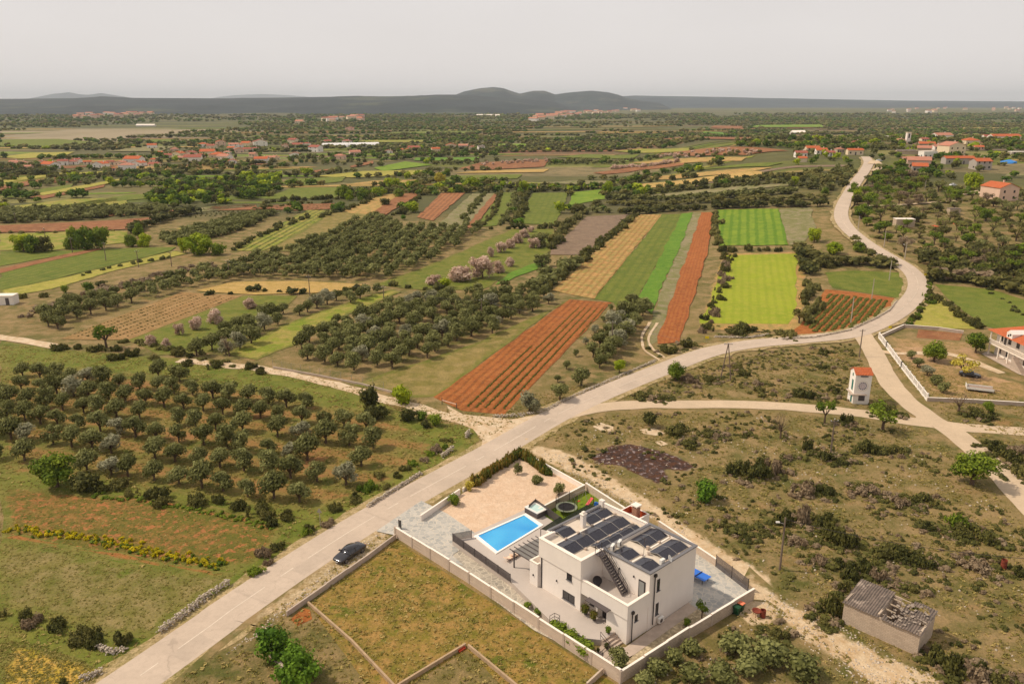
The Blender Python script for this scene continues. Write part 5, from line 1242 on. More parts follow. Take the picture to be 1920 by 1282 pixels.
# ---- individually placed trees: (x, base y, width px, height px, kind, material, label, category)
TREES = [
 (108, 912, 92, 78, 'broad', 'green', 'big yellowish green bushy tree at the corner of the near olive grove'),
 (165, 918, 62, 46, 'bush', 'dark', 'dark green bush beside the big yellowish bushy tree'),
 (514, 1230, 84, 74, 'full', 'fig', 'bright green fig tree nearer the road, by the crumbling pale wall'),
 (562, 1278, 92, 80, 'full', 'fig', 'bright green fig tree nearest the lower frame edge'),
 (693, 770, 40, 52, 'bush', 'dark', 'tall dark green bush beside the dirt track'),
 (752, 756, 46, 46, 'bush', 'lime_leaf', 'vivid light green bush beside the dirt track'),
 (200, 652, 56, 52, 'open', 'green', 'lone green tree in front of the brown vineyard'),
 (430, 668, 34, 44, 'bare', 'drybush', 'bare grey tree by the hedge of the dirt track'),
 (1266, 714, 40, 42, 'broad', 'green', 'bright green tree standing at the right edge of the main road'),
 (1161, 699, 28, 28, 'broad', 'lime_leaf', 'small round green tree left of the main road bend'),
 (993, 770, 52, 46, 'olive', 'olive_silver', 'broad silvery olive at the bottom of the red crop field'),
 (1050, 750, 46, 44, 'olive', 'olive', 'round olive beside the pale rubble wall'),
 (1090, 722, 44, 44, 'olive', 'olive', 'round olive second from the bottom near the rubble wall'),
 (1655, 808, 72, 62, 'open', 'green', 'wide spreading green tree near the junction of the side roads'),
 (1546, 793, 44, 52, 'open', 'green', 'green tree on the edge of the upper side road'),
 (1463, 822, 42, 54, 'bare', 'drybush', 'bare leafless tree in the scrub below the upper side road'),
 (1216, 800, 34, 36, 'bush', 'dark', 'dark conical bush near the burnt patch'),
 (1822, 908, 96, 76, 'broad', 'green', 'large spreading tree beside the right side road'),
 (1751, 678, 54, 46, 'broad', 'green', 'round dark green tree left of the house yard track'),
 (1829, 662, 46, 44, 'broad', 'green', 'round green tree beside the white balcony house'),
 (1806, 706, 58, 46, 'open', 'yellow', 'yellow tree above the parked black car'),
 (1708, 672, 22, 20, 'olive', 'olive', 'highest olive behind the balustrade fence'), (1720, 688, 30, 24, 'olive', 'olive', 'second highest olive behind the balustrade fence'), (1738, 704, 32, 26, 'olive', 'olive_silver', 'silvery olive halfway along the balustrade fence'), (1754, 722, 30, 26, 'olive', 'olive', 'second lowest olive behind the balustrade fence'), (1768, 736, 30, 28, 'olive', 'olive', 'lowest dark olive beside the yard wall'),
 (1797, 772, 54, 44, 'bare', 'drybush', 'gnarled bare tree beside the low yard wall'),
 (1852, 776, 24, 28, 'broad', 'green', 'small green tree right of the gnarled bare tree'),
 (1326, 938, 50, 50, 'bush', 'fig', 'bright green rounded bush on the scrub above the villa'),
 (971, 890, 20, 28, 'olive', 'olive', 'small olive tree in the gravel garden by the hedge'),
 (1048, 928, 30, 32, 'olive', 'olive', 'twin stemmed olive beside the play lawn wall'),
 (45, 472, 44, 36, 'broad', 'lime_leaf', 'yellow green tree at the left frame edge'),
 (62, 474, 40, 40, 'broad', 'green', 'rounded green tree second from the left frame edge'),
 (80, 472, 36, 32, 'broad', 'shrub', 'dull green tree third from the left frame edge'),
 (138, 466, 40, 46, 'broad', 'green', 'left tree of the tall green clump above the green field'),
 (165, 468, 44, 50, 'broad', 'green', 'middle tree of the tall green clump above the green field'),
 (192, 466, 40, 44, 'broad', 'green', 'right tree of the tall green clump above the green field'),
 (262, 446, 26, 34, 'broad', 'green', 'tall green tree at the end of the dark hedge'), (248, 462, 26, 26, 'broad', 'green', 'green tree left of the bright bush pair'), (270, 462, 30, 28, 'broad', 'lime_leaf', 'light green tree beside the hedge end'),
 (376, 476, 62, 46, 'broad', 'lime_leaf', 'big vivid light green tree at the field corner'), (344, 474, 22, 30, 'broad', 'lime_leaf', 'small vivid tree left of the big light green tree'), (408, 478, 32, 26, 'bush', 'green', 'green bush right of the big light green tree'),
 (165, 546, 26, 22, 'bush', 'green', 'round green bush on the rough strip left'), (122, 549, 16, 16, 'bush', 'green', 'small round bush on the rough strip left'), (190, 536, 26, 14, 'bush', 'dark', 'low dark bush beside the round bush left'),
 (905, 522, 48, 46, 'open', 'blossom', 'biggest pale pink blossoming almond tree'), (862, 527, 52, 36, 'open', 'blossom', 'wide pink blossoming almond left of the biggest one'), (812, 534, 32, 22, 'open', 'blossom', 'small pale blossoming almond at the left end of the line'),
 (935, 512, 22, 28, 'open', 'blossom', 'slender pink almond right of the biggest one'), (920, 482, 14, 22, 'bare', 'blossom', 'thin pinkish almond above the blossom line'), (940, 474, 24, 22, 'open', 'blossom', 'pink almond at the lower end of the upper row'),
 (956, 466, 22, 22, 'open', 'blossom', 'second pink almond of the upper row'), (970, 456, 22, 22, 'open', 'blossom', 'third pink almond of the upper row'), (984, 446, 20, 20, 'open', 'blossom', 'fourth pink almond of the upper row'), (996, 436, 14, 14, 'open', 'blossom', 'topmost pink almond of the upper row'),
 (1002, 466, 24, 22, 'open', 'blossom', 'cream almond right of the upper row'), (956, 500, 20, 22, 'open', 'blossom', 'lone almond in the lush meadow'),
 (833, 540, 30, 24, 'bush', 'lime_leaf', 'yellow green bush at the foot of the blossoming almonds'),
 (405, 606, 30, 34, 'open', 'blossom', 'pinkish almond above the left olive row'), (370, 618, 26, 30, 'open', 'blossom', 'pinkish almond left of the olive row'), (337, 628, 20, 24, 'open', 'blossom', 'small pinkish almond in the left meadow'), (284, 648, 24, 26, 'open', 'blossom', 'low pinkish almond beside the light green path'), (312, 650, 18, 20, 'open', 'blossom', 'tiny pinkish almond near the vineyard corner'), (470, 578, 26, 24, 'open', 'blossom', 'faded almond behind the left olive row'),
 (1016, 500, 44, 30, 'olive', 'olive', 'bushy olive at the lower corner of the brown field'), (1012, 462, 40, 34, 'olive', 'olive', 'dark bushy olive left of the brown field'),
 (645, 373, 30, 30, 'broad', 'green', 'tall green tree above the orange field'), (655, 376, 18, 22, 'broad', 'lime_leaf', 'light green tree in front of the tall green one'), (680, 376, 26, 26, 'broad', 'green', 'round olive green tree above the orange field'),
 (708, 368, 28, 20, 'broad', 'lime_leaf', 'yellow green tree on the field boundary'), (735, 356, 38, 24, 'broad', 'lime_leaf', 'bright yellow green tree crown in the valley'), (748, 370, 26, 20, 'broad', 'green', 'green tree right of the yellow green crowns'),
 (722, 385, 24, 16, 'bush', 'dark', 'dark bush between the red fields'), (775, 398, 34, 22, 'bush', 'lime_leaf', 'long yellow green bush between the red fields'), (757, 402, 20, 18, 'bush', 'dark', 'dark bush beside the long yellow green one'), (757, 412, 12, 11, 'bush', 'fig', 'small vivid bush below the dark one'),
 (885, 356, 40, 28, 'broad', 'lime_leaf', 'yellow green tree group at the head of the strips'), (862, 362, 22, 18, 'broad', 'green', 'green tree at the head of the red strip'), (838, 330, 18, 16, 'broad', 'green', 'small dark green tree in the middle distance'), (825, 345, 26, 24, 'broad', 'yellow', 'brownish tree in the middle distance'),
 (982, 362, 22, 24, 'broad', 'lime_leaf', 'yellow green tree top left of the green meadow'), (974, 424, 26, 18, 'bush', 'fig', 'vivid bush at the bottom of the green meadow'),
 (1118, 392, 30, 20, 'broad', 'shrub', 'dull green tree at the corner of the small bright field'), (1080, 400, 26, 22, 'broad', 'shrub', 'brownish bush right of the meadow track'), (1140, 366, 26, 30, 'broad', 'lime_leaf', 'light green tree right of the small bright field'),
 (1526, 454, 32, 28, 'broad', 'lime_leaf', 'round light green tree left of the road bend'), (1564, 476, 40, 28, 'broad', 'lime_leaf', 'bright yellow green tree left of the road'), (1608, 472, 24, 20, 'broad', 'green', 'green tree on the left road edge'), (1545, 500, 44, 28, 'broad', 'shrub', 'dull olive green tree above the small meadow'), (1498, 606, 40, 34, 'open', 'shrub', 'dark leaning tree at the corner of the bright yellow field'),
 (1490, 348, 18, 18, 'broad', 'lime_leaf', 'light green tree in the terraced strips'), (1547, 365, 18, 16, 'broad', 'green', 'dark green tree left of the straight road'), (1602, 364, 24, 24, 'broad', 'green', 'green tree on the right edge of the road'), (1608, 378, 26, 26, 'broad', 'lime_leaf', 'light green tree on the right edge of the road'), (1618, 408, 32, 30, 'broad', 'green', 'full green tree below the track junction'), (1660, 392, 26, 22, 'open', 'green', 'slender tree on the pale track'),
 (1823, 356, 42, 38, 'broad', 'lime_leaf', 'big rounded light green tree by the pink gabled house'), (1725, 347, 28, 20, 'broad', 'lime_leaf', 'light green tree left of the white parked car'), (1690, 318, 30, 20, 'broad', 'green', 'dark green tree by the terracotta cottages'),
]
for t in TREES:
    x, y, w_, h_, kd, mt, lab = t
    kd0 = kd
    if (kd == 'broad' and y < 560) or mt == 'blossom': kd = 'full'
    if mt == 'blossom': w_ *= 1.12
    cat = 'bush' if kd in ('bush', 'shrub') else 'tree'
    nm = {'bush': 'bush', 'bare': 'bare_tree', 'olive': 'olive_tree', 'open': 'almond_tree' if mt == 'blossom' else 'fruit_tree', 'broad': 'leafy_tree', 'full': 'leafy_tree'}[kd0]
    pplant(x, y, w_, h_, nm, kd, mt, lab, cat)

# ---- shrubs of the scrubland: (x, y, w, h, mat)
SH = [(1385, 892, 50, 34, 'dark'), (1425, 890, 62, 44, 'dark'), (1448, 886, 40, 34, 'drybush'), (1375, 800, 0, 0, ''), (1512, 842, 28, 30, 'dark'), (1550, 862, 36, 24, 'dark'), (1578, 868, 30, 16, 'dark'), (1480, 862, 28, 16, 'drybush'),
 (1588, 792, 26, 22, 'dark'), (1600, 800, 22, 12, 'drybush'), (1628, 848, 44, 32, 'dark'), (1680, 850, 34, 20, 'shrub'), (1298, 838, 44, 22, 'dark'), (1265, 812, 50, 26, 'shrub'), (1330, 816, 40, 18, 'shrub'), (1400, 818, 18, 10, 'dark'),
 (1500, 922, 50, 34, 'drybush'), (1520, 918, 30, 26, 'dark'), (1548, 926, 40, 22, 'dark'), (1630, 928, 60, 20, 'drybush'), (1690, 946, 46, 18, 'drybush'), (1735, 944, 50, 22, 'dark'), (1610, 915, 30, 16, 'shrub'),
 (1465, 980, 44, 34, 'dark'), (1510, 978, 40, 44, 'drybush'), (1545, 985, 50, 36, 'dark'), (1580, 1015, 60, 48, 'dark'), (1560, 1010, 40, 30, 'dark'), (1500, 1020, 30, 20, 'drybush'), (1745, 990, 40, 16, 'dark'), (1795, 990, 44, 36, 'green'), (1820, 1005, 56, 34, 'dark'), (1850, 1018, 44, 30, 'dark'), (1795, 1005, 30, 20, 'dark'),
 (1650, 1040, 60, 34, 'shrub'), (1690, 1048, 60, 34, 'dark'), (1730, 1055, 50, 30, 'dark'), (1620, 1070, 50, 38, 'dark'), (1590, 1082, 46, 34, 'dark'), (1645, 1085, 40, 36, 'drybush'), (1570, 1060, 30, 18, 'dark'), (1530, 1056, 34, 26, 'drybush'), (1840, 1066, 60, 26, 'drybush'), (1862, 1052, 40, 18, 'shrub'), (1915, 1078, 34, 26, 'dark'),
 (1560, 1150, 44, 46, 'dark'), (1585, 1110, 30, 26, 'shrub'), (1548, 1170, 30, 20, 'shrub'), (1750, 1240, 50, 40, 'dark'), (1790, 1262, 60, 50, 'dark'), (1840, 1275, 60, 40, 'drybush'), (1880, 1285, 50, 34, 'shrub'), (1710, 1105, 30, 18, 'shrub'), (1830, 1260, 40, 30, 'dark'),
 (1872, 845, 50, 28, 'dark'), (1895, 865, 44, 30, 'dark'), (1905, 890, 44, 30, 'shrub'), (1915, 850, 30, 24, 'drybush'), (1410, 740, 0, 0, ''), (1505, 742, 46, 24, 'dark'), (1560, 735, 36, 18, 'dark'), (1425, 735, 30, 16, 'shrub'), (1395, 702, 26, 14, 'dark'), (1420, 722, 24, 14, 'drybush'), (1540, 690, 20, 8, 'dark'), (1545, 660, 26, 8, 'dark'), (1650, 770, 44, 22, 'dark'), (1676, 776, 30, 18, 'dark'), (1290, 716, 44, 20, 'drybush'), (1330, 712, 34, 14, 'shrub'), (1240, 760 - 12, 30, 10, 'shrub'), (1200, 745, 30, 12, 'shrub'),
 (1470, 640 - 8, 46, 14, 'shrub'), (1395, 620, 50, 16, 'dark'), (1380, 625, 40, 12, 'shrub'), (1255, 660, 44, 24, 'dark'), (1290, 650, 34, 24, 'shrub'), (1840, 780, 50, 10, 'dark'), (1385, 690, 30, 10, 'shrub'),
 (1232, 1262, 50, 34, 'olive'), (1262, 1246, 46, 40, 'olive'), (1206, 1282, 46, 30, 'olive'), (1296, 1224, 44, 36, 'olive'), (1380, 1225, 70, 50, 'olive'), (1440, 1240, 80, 54, 'olive'), (1500, 1262, 80, 56, 'olive'), (1400, 1262, 70, 46, 'olive'), (1350, 1275, 70, 44, 'olive'), (1300, 1272, 60, 40, 'olive'), (1460, 1190, 40, 24, 'shrub'),
 (1365, 985, 40, 18, 'shrub'), (1430, 1000, 30, 12, 'shrub'), (1395, 1010, 26, 12, 'dark'), (1345, 820, 24, 12, 'drybush')]
SHL = {'dark': 'dark green low shrub', 'drybush': 'grey brown twiggy shrub', 'shrub': 'dull green scrub bush', 'green': 'yellow green shrub', 'olive': 'soft grey green bush'}
SHG = {'dark': 'dark shrubs of the scrubland', 'drybush': 'twiggy shrubs of the scrubland', 'shrub': 'dull scrub bushes', 'green': 'yellow green shrubs', 'olive': 'grey green bushes by the villa corner'}
WH = {'dark': 'on the dry scrubland right of the main road', 'drybush': 'on the dry scrubland right of the main road', 'shrub': 'on the dry scrubland right of the main road', 'green': 'in the scrub right of the villa', 'olive': 'in the grass outside the villa corner wall'}
for x, y, w_, h_, mt in SH:
    if not w_: continue
    pplant(x, y, w_, h_, 'shrub', 'shrub' if mt != 'olive' else 'bush', mt, SHL[mt] + ' ' + WH[mt], 'shrub', SHG[mt])
tang = {'shrub': [], 'dark': [], 'drybush': []}
for x, y, w_, h_, mt in SH:
    if not w_ or mt == 'olive': continue
    p = P(x, y); r_ = wid(x, y, w_) * .62
    for _ in range(int(6 + w_ / 4)):
        a_ = random.uniform(0, 6.28); d_ = r_ * random.uniform(.6, 1.5); s_ = random.uniform(.25, .62)
        tang[random.choice([mt if mt in tang else 'shrub', 'shrub', 'dark', 'drybush'])].append(('low', p.x + d_ * math.cos(a_) * 1.15, p.y + d_ * math.sin(a_), -.15, s_, s_ * random.uniform(.6, 1.1), random.uniform(-.3, .3)))
for k_, v_ in tang.items(): mass('tangled_scrub', v_, M[k_])
def shrubrow(name, pxl, step, w, h, mats, label, group, wob=.8, kind='shrub', limit=999):
    k = 0
    for x, y in pline(pxl, step):
        x += random.gauss(0, wob); y += random.gauss(0, wob); k += 1
        mt = random.choice(mats); s_ = random.uniform(.7, 1.3)
        plant(name, (x, y, hgt(x, y)), w * s_, h * s_ * random.uniform(.8, 1.2), kind, mt, SHL.get(mt, 'green shrub') + ' ' + label, 'shrub', (SHL.get(mt, 'green shrub') + 's ' + group))
shrubrow('shrub', [(170, 916), (250, 925), (400, 950), (520, 972), (566, 990)], 2.0, 3.2, 1.7, ['dark', 'dark', 'shrub'], 'in the hedgerow below the near olive grove', 'in the hedgerow')
shrubrow('shrub', [(862, 824), (815, 850), (765, 880), (715, 908), (655, 942), (605, 975), (555, 1010), (515, 1040), (475, 1070), (440, 1094)], 1.7, 2.2, 1.0, ['dark', 'shrub', 'drybush', 'green'], 'on the left verge of the main road', 'on the left verge')
shrubrow('shrub', [(0, 1150), (60, 1165), (110, 1185), (190, 1203), (240, 1206), (285, 1184)], 1.8, 2.6, 1.3, ['dark', 'dark', 'shrub', 'dark', 'drybush'], 'between the two lower left meadows', 'between the meadows')
shrubrow('shrub', [(690, 775), (740, 790), (800, 790), (840, 800)], 2.2, 3.2, 2.4, ['dark', 'green', 'dark'], 'in the thicket where the dirt track meets the road', 'in the thicket', 1.3, 'bush')
shrubrow('shrub', [(110, 652), (170, 660), (250, 668), (340, 672), (420, 690), (520, 700)], 3.0, 3.6, 1.7, ['dark', 'shrub', 'dark'], 'along the dirt track above the near grove', 'along the dirt track', 1.6)
shrubrow('shrub', [(1345, 560), (1330, 600), (1315, 630)], 3.0, 3.0, 1.8, ['shrub', 'dark', 'drybush'], 'between the red strip and the bright yellow field', 'between the two fields', .8)
shrubrow('shrub', [(1375, 470), (1365, 490), (1345, 555)], 3.5, 3.4, 2.2, ['shrub', 'dark', 'drybush'], 'left of the bright yellow field', 'left of the yellow field', .8)
shrubrow('shrub', [(1358, 472), (1400, 470), (1480, 472)], 3.2, 4.0, 2.6, ['dark'], 'between the striped field and the yellow field', 'behind the yellow field', .8)
shrubrow('shrub', [(1755, 560), (1790, 585), (1830, 612), (1850, 625)], 2.6, 3.4, 1.8, ['shrub', 'dark'], 'in the hedge between the two right meadows', 'in the right meadow hedge', .6)
shrubrow('shrub', [(1748, 520), (1740, 555), (1722, 590), (1705, 612)], 2.6, 2.6, 1.4, ['green', 'dark'], 'on the outer side of the road bend', 'on the road bend', .6)
shrubrow('shrub', [(140, 1278), (185, 1262)], 2, 2.4, 1.4, ['dark'], 'at the lower left beside a stone wall', 'lower left')
# ---- hedgerows and belts as masses that read as one
def belt(name, pxl, step, w, h, mat, kind='low', wob=1.0, dt=0):
    it = []
    for x, y in pline(pxl, step):
        x += random.gauss(0, wob); y += random.gauss(0, wob); s_ = random.uniform(.65, 1.3)
        it.append((kind, x, y, hgt(x, y) - .1, w / 3.4 * s_, h / (1.5 if kind == 'low' else 3.2) * s_, random.uniform(-.2, .2) + dt))
    return mass(name, it, M[mat])
B = [
 ([(940, 362), (930, 395), (905, 425)], 4, 3.5, 2.4, 'shrub'), ([(965, 365), (960, 395), (935, 425)], 4, 3.5, 2.4, 'olive'), ([(910, 364), (890, 385), (865, 425)], 4, 3.4, 2.4, 'olive'), ([(985, 364), (978, 400), (960, 425)], 3.5, 4.6, 3, 'dark'),
 ([(1095, 395), (1060, 430), (1030, 470)], 3.5, 5, 3.2, 'shrub'), ([(1192, 405), (1150, 440), (1085, 490), (1040, 530), (1010, 548)], 3.5, 4.5, 2.8, 'dark'), ([(1180, 402), (1260, 396), (1345, 392), (1460, 388), (1540, 390)], 3.2, 5.5, 4, 'dark'),
 ([(930, 430), (985, 430), (1040, 428), (1050, 420)], 3.5, 4.5, 2.6, 'dark'), ([(1340, 400), (1340, 440), (1348, 465)], 4, 3.4, 2.2, 'shrub'), ([(1080, 500), (1050, 515), (1020, 535), (980, 548)], 3, 5, 4, 'olive'),
 ([(500, 382), (560, 376), (632, 374), (700, 365)], 4.5, 5, 3, 'dark'), ([(480, 392), (560, 384), (640, 380)], 5, 4, 2, 'shrub'), ([(700, 364), (690, 380), (640, 398), (600, 408), (560, 412)], 5, 5, 2.6, 'dark'), ([(790, 366), (770, 385), (745, 402), (720, 408)], 5, 4, 2.6, 'dark'),
 ([(355, 400), (320, 412), (270, 425), (245, 440)], 4, 6, 4, 'dark'), ([(0, 438), (130, 437), (230, 434)], 5, 3.4, 1.4, 'shrub'), ([(0, 505 + 60), (40, 560), (120, 555)], 4, 3, 1.6, 'shrub'), ([(50, 592), (200, 546), (330, 514), (410, 498)], 1.6, 3, 1.4, 'drybush'), ([(60, 584), (200, 540), (330, 508), (400, 494)], 2, 3, 1.2, 'drybush'), ([(150, 518), (230, 500), (340, 480)], 4, 2.6, 1.6, 'olive'), ([(240, 640), (420, 680), (460, 690)], 3, 3, 1.2, 'shrub'),
 ([(440, 470), (500, 440), (575, 405)], 5, 4, 2.2, 'dark'), ([(1500, 470), (1550, 500), (1620, 495), (1680, 505)], 3, 6, 3.6, 'shrub'), ([(1515, 540), (1525, 580), (1508, 610)], 3, 4, 3, 'shrub'), ([(1500, 475), (1520, 520)], 3, 5, 3.4, 'dark'),
 ([(1600, 450), (1650, 490), (1690, 500)], 3, 4, 2, 'shrub'), ([(1745, 525), (1800, 530), (1870, 538), (1930, 560)], 3, 6, 4, 'shrub'), ([(1755, 522), (1820, 527), (1930, 545)], 3, 6, 4.4, 'drybush'), ([(1860, 545), (1900, 575), (1930, 600)], 4, 2.6, 1, 'dark'),
 ([(1000, 360), (1080, 356), (1160, 352)], 4, 5, 2.6, 'dark'), ([(1140, 374), (1250, 376), (1400, 370), (1500, 362)], 3.5, 6, 4, 'olive'), ([(1150, 384), (1300, 382), (1480, 376), (1560, 372)], 4, 6, 3.6, 'shrub'), ([(1170, 360), (1280, 358), (1420, 348), (1520, 334)], 3.6, 5, 2.6, 'dark'), ([(1180, 372), (1300, 367), (1440, 356)], 4, 4, 2, 'dark'),
 ([(400, 555), (470, 545), (560, 552), (620, 556), (690, 540), (720, 538)], 4, 3.6, 1.8, 'dark'), ([(820, 545), (740, 538), (700, 542)], 4, 4, 2.2, 'dark'), ([(0, 300 + 26), (60, 328), (110, 330)], 6, 8, 5, 'dark'),
]
for pxl, st_, w_, h_, mt in B: belt('hedgerow', pxl, st_, w_, h_, mt, 'low' if h_ < 3.4 else 'round')
# ---- orchards on the rising ground at the right: individual open-crowned trees
def keepoff(x, y, d=5):
    for i in range(0, len(main), 3):
        if abs(main[i][0] - x) < d + 4 and abs(main[i][1] - y) < d + 6 and math.hypot(main[i][0] - x, main[i][1] - y) < d: return False
    return True
ORC = pp([(1660, 490), (1640, 440), (1600, 400), (1620, 350), (1640, 320), (1700, 330), (1800, 370), (1960, 400), (1960, 530), (1780, 520), (1735, 500)])
cnt = 0
for x, y in lattice(ORC, .3, 9, 8, 2.0, .15):
    if not keepoff(x, y, 7): continue
    cnt += 1; mt = random.choice(['green', 'shrub', 'olive', 'green']); s_ = random.uniform(.75, 1.25)
    plant('fruit_tree', (x, y, hgt(x, y)), 6.2 * s_, 5.0 * s_, random.choice(['open', 'open', 'olive', 'bare']), mt if random.random() > .12 else 'drybush', {'green': 'fresh green', 'shrub': 'dull green', 'olive': 'grey green'}[mt] + ' open crowned tree in the scattered orchard right of the road', 'tree', {'green': 'fresh green', 'shrub': 'dull green', 'olive': 'grey green'}[mt] + ' orchard trees right of the road')
print('orchard', cnt)
mass('orchard_undergrowth', [('low', x, y, hgt(x, y), random.uniform(.5, 1.3), random.uniform(.5, 1.1), random.uniform(-.3, .3)) for x, y in scatter(ORC, 260) if keepoff(x, y, 6)], M['shrub'])
THK = pp([(1745, 525), (1730, 495), (1700, 478), (1760, 470), (1960, 470), (1960, 560), (1860, 540)])
mass('dense_thicket', [(random.choice(['round', 'low']), x, y, hgt(x, y), random.uniform(.9, 1.5), random.uniform(.9, 1.5), random.uniform(-.3, .3)) for x, y in scatter(THK, 190) if keepoff(x, y, 6)], M['shrub'])
# ---- small scrub tufts, stones, grass: uncountable ground cover
def not_built(x, y):
    # villa compound and road
    for i in range(0, len(main), 2):
        if math.hypot(main[i][0] - x, main[i][1] - y) < 4.4: return False
    dx, dy = x - V0.x, y - V0.y; b_ = dx * math.cos(VZ) + dy * math.sin(VZ); a_ = -dx * math.sin(VZ) + dy * math.cos(VZ)
    return not (-6.5 < b_ < 24 and -5.5 < a_ < 42)
SCR = pp([(1010, 840), (1090, 775), (1250, 768), (1500, 775), (1700, 800), (1960, 1000), (1960, 1330), (1250, 1400), (1180, 1290), (1300, 1215), (1440, 1120)])
SCR2 = pp([(1180, 750), (1290, 690), (1400, 660), (1600, 645), (1690, 765), (1500, 752)])
MEADOW = pp([(0, 890), (600, 960), (860, 830), (700, 960), (200, 1282), (0, 1282)])
SR = [pp([(1060, 778), (1180, 760), (1400, 759), (1600, 773), (1750, 795)]), pp([(1615, 625), (1658, 700), (1730, 775), (1850, 862), (1960, 980)])]
def off_side(x, y):
    for L in SR:
        for a, b in zip(L[:-1], L[1:]):
            d = (b[0] - a[0], b[1] - a[1]); t = max(0, min(1, ((x - a[0]) * d[0] + (y - a[1]) * d[1]) / (d[0] ** 2 + d[1] ** 2)))
            if math.hypot(a[0] + d[0] * t - x, a[1] + d[1] * t - y) < 3.4: return False
    return True
def clumpy(poly, n, sc, thr):
    out = []
    for x, y in scatter(poly, n):
        if mnoise.noise(Vector((x * sc, y * sc, 4.2))) > thr and not_built(x, y) and off_side(x, y): out.append((x, y))
    return out
it = [('low', x, y, -.1, random.uniform(.16, .42), random.uniform(.2, .45), random.uniform(-.3, .3)) for x, y in clumpy(SCR, 1700, .12, .06)] + [('low', x, y, -.1, random.uniform(.16, .4), random.uniform(.2, .4), random.uniform(-.3, .3)) for x, y in clumpy(SCR2, 900, .12, 0)]
random.shuffle(it); mass('scrub_growth', it[::2], M['shrub']); mass('scrub_growth', it[1::4], M['dark']); mass('dry_scrub_growth', it[3::4], M['drybush'])
NEAR = pp([(-60, 640), (500, 690), (860, 770), (1240, 690), (1600, 645), (1960, 760), (2000, 1400), (700, 1500), (0, 1500)])
BURN = pp([(1098, 858), (1150, 836), (1180, 828), (1250, 842), (1312, 876), (1262, 900), (1236, 910), (1160, 876)])
SMOOTH = [pp(f[2]) for f in FIELDS if f[1] in ('sprout', 'straw', 'meadow', 'redsoil', 'redstrip', 'lime', 'stripgreen')]
tf = [('tuft', x, y, 0, random.uniform(.35, 1.25), random.uniform(.4, 1.1), random.uniform(-.5, .4)) for x, y in scatter(NEAR, 44000) if not_built(x, y) and off_side(x, y) and not inpoly(x, y, BURN) and not (inpoly(x, y, GRAVP) and random.random() < .8) and mnoise.noise(Vector((x * .25, y * .25, 1.1))) > -.25 and not any(inpoly(x, y, q) for q in SMOOTH)]
mass('grass_tufts', tf, M['grasst'])
MEA = [pp(f[2]) for f in FIELDS if f[1] in ('meadow', 'straw', 'sprout') and f[2][0][1] > 900]
for k_, q_ in enumerate(MEA): mass('grass_tufts', [('tuft', x, y, .0, random.uniform(.3, .8), random.uniform(.2, .6), random.uniform(-.5, .1)) for x, y in scatter(q_, 1800)], M['grasst'])
LOTP = pp([(742, 1012), (1150, 1284), (1150, 1330), (985, 1330), (876, 1218), (742, 1300), (700, 1300), (580, 1135), (690, 1052)])
mass('grass_tufts', [('tuft', x, y, .03, random.uniform(.3, .8), random.uniform(.3, .7), random.uniform(-.4, .3)) for x, y in scatter(LOTP, 1500)], M['grasst'])
def rocks(name, pts, smin, smax, lab=None, kind='stuff', mat='stone'):
    it = [('rock', x, y, z, s_, s_, 0) for x, y, z, s_ in [(p[0], p[1], (p[2] if len(p) > 2 else 0), random.uniform(smin, smax)) for p in pts]]
    o = mass(name, it, M[mat], kind='')
    return o
gp = [p for p in clumpy(SCR, 2600, .18, .12)]; o = rocks('loose_stones', gp, .08, .42); tag(o, kind='stuff')
o = rocks('loose_stones', [p for p in scatter(pp([(1010, 850), (1060, 850), (1200, 945), (1440, 1100), (1700, 1240), (1900, 1330), (1600, 1280), (1400, 1120), (1230, 990)]), 1500) if not_built(*p)], .08, .32); tag(o, kind='stuff')
o = rocks('loose_stones', scatter(pp([(545, 1125), (690, 1010), (735, 990), (690, 1045), (600, 1105), (470, 1200), (420, 1230)]), 420), .08, .35); tag(o, kind='stuff')
def drystone(pxl, w, h, lab, dens=18):
    pts = []
    for x, y in pline(pxl, 1 / dens * 2):
        for _ in range(4):
            z = random.uniform(0, h); k = (1 - z / h * .6) * w / 2; pts.append((x + random.uniform(-k, k), y + random.uniform(-k, k), z))
    o = rocks('stone_wall', pts, .14, .38); o['label'] = lab; o['category'] = 'stone wall'
drystone([(300, 1186), (350, 1150), (385, 1122), (430, 1094)], .9, .8, 'tumbled dry stone wall on the left verge of the road')
drystone([(182, 1214), (205, 1224), (236, 1220)], .9, .6, 'short tumbled stone wall beside the lower left shrubs')
drystone([(152, 1276), (192, 1260)], .9, .6, 'stub of dry stone wall at the lower left frame corner')
drystone([(690, 950), (745, 916), (790, 888)], .8, .5, 'overgrown stone wall between the near olive grove and the road')
drystone([(828, 858), (850, 842)], .9, .8, 'short pale stone wall piece near the road junction')
drystone([(874, 822), (880, 812)], .9, .9, 'tiny pale stone heap at the junction verge')
drystone([(1012, 775), (1075, 744), (1130, 720), (1186, 696), (1230, 677)], 1.3, .5, 'long pale rubble wall left of the main road', 12)
drystone([(925, 782), (965, 780), (1000, 776)], 1.3, .5, 'pale rubble heap below the red crop field', 12)
drystone([(1600, 618), (1640, 600), (1668, 584), (1682, 566)], .8, .7, 'pale stone wall on the inner side of the road bend')
drystone([(1466, 638), (1530, 634), (1600, 620)], .7, .6, 'dark stone wall below the lavender rows')
drystone([(1340, 632), (1400, 634), (1440, 628)], .9, .4, 'overgrown stone wall above the main road near the yellow sign')
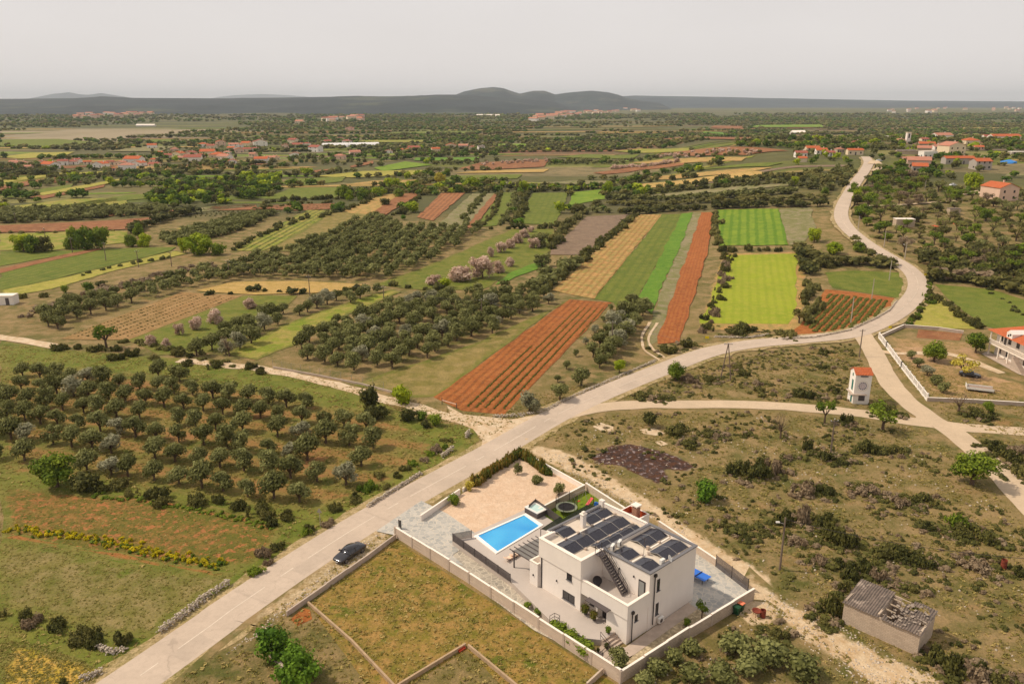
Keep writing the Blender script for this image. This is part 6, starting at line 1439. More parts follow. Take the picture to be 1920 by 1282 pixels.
# yellow flower belt on the red field
it = []
for x, y in pline([(20, 992), (90, 998), (180, 1012), (260, 1030), (340, 1046), (425, 1062)], .35):
    for _ in range(2): it.append(('low', x + random.gauss(0, .6), y + random.gauss(0, .6), 0, random.uniform(.14, .3), random.uniform(.2, .42), random.uniform(-.3, .3)))
random.shuffle(it); k3 = len(it) // 4; mass('yellow_flowers', it[k3:], M['mustard']); mass('weeds', [(a, b, c - .35, d, e, f * .9, g) for a, b, c, d, e, f, g in it[:k3]], M['green'])
it = []
for x, y in pline([(180, 922), (300, 935), (420, 958), (520, 980)], .5): it.append(('low', x + random.gauss(0, .4), y + random.gauss(0, .4) - 1.2, 0, random.uniform(.2, .4), random.uniform(.15, .35), random.uniform(-.2, .2)))
mass('weeds', it, M['green'])
# crop rows
def rows(name, pxpoly, ang, gap, step, s0, s1, mat, off=0, kind='low'):
    poly = pp(pxpoly); it = []
    for x, y in lattice(poly, ang, step, gap, .06, 0): it.append((kind, x, y, hgt(x, y) + .05, random.uniform(s0, s1), random.uniform(s0, s1) * .8, random.uniform(-.3, .3)))
    mass(name, it, M[mat])
rows('crop_rows', [(860, 762), (1085, 577), (1137, 580), (945, 768)], REDA, 1.75, .5, .13, .21, 'crop')
rows('lavender_rows', [(1508, 610), (1556, 552), (1668, 566), (1650, 590), (1600, 614), (1530, 624)], fa((1520, 612), (1580, 552)), 1.75, .5, .34, .46, 'crop')
rows('vine_rows', [(120, 632), (342, 552), (450, 557), (245, 632)], fa((130, 632), (350, 553)), 2.4, 1.3, .14, .28, 'shrub')
rows('vine_rows', [(445, 466), (578, 398), (622, 398), (560, 438), (490, 468)], fa((460, 468), (590, 398)), 2.8, 1.6, .2, .34, 'green')
rows('young_vine_rows', [(300, 412), (340, 402), (480, 392), (500, 386), (632, 384), (632, 391)], 0.05, 5, 2.5, .3, .5, 'shrub')
# villa planting
def small(name, px, py, w, h, kind, mat, lab, z=0, cat='bush', **k):
    p = P(px, py, z); return plant(name, p, w, h, kind, mat, lab, cat, **k)
small('bush', 849, 946, 2.2, 2.0, 'bush', 'green', 'round green bush beside the low white driveway wall', .1)
small('bush', 880, 920, 1.6, 1.7, 'bush', 'yellow', 'yellowish bush at the end of the roadside hedge', .1)
small('bush', 1007, 906, 2.0, 1.7, 'bush', 'olive', 'spiky grey green bush in the middle of the gravel garden', .1)
for nm_, pxl in (('red tipped hedge along the road side of the gravel garden', [(888, 912), (972, 856)]), ('red tipped hedge on the far side of the gravel garden', [(976, 856), (1030, 892)])):
    it = []
    for x, y in pline(pxl, .45):
        for _ in range(2): it.append(('low', x + random.gauss(0, .2), y + random.gauss(0, .2) - .3, .1, random.uniform(.28, .42), random.uniform(1.0, 1.45), random.uniform(-.3, .4)))
    o = mass('hedge', it, M['hedge'], kind=''); o['label'] = nm_; o['category'] = 'hedge'
for px_, py_, lab in ((1045, 1180, 'round clipped bush next to the small patio handrail'), (1068, 1200, 'second clipped bush along the villa path wall'), (1085, 1213, 'third clipped bush along the villa path wall'), (1100, 1226, 'clipped bush nearest the villa steps path'), (1008, 1150, 'small clump on the patio edge below the deck'), (990, 1138, 'leftmost small plant on the patio edge')):
    small('bush', px_, py_, 2.4 if px_ > 1040 else 1.2, 1.3 if px_ > 1040 else .7, 'bush', 'green', lab, .3)
def pot(px, py, z, s_, mat, lab):
    r = thing('potted_plant', lab, 'potted plant', P(px, py, z)); MB().lathe([(.001, 0), (.2 * s_, 0), (.28 * s_, .4 * s_), (.25 * s_, .4 * s_), (.2 * s_, .34 * s_), (.001, .34 * s_)], n=14).build('pot', M['dgrey'], r)
    tm_, cm_, a_, b_ = tpl('bush', mat, 1); c = bpy.data.objects.new('foliage', cm_); col.objects.link(c); c.parent = r; c.location = (0, 0, .3 * s_); c.scale = (s_ * .45,) * 3
pot(1098, 1151, DZ, 1.0, 'hedge', 'round russet potted bush against the villa wall'); pot(1114, 1162, DZ, .95, 'hedge', 'round orange green potted bush beside the entrance'); pot(1141, 1187, DZ, .7, 'green', 'green potted plant at the top of the grey steps')
pot(1138, 1216, .2, .6, 'dark', 'dark potted plant at the foot of the steps'); pot(1122, 1222, .2, .4, 'dark', 'small dark pot by the lower handrail')
small('olive_tree', 1160, 1256, 3.0, 3.2, 'olive', 'olive', 'young olive tree in the pebble bed at the wall corner', .1, 'olive tree'); small('olive_tree', 1316, 1158, 2.0, 2.4, 'open', 'green', 'young leafy tree in the pebble bed by the rear yard', .1, 'tree'); small('bush', 1287, 1172, 1.1, .9, 'bush', 'green', 'small green shrub on the pebble bed', .1)
# ================================================================ HOUSES
def wallm(name, c): 
    if name not in M: M[name] = flat(name, c, .9, var=.06, sc=.3)
    return M[name]
WL = {'w': wallm('white_plaster', C(232, 224, 214)), 'p': wallm('pink_plaster', C(214, 182, 160)), 'g': wallm('grey_plaster', C(170, 160, 150)), 'c': wallm('cream_plaster', C(222, 202, 172)), 's': wallm('rubble_stone', C(184, 164, 142))}
RF = {'o': M['tile'], 'r': M['tile_red'], 'b': M['tile_old'], 'g': M['fibre'], 'f': M['coping']}
def house(name, px, py, wpx, hpx, yaw, depth, rtype, rmat, wmat, label, cat='house', group=None, nwin=3, storeys=2, chim=True, door=True, hm=None):
    p = P(px, py); s_ = wid(px, py, 1); w = wpx * s_; h = hm or max(2.6, hpx * s_ * 1.02); d = depth * w if depth < 3 else depth
    r = thing(name, label, cat, p, R(yaw), group); x0, x1 = -w / 2, w / 2; rh = min(w, d) * .2
    wl = MB().box(x0, x1, 0, d, -.5, h)
    ov = .35
    rf = MB()
    if rtype == 'gx':    # ridge parallel to the front
        wl.add([(x0, 0, h), (x0, d, h), (x0, d / 2, h + rh), (x1, 0, h), (x1, d, h), (x1, d / 2, h + rh)], [(0, 1, 2), (3, 5, 4), (0, 2, 5, 3), (1, 4, 5, 2)])
        k = rh / (d / 2); q = [(x0 - ov, -ov, h - k * ov + .05), (x1 + ov, -ov, h - k * ov + .05), (x1 + ov, d / 2, h + rh + .08), (x0 - ov, d / 2, h + rh + .08), (x1 + ov, d + ov, h - k * ov + .05), (x0 - ov, d + ov, h - k * ov + .05)]
        rf.add(q + [(a, b, c - .14) for a, b, c in q], [(0, 1, 2, 3), (3, 2, 4, 5), (7, 6, 9, 8), (8, 9, 11, 10), (0, 6, 7, 1), (1, 7, 8, 2), (2, 8, 10, 4), (4, 10, 11, 5), (5, 11, 9, 3), (3, 9, 6, 0)])
    elif rtype == 'gy':    # gable end faces the front
        wl.add([(x0, 0, h), (x1, 0, h), (0, 0, h + rh), (x0, d, h), (x1, d, h), (0, d, h + rh)], [(0, 1, 2), (3, 5, 4), (0, 2, 5, 3), (1, 4, 5, 2)])
        k = rh / (w / 2); q = [(x0 - ov, -ov, h - k * ov + .05), (0, -ov, h + rh + .08), (0, d + ov, h + rh + .08), (x0 - ov, d + ov, h - k * ov + .05), (x1 + ov, -ov, h - k * ov + .05), (x1 + ov, d + ov, h - k * ov + .05)]
        rf.add(q + [(a, b, c - .14) for a, b, c in q], [(0, 1, 2, 3), (1, 4, 5, 2), (9, 8, 7, 6), (8, 11, 10, 7), (0, 6, 7, 1), (1, 7, 10, 4), (4, 10, 11, 5), (5, 11, 8, 2), (2, 8, 9, 3), (3, 9, 6, 0)])
    elif rtype == 'hip':
        q = [(x0 - ov, -ov, h + .02), (x1 + ov, -ov, h + .02), (x1 + ov, d + ov, h + .02), (x0 - ov, d + ov, h + .02)]
        m_ = min(w, d) / 2
        if w >= d: rr = [(x0 + m_, d / 2, h + rh), (x1 - m_ + .01, d / 2, h + rh)]; fs = [(0, 1, 5, 4), (1, 2, 5), (2, 3, 4, 5), (3, 0, 4)]
        else: rr = [(0, m_, h + rh), (0, d - m_ + .01, h + rh)]; fs = [(0, 1, 4), (1, 2, 5, 4), (2, 3, 5), (3, 0, 4, 5)]
        rf.add(q + rr, fs + [(3, 2, 1, 0)])
    else: rf.box(x0 - .1, x1 + .1, -.1, d + .1, h, h + .18)
    wl.build('wall', wmat, r); ro = rf.build('roof', rmat, r)
    if chim and rtype != 'flat' and w > 5: MB().box(w * .2, w * .2 + .6, d * .55, d * .55 + .6, h + rh * .3, h + rh + .8).build('chimney', wmat, ro)
    if nwin:
        st = max(1, min(storeys, int(h / 2.6)))
        for f in range(st):
            z = 1.0 + f * 2.8
            for i in range(nwin):
                if f == 0 and door and i == nwin // 2: continue
                u = x0 + w * (i + .5) / nwin; 
                if z + 1.2 > h - .1: continue
                window(r, 'y', 0, u - .5, u + .5, z, z + 1.25, sill=False)
        if door:
            u = x0 + w * (nwin // 2 + .5) / nwin; MB().box(u - .5, u + .5, -.03, .02, 0, min(2.1, h - .3)).build('door', M['dgrey'], r)
        if d > 6: window(r, 'X', x1, d * .3, d * .3 + 1, 1.1, 2.2, sill=False); window(r, 'x', x0, d * .3, d * .3 + 1, 1.1, 2.2, sill=False)
    return r
HS = [ # right village, near first
 ('house', 1890, 377, 40, 24, 8, 1.3, 'gy', 'o', 'p', 'pink gabled house with tiny gable windows at the right edge', dict(nwin=2, door=False)),
 ('house', 1860, 364, 22, 13, -20, 1.0, 'gx', 'r', 'w', 'small house with dull red roof left of the pink gabled house', {}),
 ('shed', 1697, 426, 34, 14, -4, .5, 'flat', 'f', 's', 'stone hut with a pale flat roof in the orchard', dict(cat='shed', nwin=1, door=False)),
 ('shed', 1790, 403, 20, 8, 0, .6, 'flat', 'g', 's', 'open fronted orchard shed with dark opening', dict(cat='shed', nwin=0)),
 ('house', 1724, 323, 26, 11, -22, 1.0, 'gx', 'o', 'g', 'small orange roofed house in front of the terracotta cottages', {}),
 ('house', 1722, 316, 40, 15, -22, .7, 'gx', 'b', 'p', 'long cottage with faded terracotta roof right of the road top', {}),
 ('house', 1744, 297, 28, 12, 10, .6, 'flat', 'f', 'w', 'white flat roofed house above the terracotta cottages', {}),
 ('house', 1732, 290, 24, 12, -25, .8, 'gx', 'b', 's', 'stone house with weathered roof behind the white flat one', {}),
 ('house', 1844, 319, 30, 16, 3, .8, 'gx', 'o', 'g', 'grey rendered house with vivid orange roof', {}),
 ('house', 1800, 308, 56, 11, 3, .3, 'gx', 'o', 'g', 'long low orange roofed wing joined to the vivid roofed house', dict(nwin=4)),
 ('house', 1794, 290, 36, 16, 12, .9, 'gy', 'b', 'c', 'large cream gabled house in the middle of the village', dict(nwin=3)),
 ('house', 1824, 272, 26, 8, 0, .9, 'hip', 'o', 'c', 'orange hip roofed house behind the cream gabled one', {}),
 ('house', 1772, 262, 34, 8, 12, .6, 'gx', 'b', 'w', 'wide white house at the back of the village', {}),
 ('house', 1888, 263, 54, 7, 3, .35, 'gx', 'o', 'w', 'long building with bright orange roof at the far right', dict(nwin=5)),
 ('house', 1738, 278, 28, 8, -15, .6, 'gx', 'o', 'g', 'bluish grey house with orange roof below the bell tower', {}),
 ('house', 1717, 259, 12, 5, 5, .8, 'gx', 'o', 'c', 'tiny orange roofed house right of the bell tower', {}),
 ('house', 1735, 266, 14, 4, 5, .8, 'gx', 'r', 'c', 'red roofed cottage behind the bluish house', {}),
 ('house', 1665, 263, 20, 7, 0, .6, 'flat', 'f', 'w', 'white boxy house left of the bell tower', {}),
 ('barn', 1700, 290, 36, 5, -3, .3, 'gx', 'g', 's', 'long grey roofed barn left of the white flat roofed house', dict(cat='barn', nwin=0)),
 ('house', 1604, 291, 28, 9, -4, .5, 'gx', 'o', 'c', 'long orange roofed house at the top of the road', {}),
 ('house', 1576, 288, 14, 8, 10, .9, 'hip', 'b', 's', 'brown stone house half hidden left of the road top', {}),
 ('house', 1607, 272, 14, 4, 0, .8, 'hip', 'r', 'c', 'red roof among trees behind the road top', {}),
 ('house', 1541, 290, 20, 8, -6, .9, 'gx', 'o', 'w', 'white house with long orange roof in the left hamlet', {}),
 ('house', 1525, 284, 24, 5, -4, .7, 'gx', 'o', 'c', 'orange roofed house at the back of the left hamlet', {}),
 ('house', 1558, 293, 16, 5, 6, .9, 'gx', 'r', 'w', 'low red roofed house right of the white one in the left hamlet', {}),
 ('house', 1503, 296, 21, 9, -3, .8, 'gx', 'r', 'w', 'white house with red roof at the left end of the left hamlet', {}),
 ('shed', 1505, 304, 15, 3, -3, .9, 'gx', 'o', 'c', 'low vivid orange roof in front of the leftmost hamlet house', dict(cat='shed', nwin=0)),
 ('house', 1912, 292, 30, 6, 0, .5, 'flat', 'f', 'g', 'grey flat roofed building at the right frame edge', {}),
 ('house', 1760, 282, 18, 7, 14, .8, 'gx', 'b', 'w', 'white gabled house between the grey blue and cream houses', {}),
 ('house', 1836, 282, 16, 6, -10, .8, 'gx', 'o', 'p', 'pinkish house among trees right of the cream gabled house', {}),
 ('house', 1700, 304, 14, 6, 8, .8, 'gx', 'b', 's', 'stone cottage left of the long terracotta cottage', {}),
 ('house', 1690, 268, 16, 5, 6, .8, 'hip', 'b', 'c', 'cream house beside the bell tower foot', {}),
 ('house', 1856, 262, 20, 6, -6, .7, 'gx', 'r', 'w', 'white house left of the long far right building', {}),
 ('small_building', 4, 572, 42, 14, 4, .5, 'flat', 'f', 'w', 'small white flat roofed building cut by the left frame edge', dict(nwin=2, cat='building')),
]
for h_ in HS:
    nm, px, py, w_, hh, yaw, dep, rt, rm, wm, lab, kw = h_
    house(nm, px, py, w_, hh, yaw, dep, rt, RF[rm], WL[wm], lab, **kw)
LV = [(85,317,26,8,'o','w'),(38,312,18,6,'b','c'),(24,309,14,5,'b','w'),(73,309,12,5,'r','c'),(118,310,16,7,'r','w'),(133,309,18,5,'r','w'),(143,306,12,6,'r','w'),(183,315,22,7,'o','w'),(164,309,12,5,'o','c'),(236,319,24,8,'b','w'),(246,306,28,7,'o','w'),(222,311,16,6,'b','c'),(207,309,12,5,'r','c'),(211,321,9,5,'o','p'),(50,318,14,5,'b','p'),(255,312,20,6,'o','w'),
 (285,279,15,6,'o','w'),(326,285,12,5,'b','p'),(299,290,10,4,'o','c'),(330,294,18,6,'o','c'),(311,297,18,5,'r','c'),(288,306,14,6,'o','c'),(286,313,18,4,'r','c'),(352,293,18,6,'r','p'),(361,303,28,7,'r','w'),(379,276,15,5,'o','w'),(394,279,15,5,'r','c'),(415,275,16,8,'o','p'),(438,279,16,7,'b','w'),(447,277,12,5,'o','w'),(459,275,16,6,'o','c'),(489,275,23,8,'r','w'),(388,291,24,6,'o','c'),(405,297,26,6,'o','p'),(432,284,14,6,'o','w'),(449,287,16,6,'o','p'),(463,285,14,5,'r','c'),(476,284,12,5,'r','w'),(416,300,22,6,'b','w'),(436,307,14,5,'o','w'),(489,307,22,8,'o','w'),(513,301,14,6,'b','c'),(472,294,12,5,'b','p'),(375,297,18,5,'o','c'),(340,301,14,5,'b','c'),(424,291,12,5,'b','w'),
 (546,269,16,6,'r','c'),(535,278,12,5,'r','p'),(557,277,18,5,'r','w'),(573,275,12,5,'r','w'),(587,285,20,8,'r','w'),(553,297,18,7,'r','w'),(507,302,16,6,'b','c'),(634,299,18,6,'b','p'),(667,293,18,7,'b','p'),(729,288,14,4,'r','w'),(751,285,9,4,'o','c'),(648,270,14,5,'r','w'),(615,269,12,4,'r','c'),(600,282,8,5,'o','c'),
 (775,283,20,5,'r','p'),(763,285,10,4,'o','w'),(818,286,14,6,'o','c'),(846,279,18,6,'o','c'),(868,280,16,6,'b','g'),(884,281,10,5,'r','c'),(903,284,11,8,'g','w'),(655,246,14,5,'r','p'),(560,232,14,4,'b','c')]
LVL = {('o','w'): 'white walled house with orange roof', ('o','c'): 'cream house with orange roof', ('o','p'): 'pinkish house with orange roof', ('r','w'): 'white walled house with red roof', ('r','c'): 'cream house with red roof', ('r','p'): 'pinkish house with red roof', ('b','w'): 'white walled house with faded roof', ('b','c'): 'cream house with faded roof', ('b','p'): 'pinkish house with faded roof', ('b','g'): 'grey house with faded roof', ('g','w'): 'white house with grey roof'}
M['tile_pale'] = tile_mat('pale_orange_tile', C(206, 140, 108, .9), C(190, 122, 92, .9), C(208, 160, 136, .9))
for i, (x, y, w_, hh, rm, wm) in enumerate(LV):
    house('house', x, y, w_ * 1.1, hh * 1.1, ((i * 37) % 50) - 25, .75, ('gx', 'hip', 'gx', 'gy')[i % 4], RF[rm], WL[wm], LVL[(rm, wm)] + ' in the village in the left distance', group='houses of the left distant village', nwin=2)
# long white greenhouse
a, b = P(606, 277), P(712, 275); gh = thing('greenhouse', 'very long white polytunnel greenhouse behind the left village', 'greenhouse', a, math.atan2(b.y - a.y, b.x - a.x)); Lg = (b - a).length
prof = [(8 * math.cos(t) , 5.2 * math.sin(t)) for t in [math.pi * k / 10 for k in range(11)]]
mb = MB(); n_ = 40; mb.add([(Lg * i / n_, 8 + q[0], q[1] + (.15 if i % 2 else 0)) for i in range(n_ + 1) for q in prof], [(i * 11 + k, i * 11 + k + 1, (i + 1) * 11 + k + 1, (i + 1) * 11 + k) for i in range(n_) for k in range(10)]); mb.build('cover', flat('greenhouse_film', C(232, 228, 224), .4, var=.03), gh)
for e in (0, Lg): MB().add([(e, 8 + q[0], q[1]) for q in prof], [tuple(range(11))]).build('end_wall', M['plastic'], gh)
# white roofs of far sheds and greenhouses
for (x, y, w_, dd_, lab) in ((1500, 252, 24, 20, 'far white polytunnel beyond the striped strips'), (272, 237, 34, 12, 'far long white building on the dry plain'), (915, 219, 44, 30, 'far long pinkish white building below the hills'), (865, 206, 16, 30, 'far white hall below the hills'), (1012, 352 - 1, 0, 0, ''), (945, 350, 7, 5, 'tiny white hut in the valley fields')):
    if not w_: continue
    house('hall', x, y, w_, 3, 2, dd_, 'gx', M['coping'], WL['w'], lab, cat='building', nwin=0, hm=2.6)
# far villages: tiny houses, individually built
FV = [([(95, 220), (150, 218), (285, 214), (280, 219), (160, 224)], 26, 'in the yellowish village under the left ridge'), ([(400, 200), (520, 192), (560, 202), (440, 206)], 20, 'in the village climbing the left ridge'), ([(590, 212), (700, 200), (830, 197), (840, 204), (640, 213)], 34, 'in the long village under the ridge'), ([(600, 226), (700, 220), (700, 227), (620, 230)], 10, 'in the hamlet on the plain'),
 ([(980, 226), (1040, 215), (1060, 222), (1000, 230)], 18, 'in the reddish village below the hills'), ([(1040, 214), (1200, 204), (1210, 214), (1080, 222)], 22, 'in the village below the right hill'), ([(1660, 208), (1780, 202), (1780, 212), (1680, 213)], 12, 'in the far village on the right plain'), ([(1780, 206), (1930, 202), (1930, 210)], 9, 'in the hamlet at the far right')]
fh_cache = {}
def far_house_mesh(k):
    if k in fh_cache: return fh_cache[k]
    m_ = MB().box(-7, 7, -5, 5, 0, 6.6); m_.add([(-7.4, -5.4, 6.5), (7.4, -5.4, 6.5), (7.4, 0, 8.1), (-7.4, 0, 8.1), (7.4, 5.4, 6.5), (-7.4, 5.4, 6.5)], [(0, 1, 2, 3), (3, 2, 4, 5), (0, 3, 5), (1, 4, 2)], 1)
    o = m_.build('tmp', [WL['wcp'[k % 3]], [M['tile_pale'], RF['r'], RF['b']][(k // 3) % 3]]); fh_cache[k] = o.data; bpy.data.objects.remove(o); return fh_cache[k]
for poly, n_, lab in FV:
    for x, y in scatter(pp(poly), n_):
        k = random.randrange(9); o = bpy.data.objects.new('distant_house', far_house_mesh(k)); col.objects.link(o); s_ = random.uniform(1.1, 2.0)
        o.location = (x, y, 0); o.rotation_euler.z = random.uniform(-.6, .6); o.scale = (s_,) * 3
        tag(o, ('white ', 'cream ', 'pinkish ')[k % 3] + 'tiny distant house with ' + ('orange', 'red', 'faded')[(k // 3) % 3] + ' roof ' + lab, 'house', 'distant houses ' + lab)
# bell tower
bt_ = thing('bell_tower', 'slender white bell tower above the village trees', 'bell tower', P(1703, 268), 0); s_ = wid(1703, 268, 1); tw_ = 7 * s_
MB().box(-tw_ / 2, tw_ / 2, 0, tw_, 0, 18 * s_).build('shaft', WL['w'], bt_); MB().box(-tw_ / 2 - .3, tw_ / 2 + .3, -.3, tw_ + .3, 18 * s_, 18 * s_ + .5).build('cornice', WL['c'], bt_)
for z in (14.5, 11): window(bt_, 'y', 0, -tw_ * .18, tw_ * .18, z * s_ - 1.2, z * s_ + 1.0, sill=False, name='belfry_opening')

# ---- balcony house at the right edge
A_ = P(1851, 664); B_ = P(1965, 722); yaw = math.atan2(B_.y - A_.y, B_.x - A_.x); HL = (B_ - A_).length
bh = thing('balcony_house', 'big white two-storey house with orange roof, long balcony and outside stair at the right edge', 'house', A_, yaw)
w = MB().box(0, HL, 1.6, 12, 0, 5.9); w.box(-.05, HL, .0, 1.6, 5.7, 5.9); w.build('wall', WL['w'], bh)
rf = MB(); q = [(-.7, -.6, 5.95), (HL, -.6, 5.95), (HL, 12.6, 5.95), (-.7, 12.6, 5.95), (5.5, 6, 8.6), (HL, 6, 8.6)]; rf.add(q, [(0, 1, 5, 4), (2, 3, 4, 5), (3, 0, 4), (1, 2, 5), (3, 2, 1, 0)])
rf.build('roof', M['tile'], bh)
MB().box(-.2, HL, -.2, 1.6, 2.8, 3.0).build('balcony', M['coping'], bh)
rl = MB()
for i in range(int(HL / .16)): rl.box(i * .16, i * .16 + .06, -.15, -.08, 3.0, 3.9)
rl.box(-.1, HL, -.18, -.05, 3.9, 4.0).build('balustrade', M['coping'], bh)
for i in range(6):
    x = .1 + i * HL / 6; MB().box(x, x + .25, -.1, .15, 0, 2.795).build('column', M['coping'], bh)
    if i < 2: MB().box(x, x + .22, -.1, .12, 4.0, 5.69).build('column', M['coping'], bh)
for x in (1.2, 4.2, 7.2, 10.4): window(bh, 'y', 1.6, x, x + 1.1, 3.9, 5.1); window(bh, 'y', 1.6, x, x + 1.1, .9, 2.1)
d = MB().box(2.8, 3.6, 1.56, 1.61, 3.01, 5.1).build('door', M['dgrey'], bh)
st_ = MB()
for i in range(14): st_.box(HL * .5 + i * .3, HL * .5 + (i + 1) * .3, -1.4, -.25, -.1, 2.8 - i * .2)
st_.build('outside_stair', M['concrete'], bh)
dm = MB().box(6.0, 8.0, -.3, 1.5, 5.9, 7.1); dm.add([(5.9, -.35, 7.1), (8.1, -.35, 7.1), (7, -.35, 7.9), (5.9, 3, 7.1), (8.1, 3, 7.1), (7, 3, 7.9)], [(0, 1, 2), (3, 5, 4), (0, 2, 5, 3), (1, 4, 5, 2)]); dm.build('dormer', WL['w'], bh)
for dx in (-.3, .3): 
    o = MB().lathe([(.001, 0), (.28, 0), (.28, .03), (.001, .03)], n=16).build('round_window', M['glass'], bh); o.location = (7 + dx, -.31, 6.7 + dx * .6); o.rotation_euler.x = R(90)
sheet('house_terrace', pp([(1840, 664), (1850, 660), (1990, 712), (1990, 726), (1910, 702)]), M['concrete'], 5)
# white balustrade fence
fp = [P(x, y) for x, y in ((1648, 634), (1662, 652), (1690, 690), (1738, 751))]
wf = thing('balustrade_fence', 'long white concrete balustrade fence along the side road', 'fence', fp[0]); fr = MB(); bl = MB()
for a, b in zip(fp[:-1], fp[1:]):
    a = a - fp[0]; b = b - fp[0]; L = (b - a).length; up = lambda z: Vector((0, 0, z))
    fr.beam(a + up(.1), b + up(.1), .25, .3); fr.beam(a + up(1.35), b + up(1.35), .16, .12)
    n_ = int(L / .55)
    for i in range(n_): p = a.lerp(b, (i + .5) / n_); bl.beam(p + up(.2), p + up(1.3), .12)
    k = max(1, int(L / 3))
    for i in range(k + 1): p = a.lerp(b, i / k); MB().beam(p, p + up(1.6), .3).build('post', M['tower'], wf)
fr.build('rail', M['tower'], wf); bl.build('balusters', M['tower'], wf)
wall_run('yard_wall', [(1738, 752), (1830, 756), (1960, 764)], .8, .25, M['concrete'], 'low grey wall in front of the yard with the trailer', pil=False)
wall_run('yard_wall', [(1650, 634), (1694, 614), (1760, 619), (1806, 626)], .8, .25, M['concrete'], 'low dark wall behind the yard below the yellowish meadow', pil=False)
wall_run('track_wall', [(512, 690), (600, 706), (680, 722), (740, 738)], .45, .2, M['concrete'], 'low pale kerb wall of the wire fence along the dirt track', pil=False, cop=False)
wfn = thing('wire_fence', 'thin wire fence posts along the dark grove and dirt track', 'fence', P(512, 688)); o0 = P(512, 688); pts_ = pline([(512, 688), (600, 704), (680, 720), (740, 736)], 2.6); wi = MB()
for i, (x, y) in enumerate(pts_):
    MB().beam((x - o0.x, y - o0.y, 0), (x - o0.x, y - o0.y, 1.7), .06).build('post', M['steel'], wfn)
    if i:
        for z in (.7, 1.2, 1.65): wi.beam((pts_[i - 1][0] - o0.x, pts_[i - 1][1] - o0.y, z), (x - o0.x, y - o0.y, z), .015)
wi.build('wire', M['steel'], wfn)
tb = thing('field_gate', 'low pink barrier with dark posts at the red crop field corner', 'gate', P(829, 758)); p2 = P(856, 766) - P(829, 758)
MB().beam((0, 0, .9), (p2.x, p2.y, .9), .12).build('bar', WL['p'], tb); MB().beam((0, 0, 0), (0, 0, 1.5), .12).build('post', M['dgrey'], tb); MB().beam((p2.x, p2.y, 0), (p2.x, p2.y, 1.2), .12).build('post', M['dgrey'], tb)

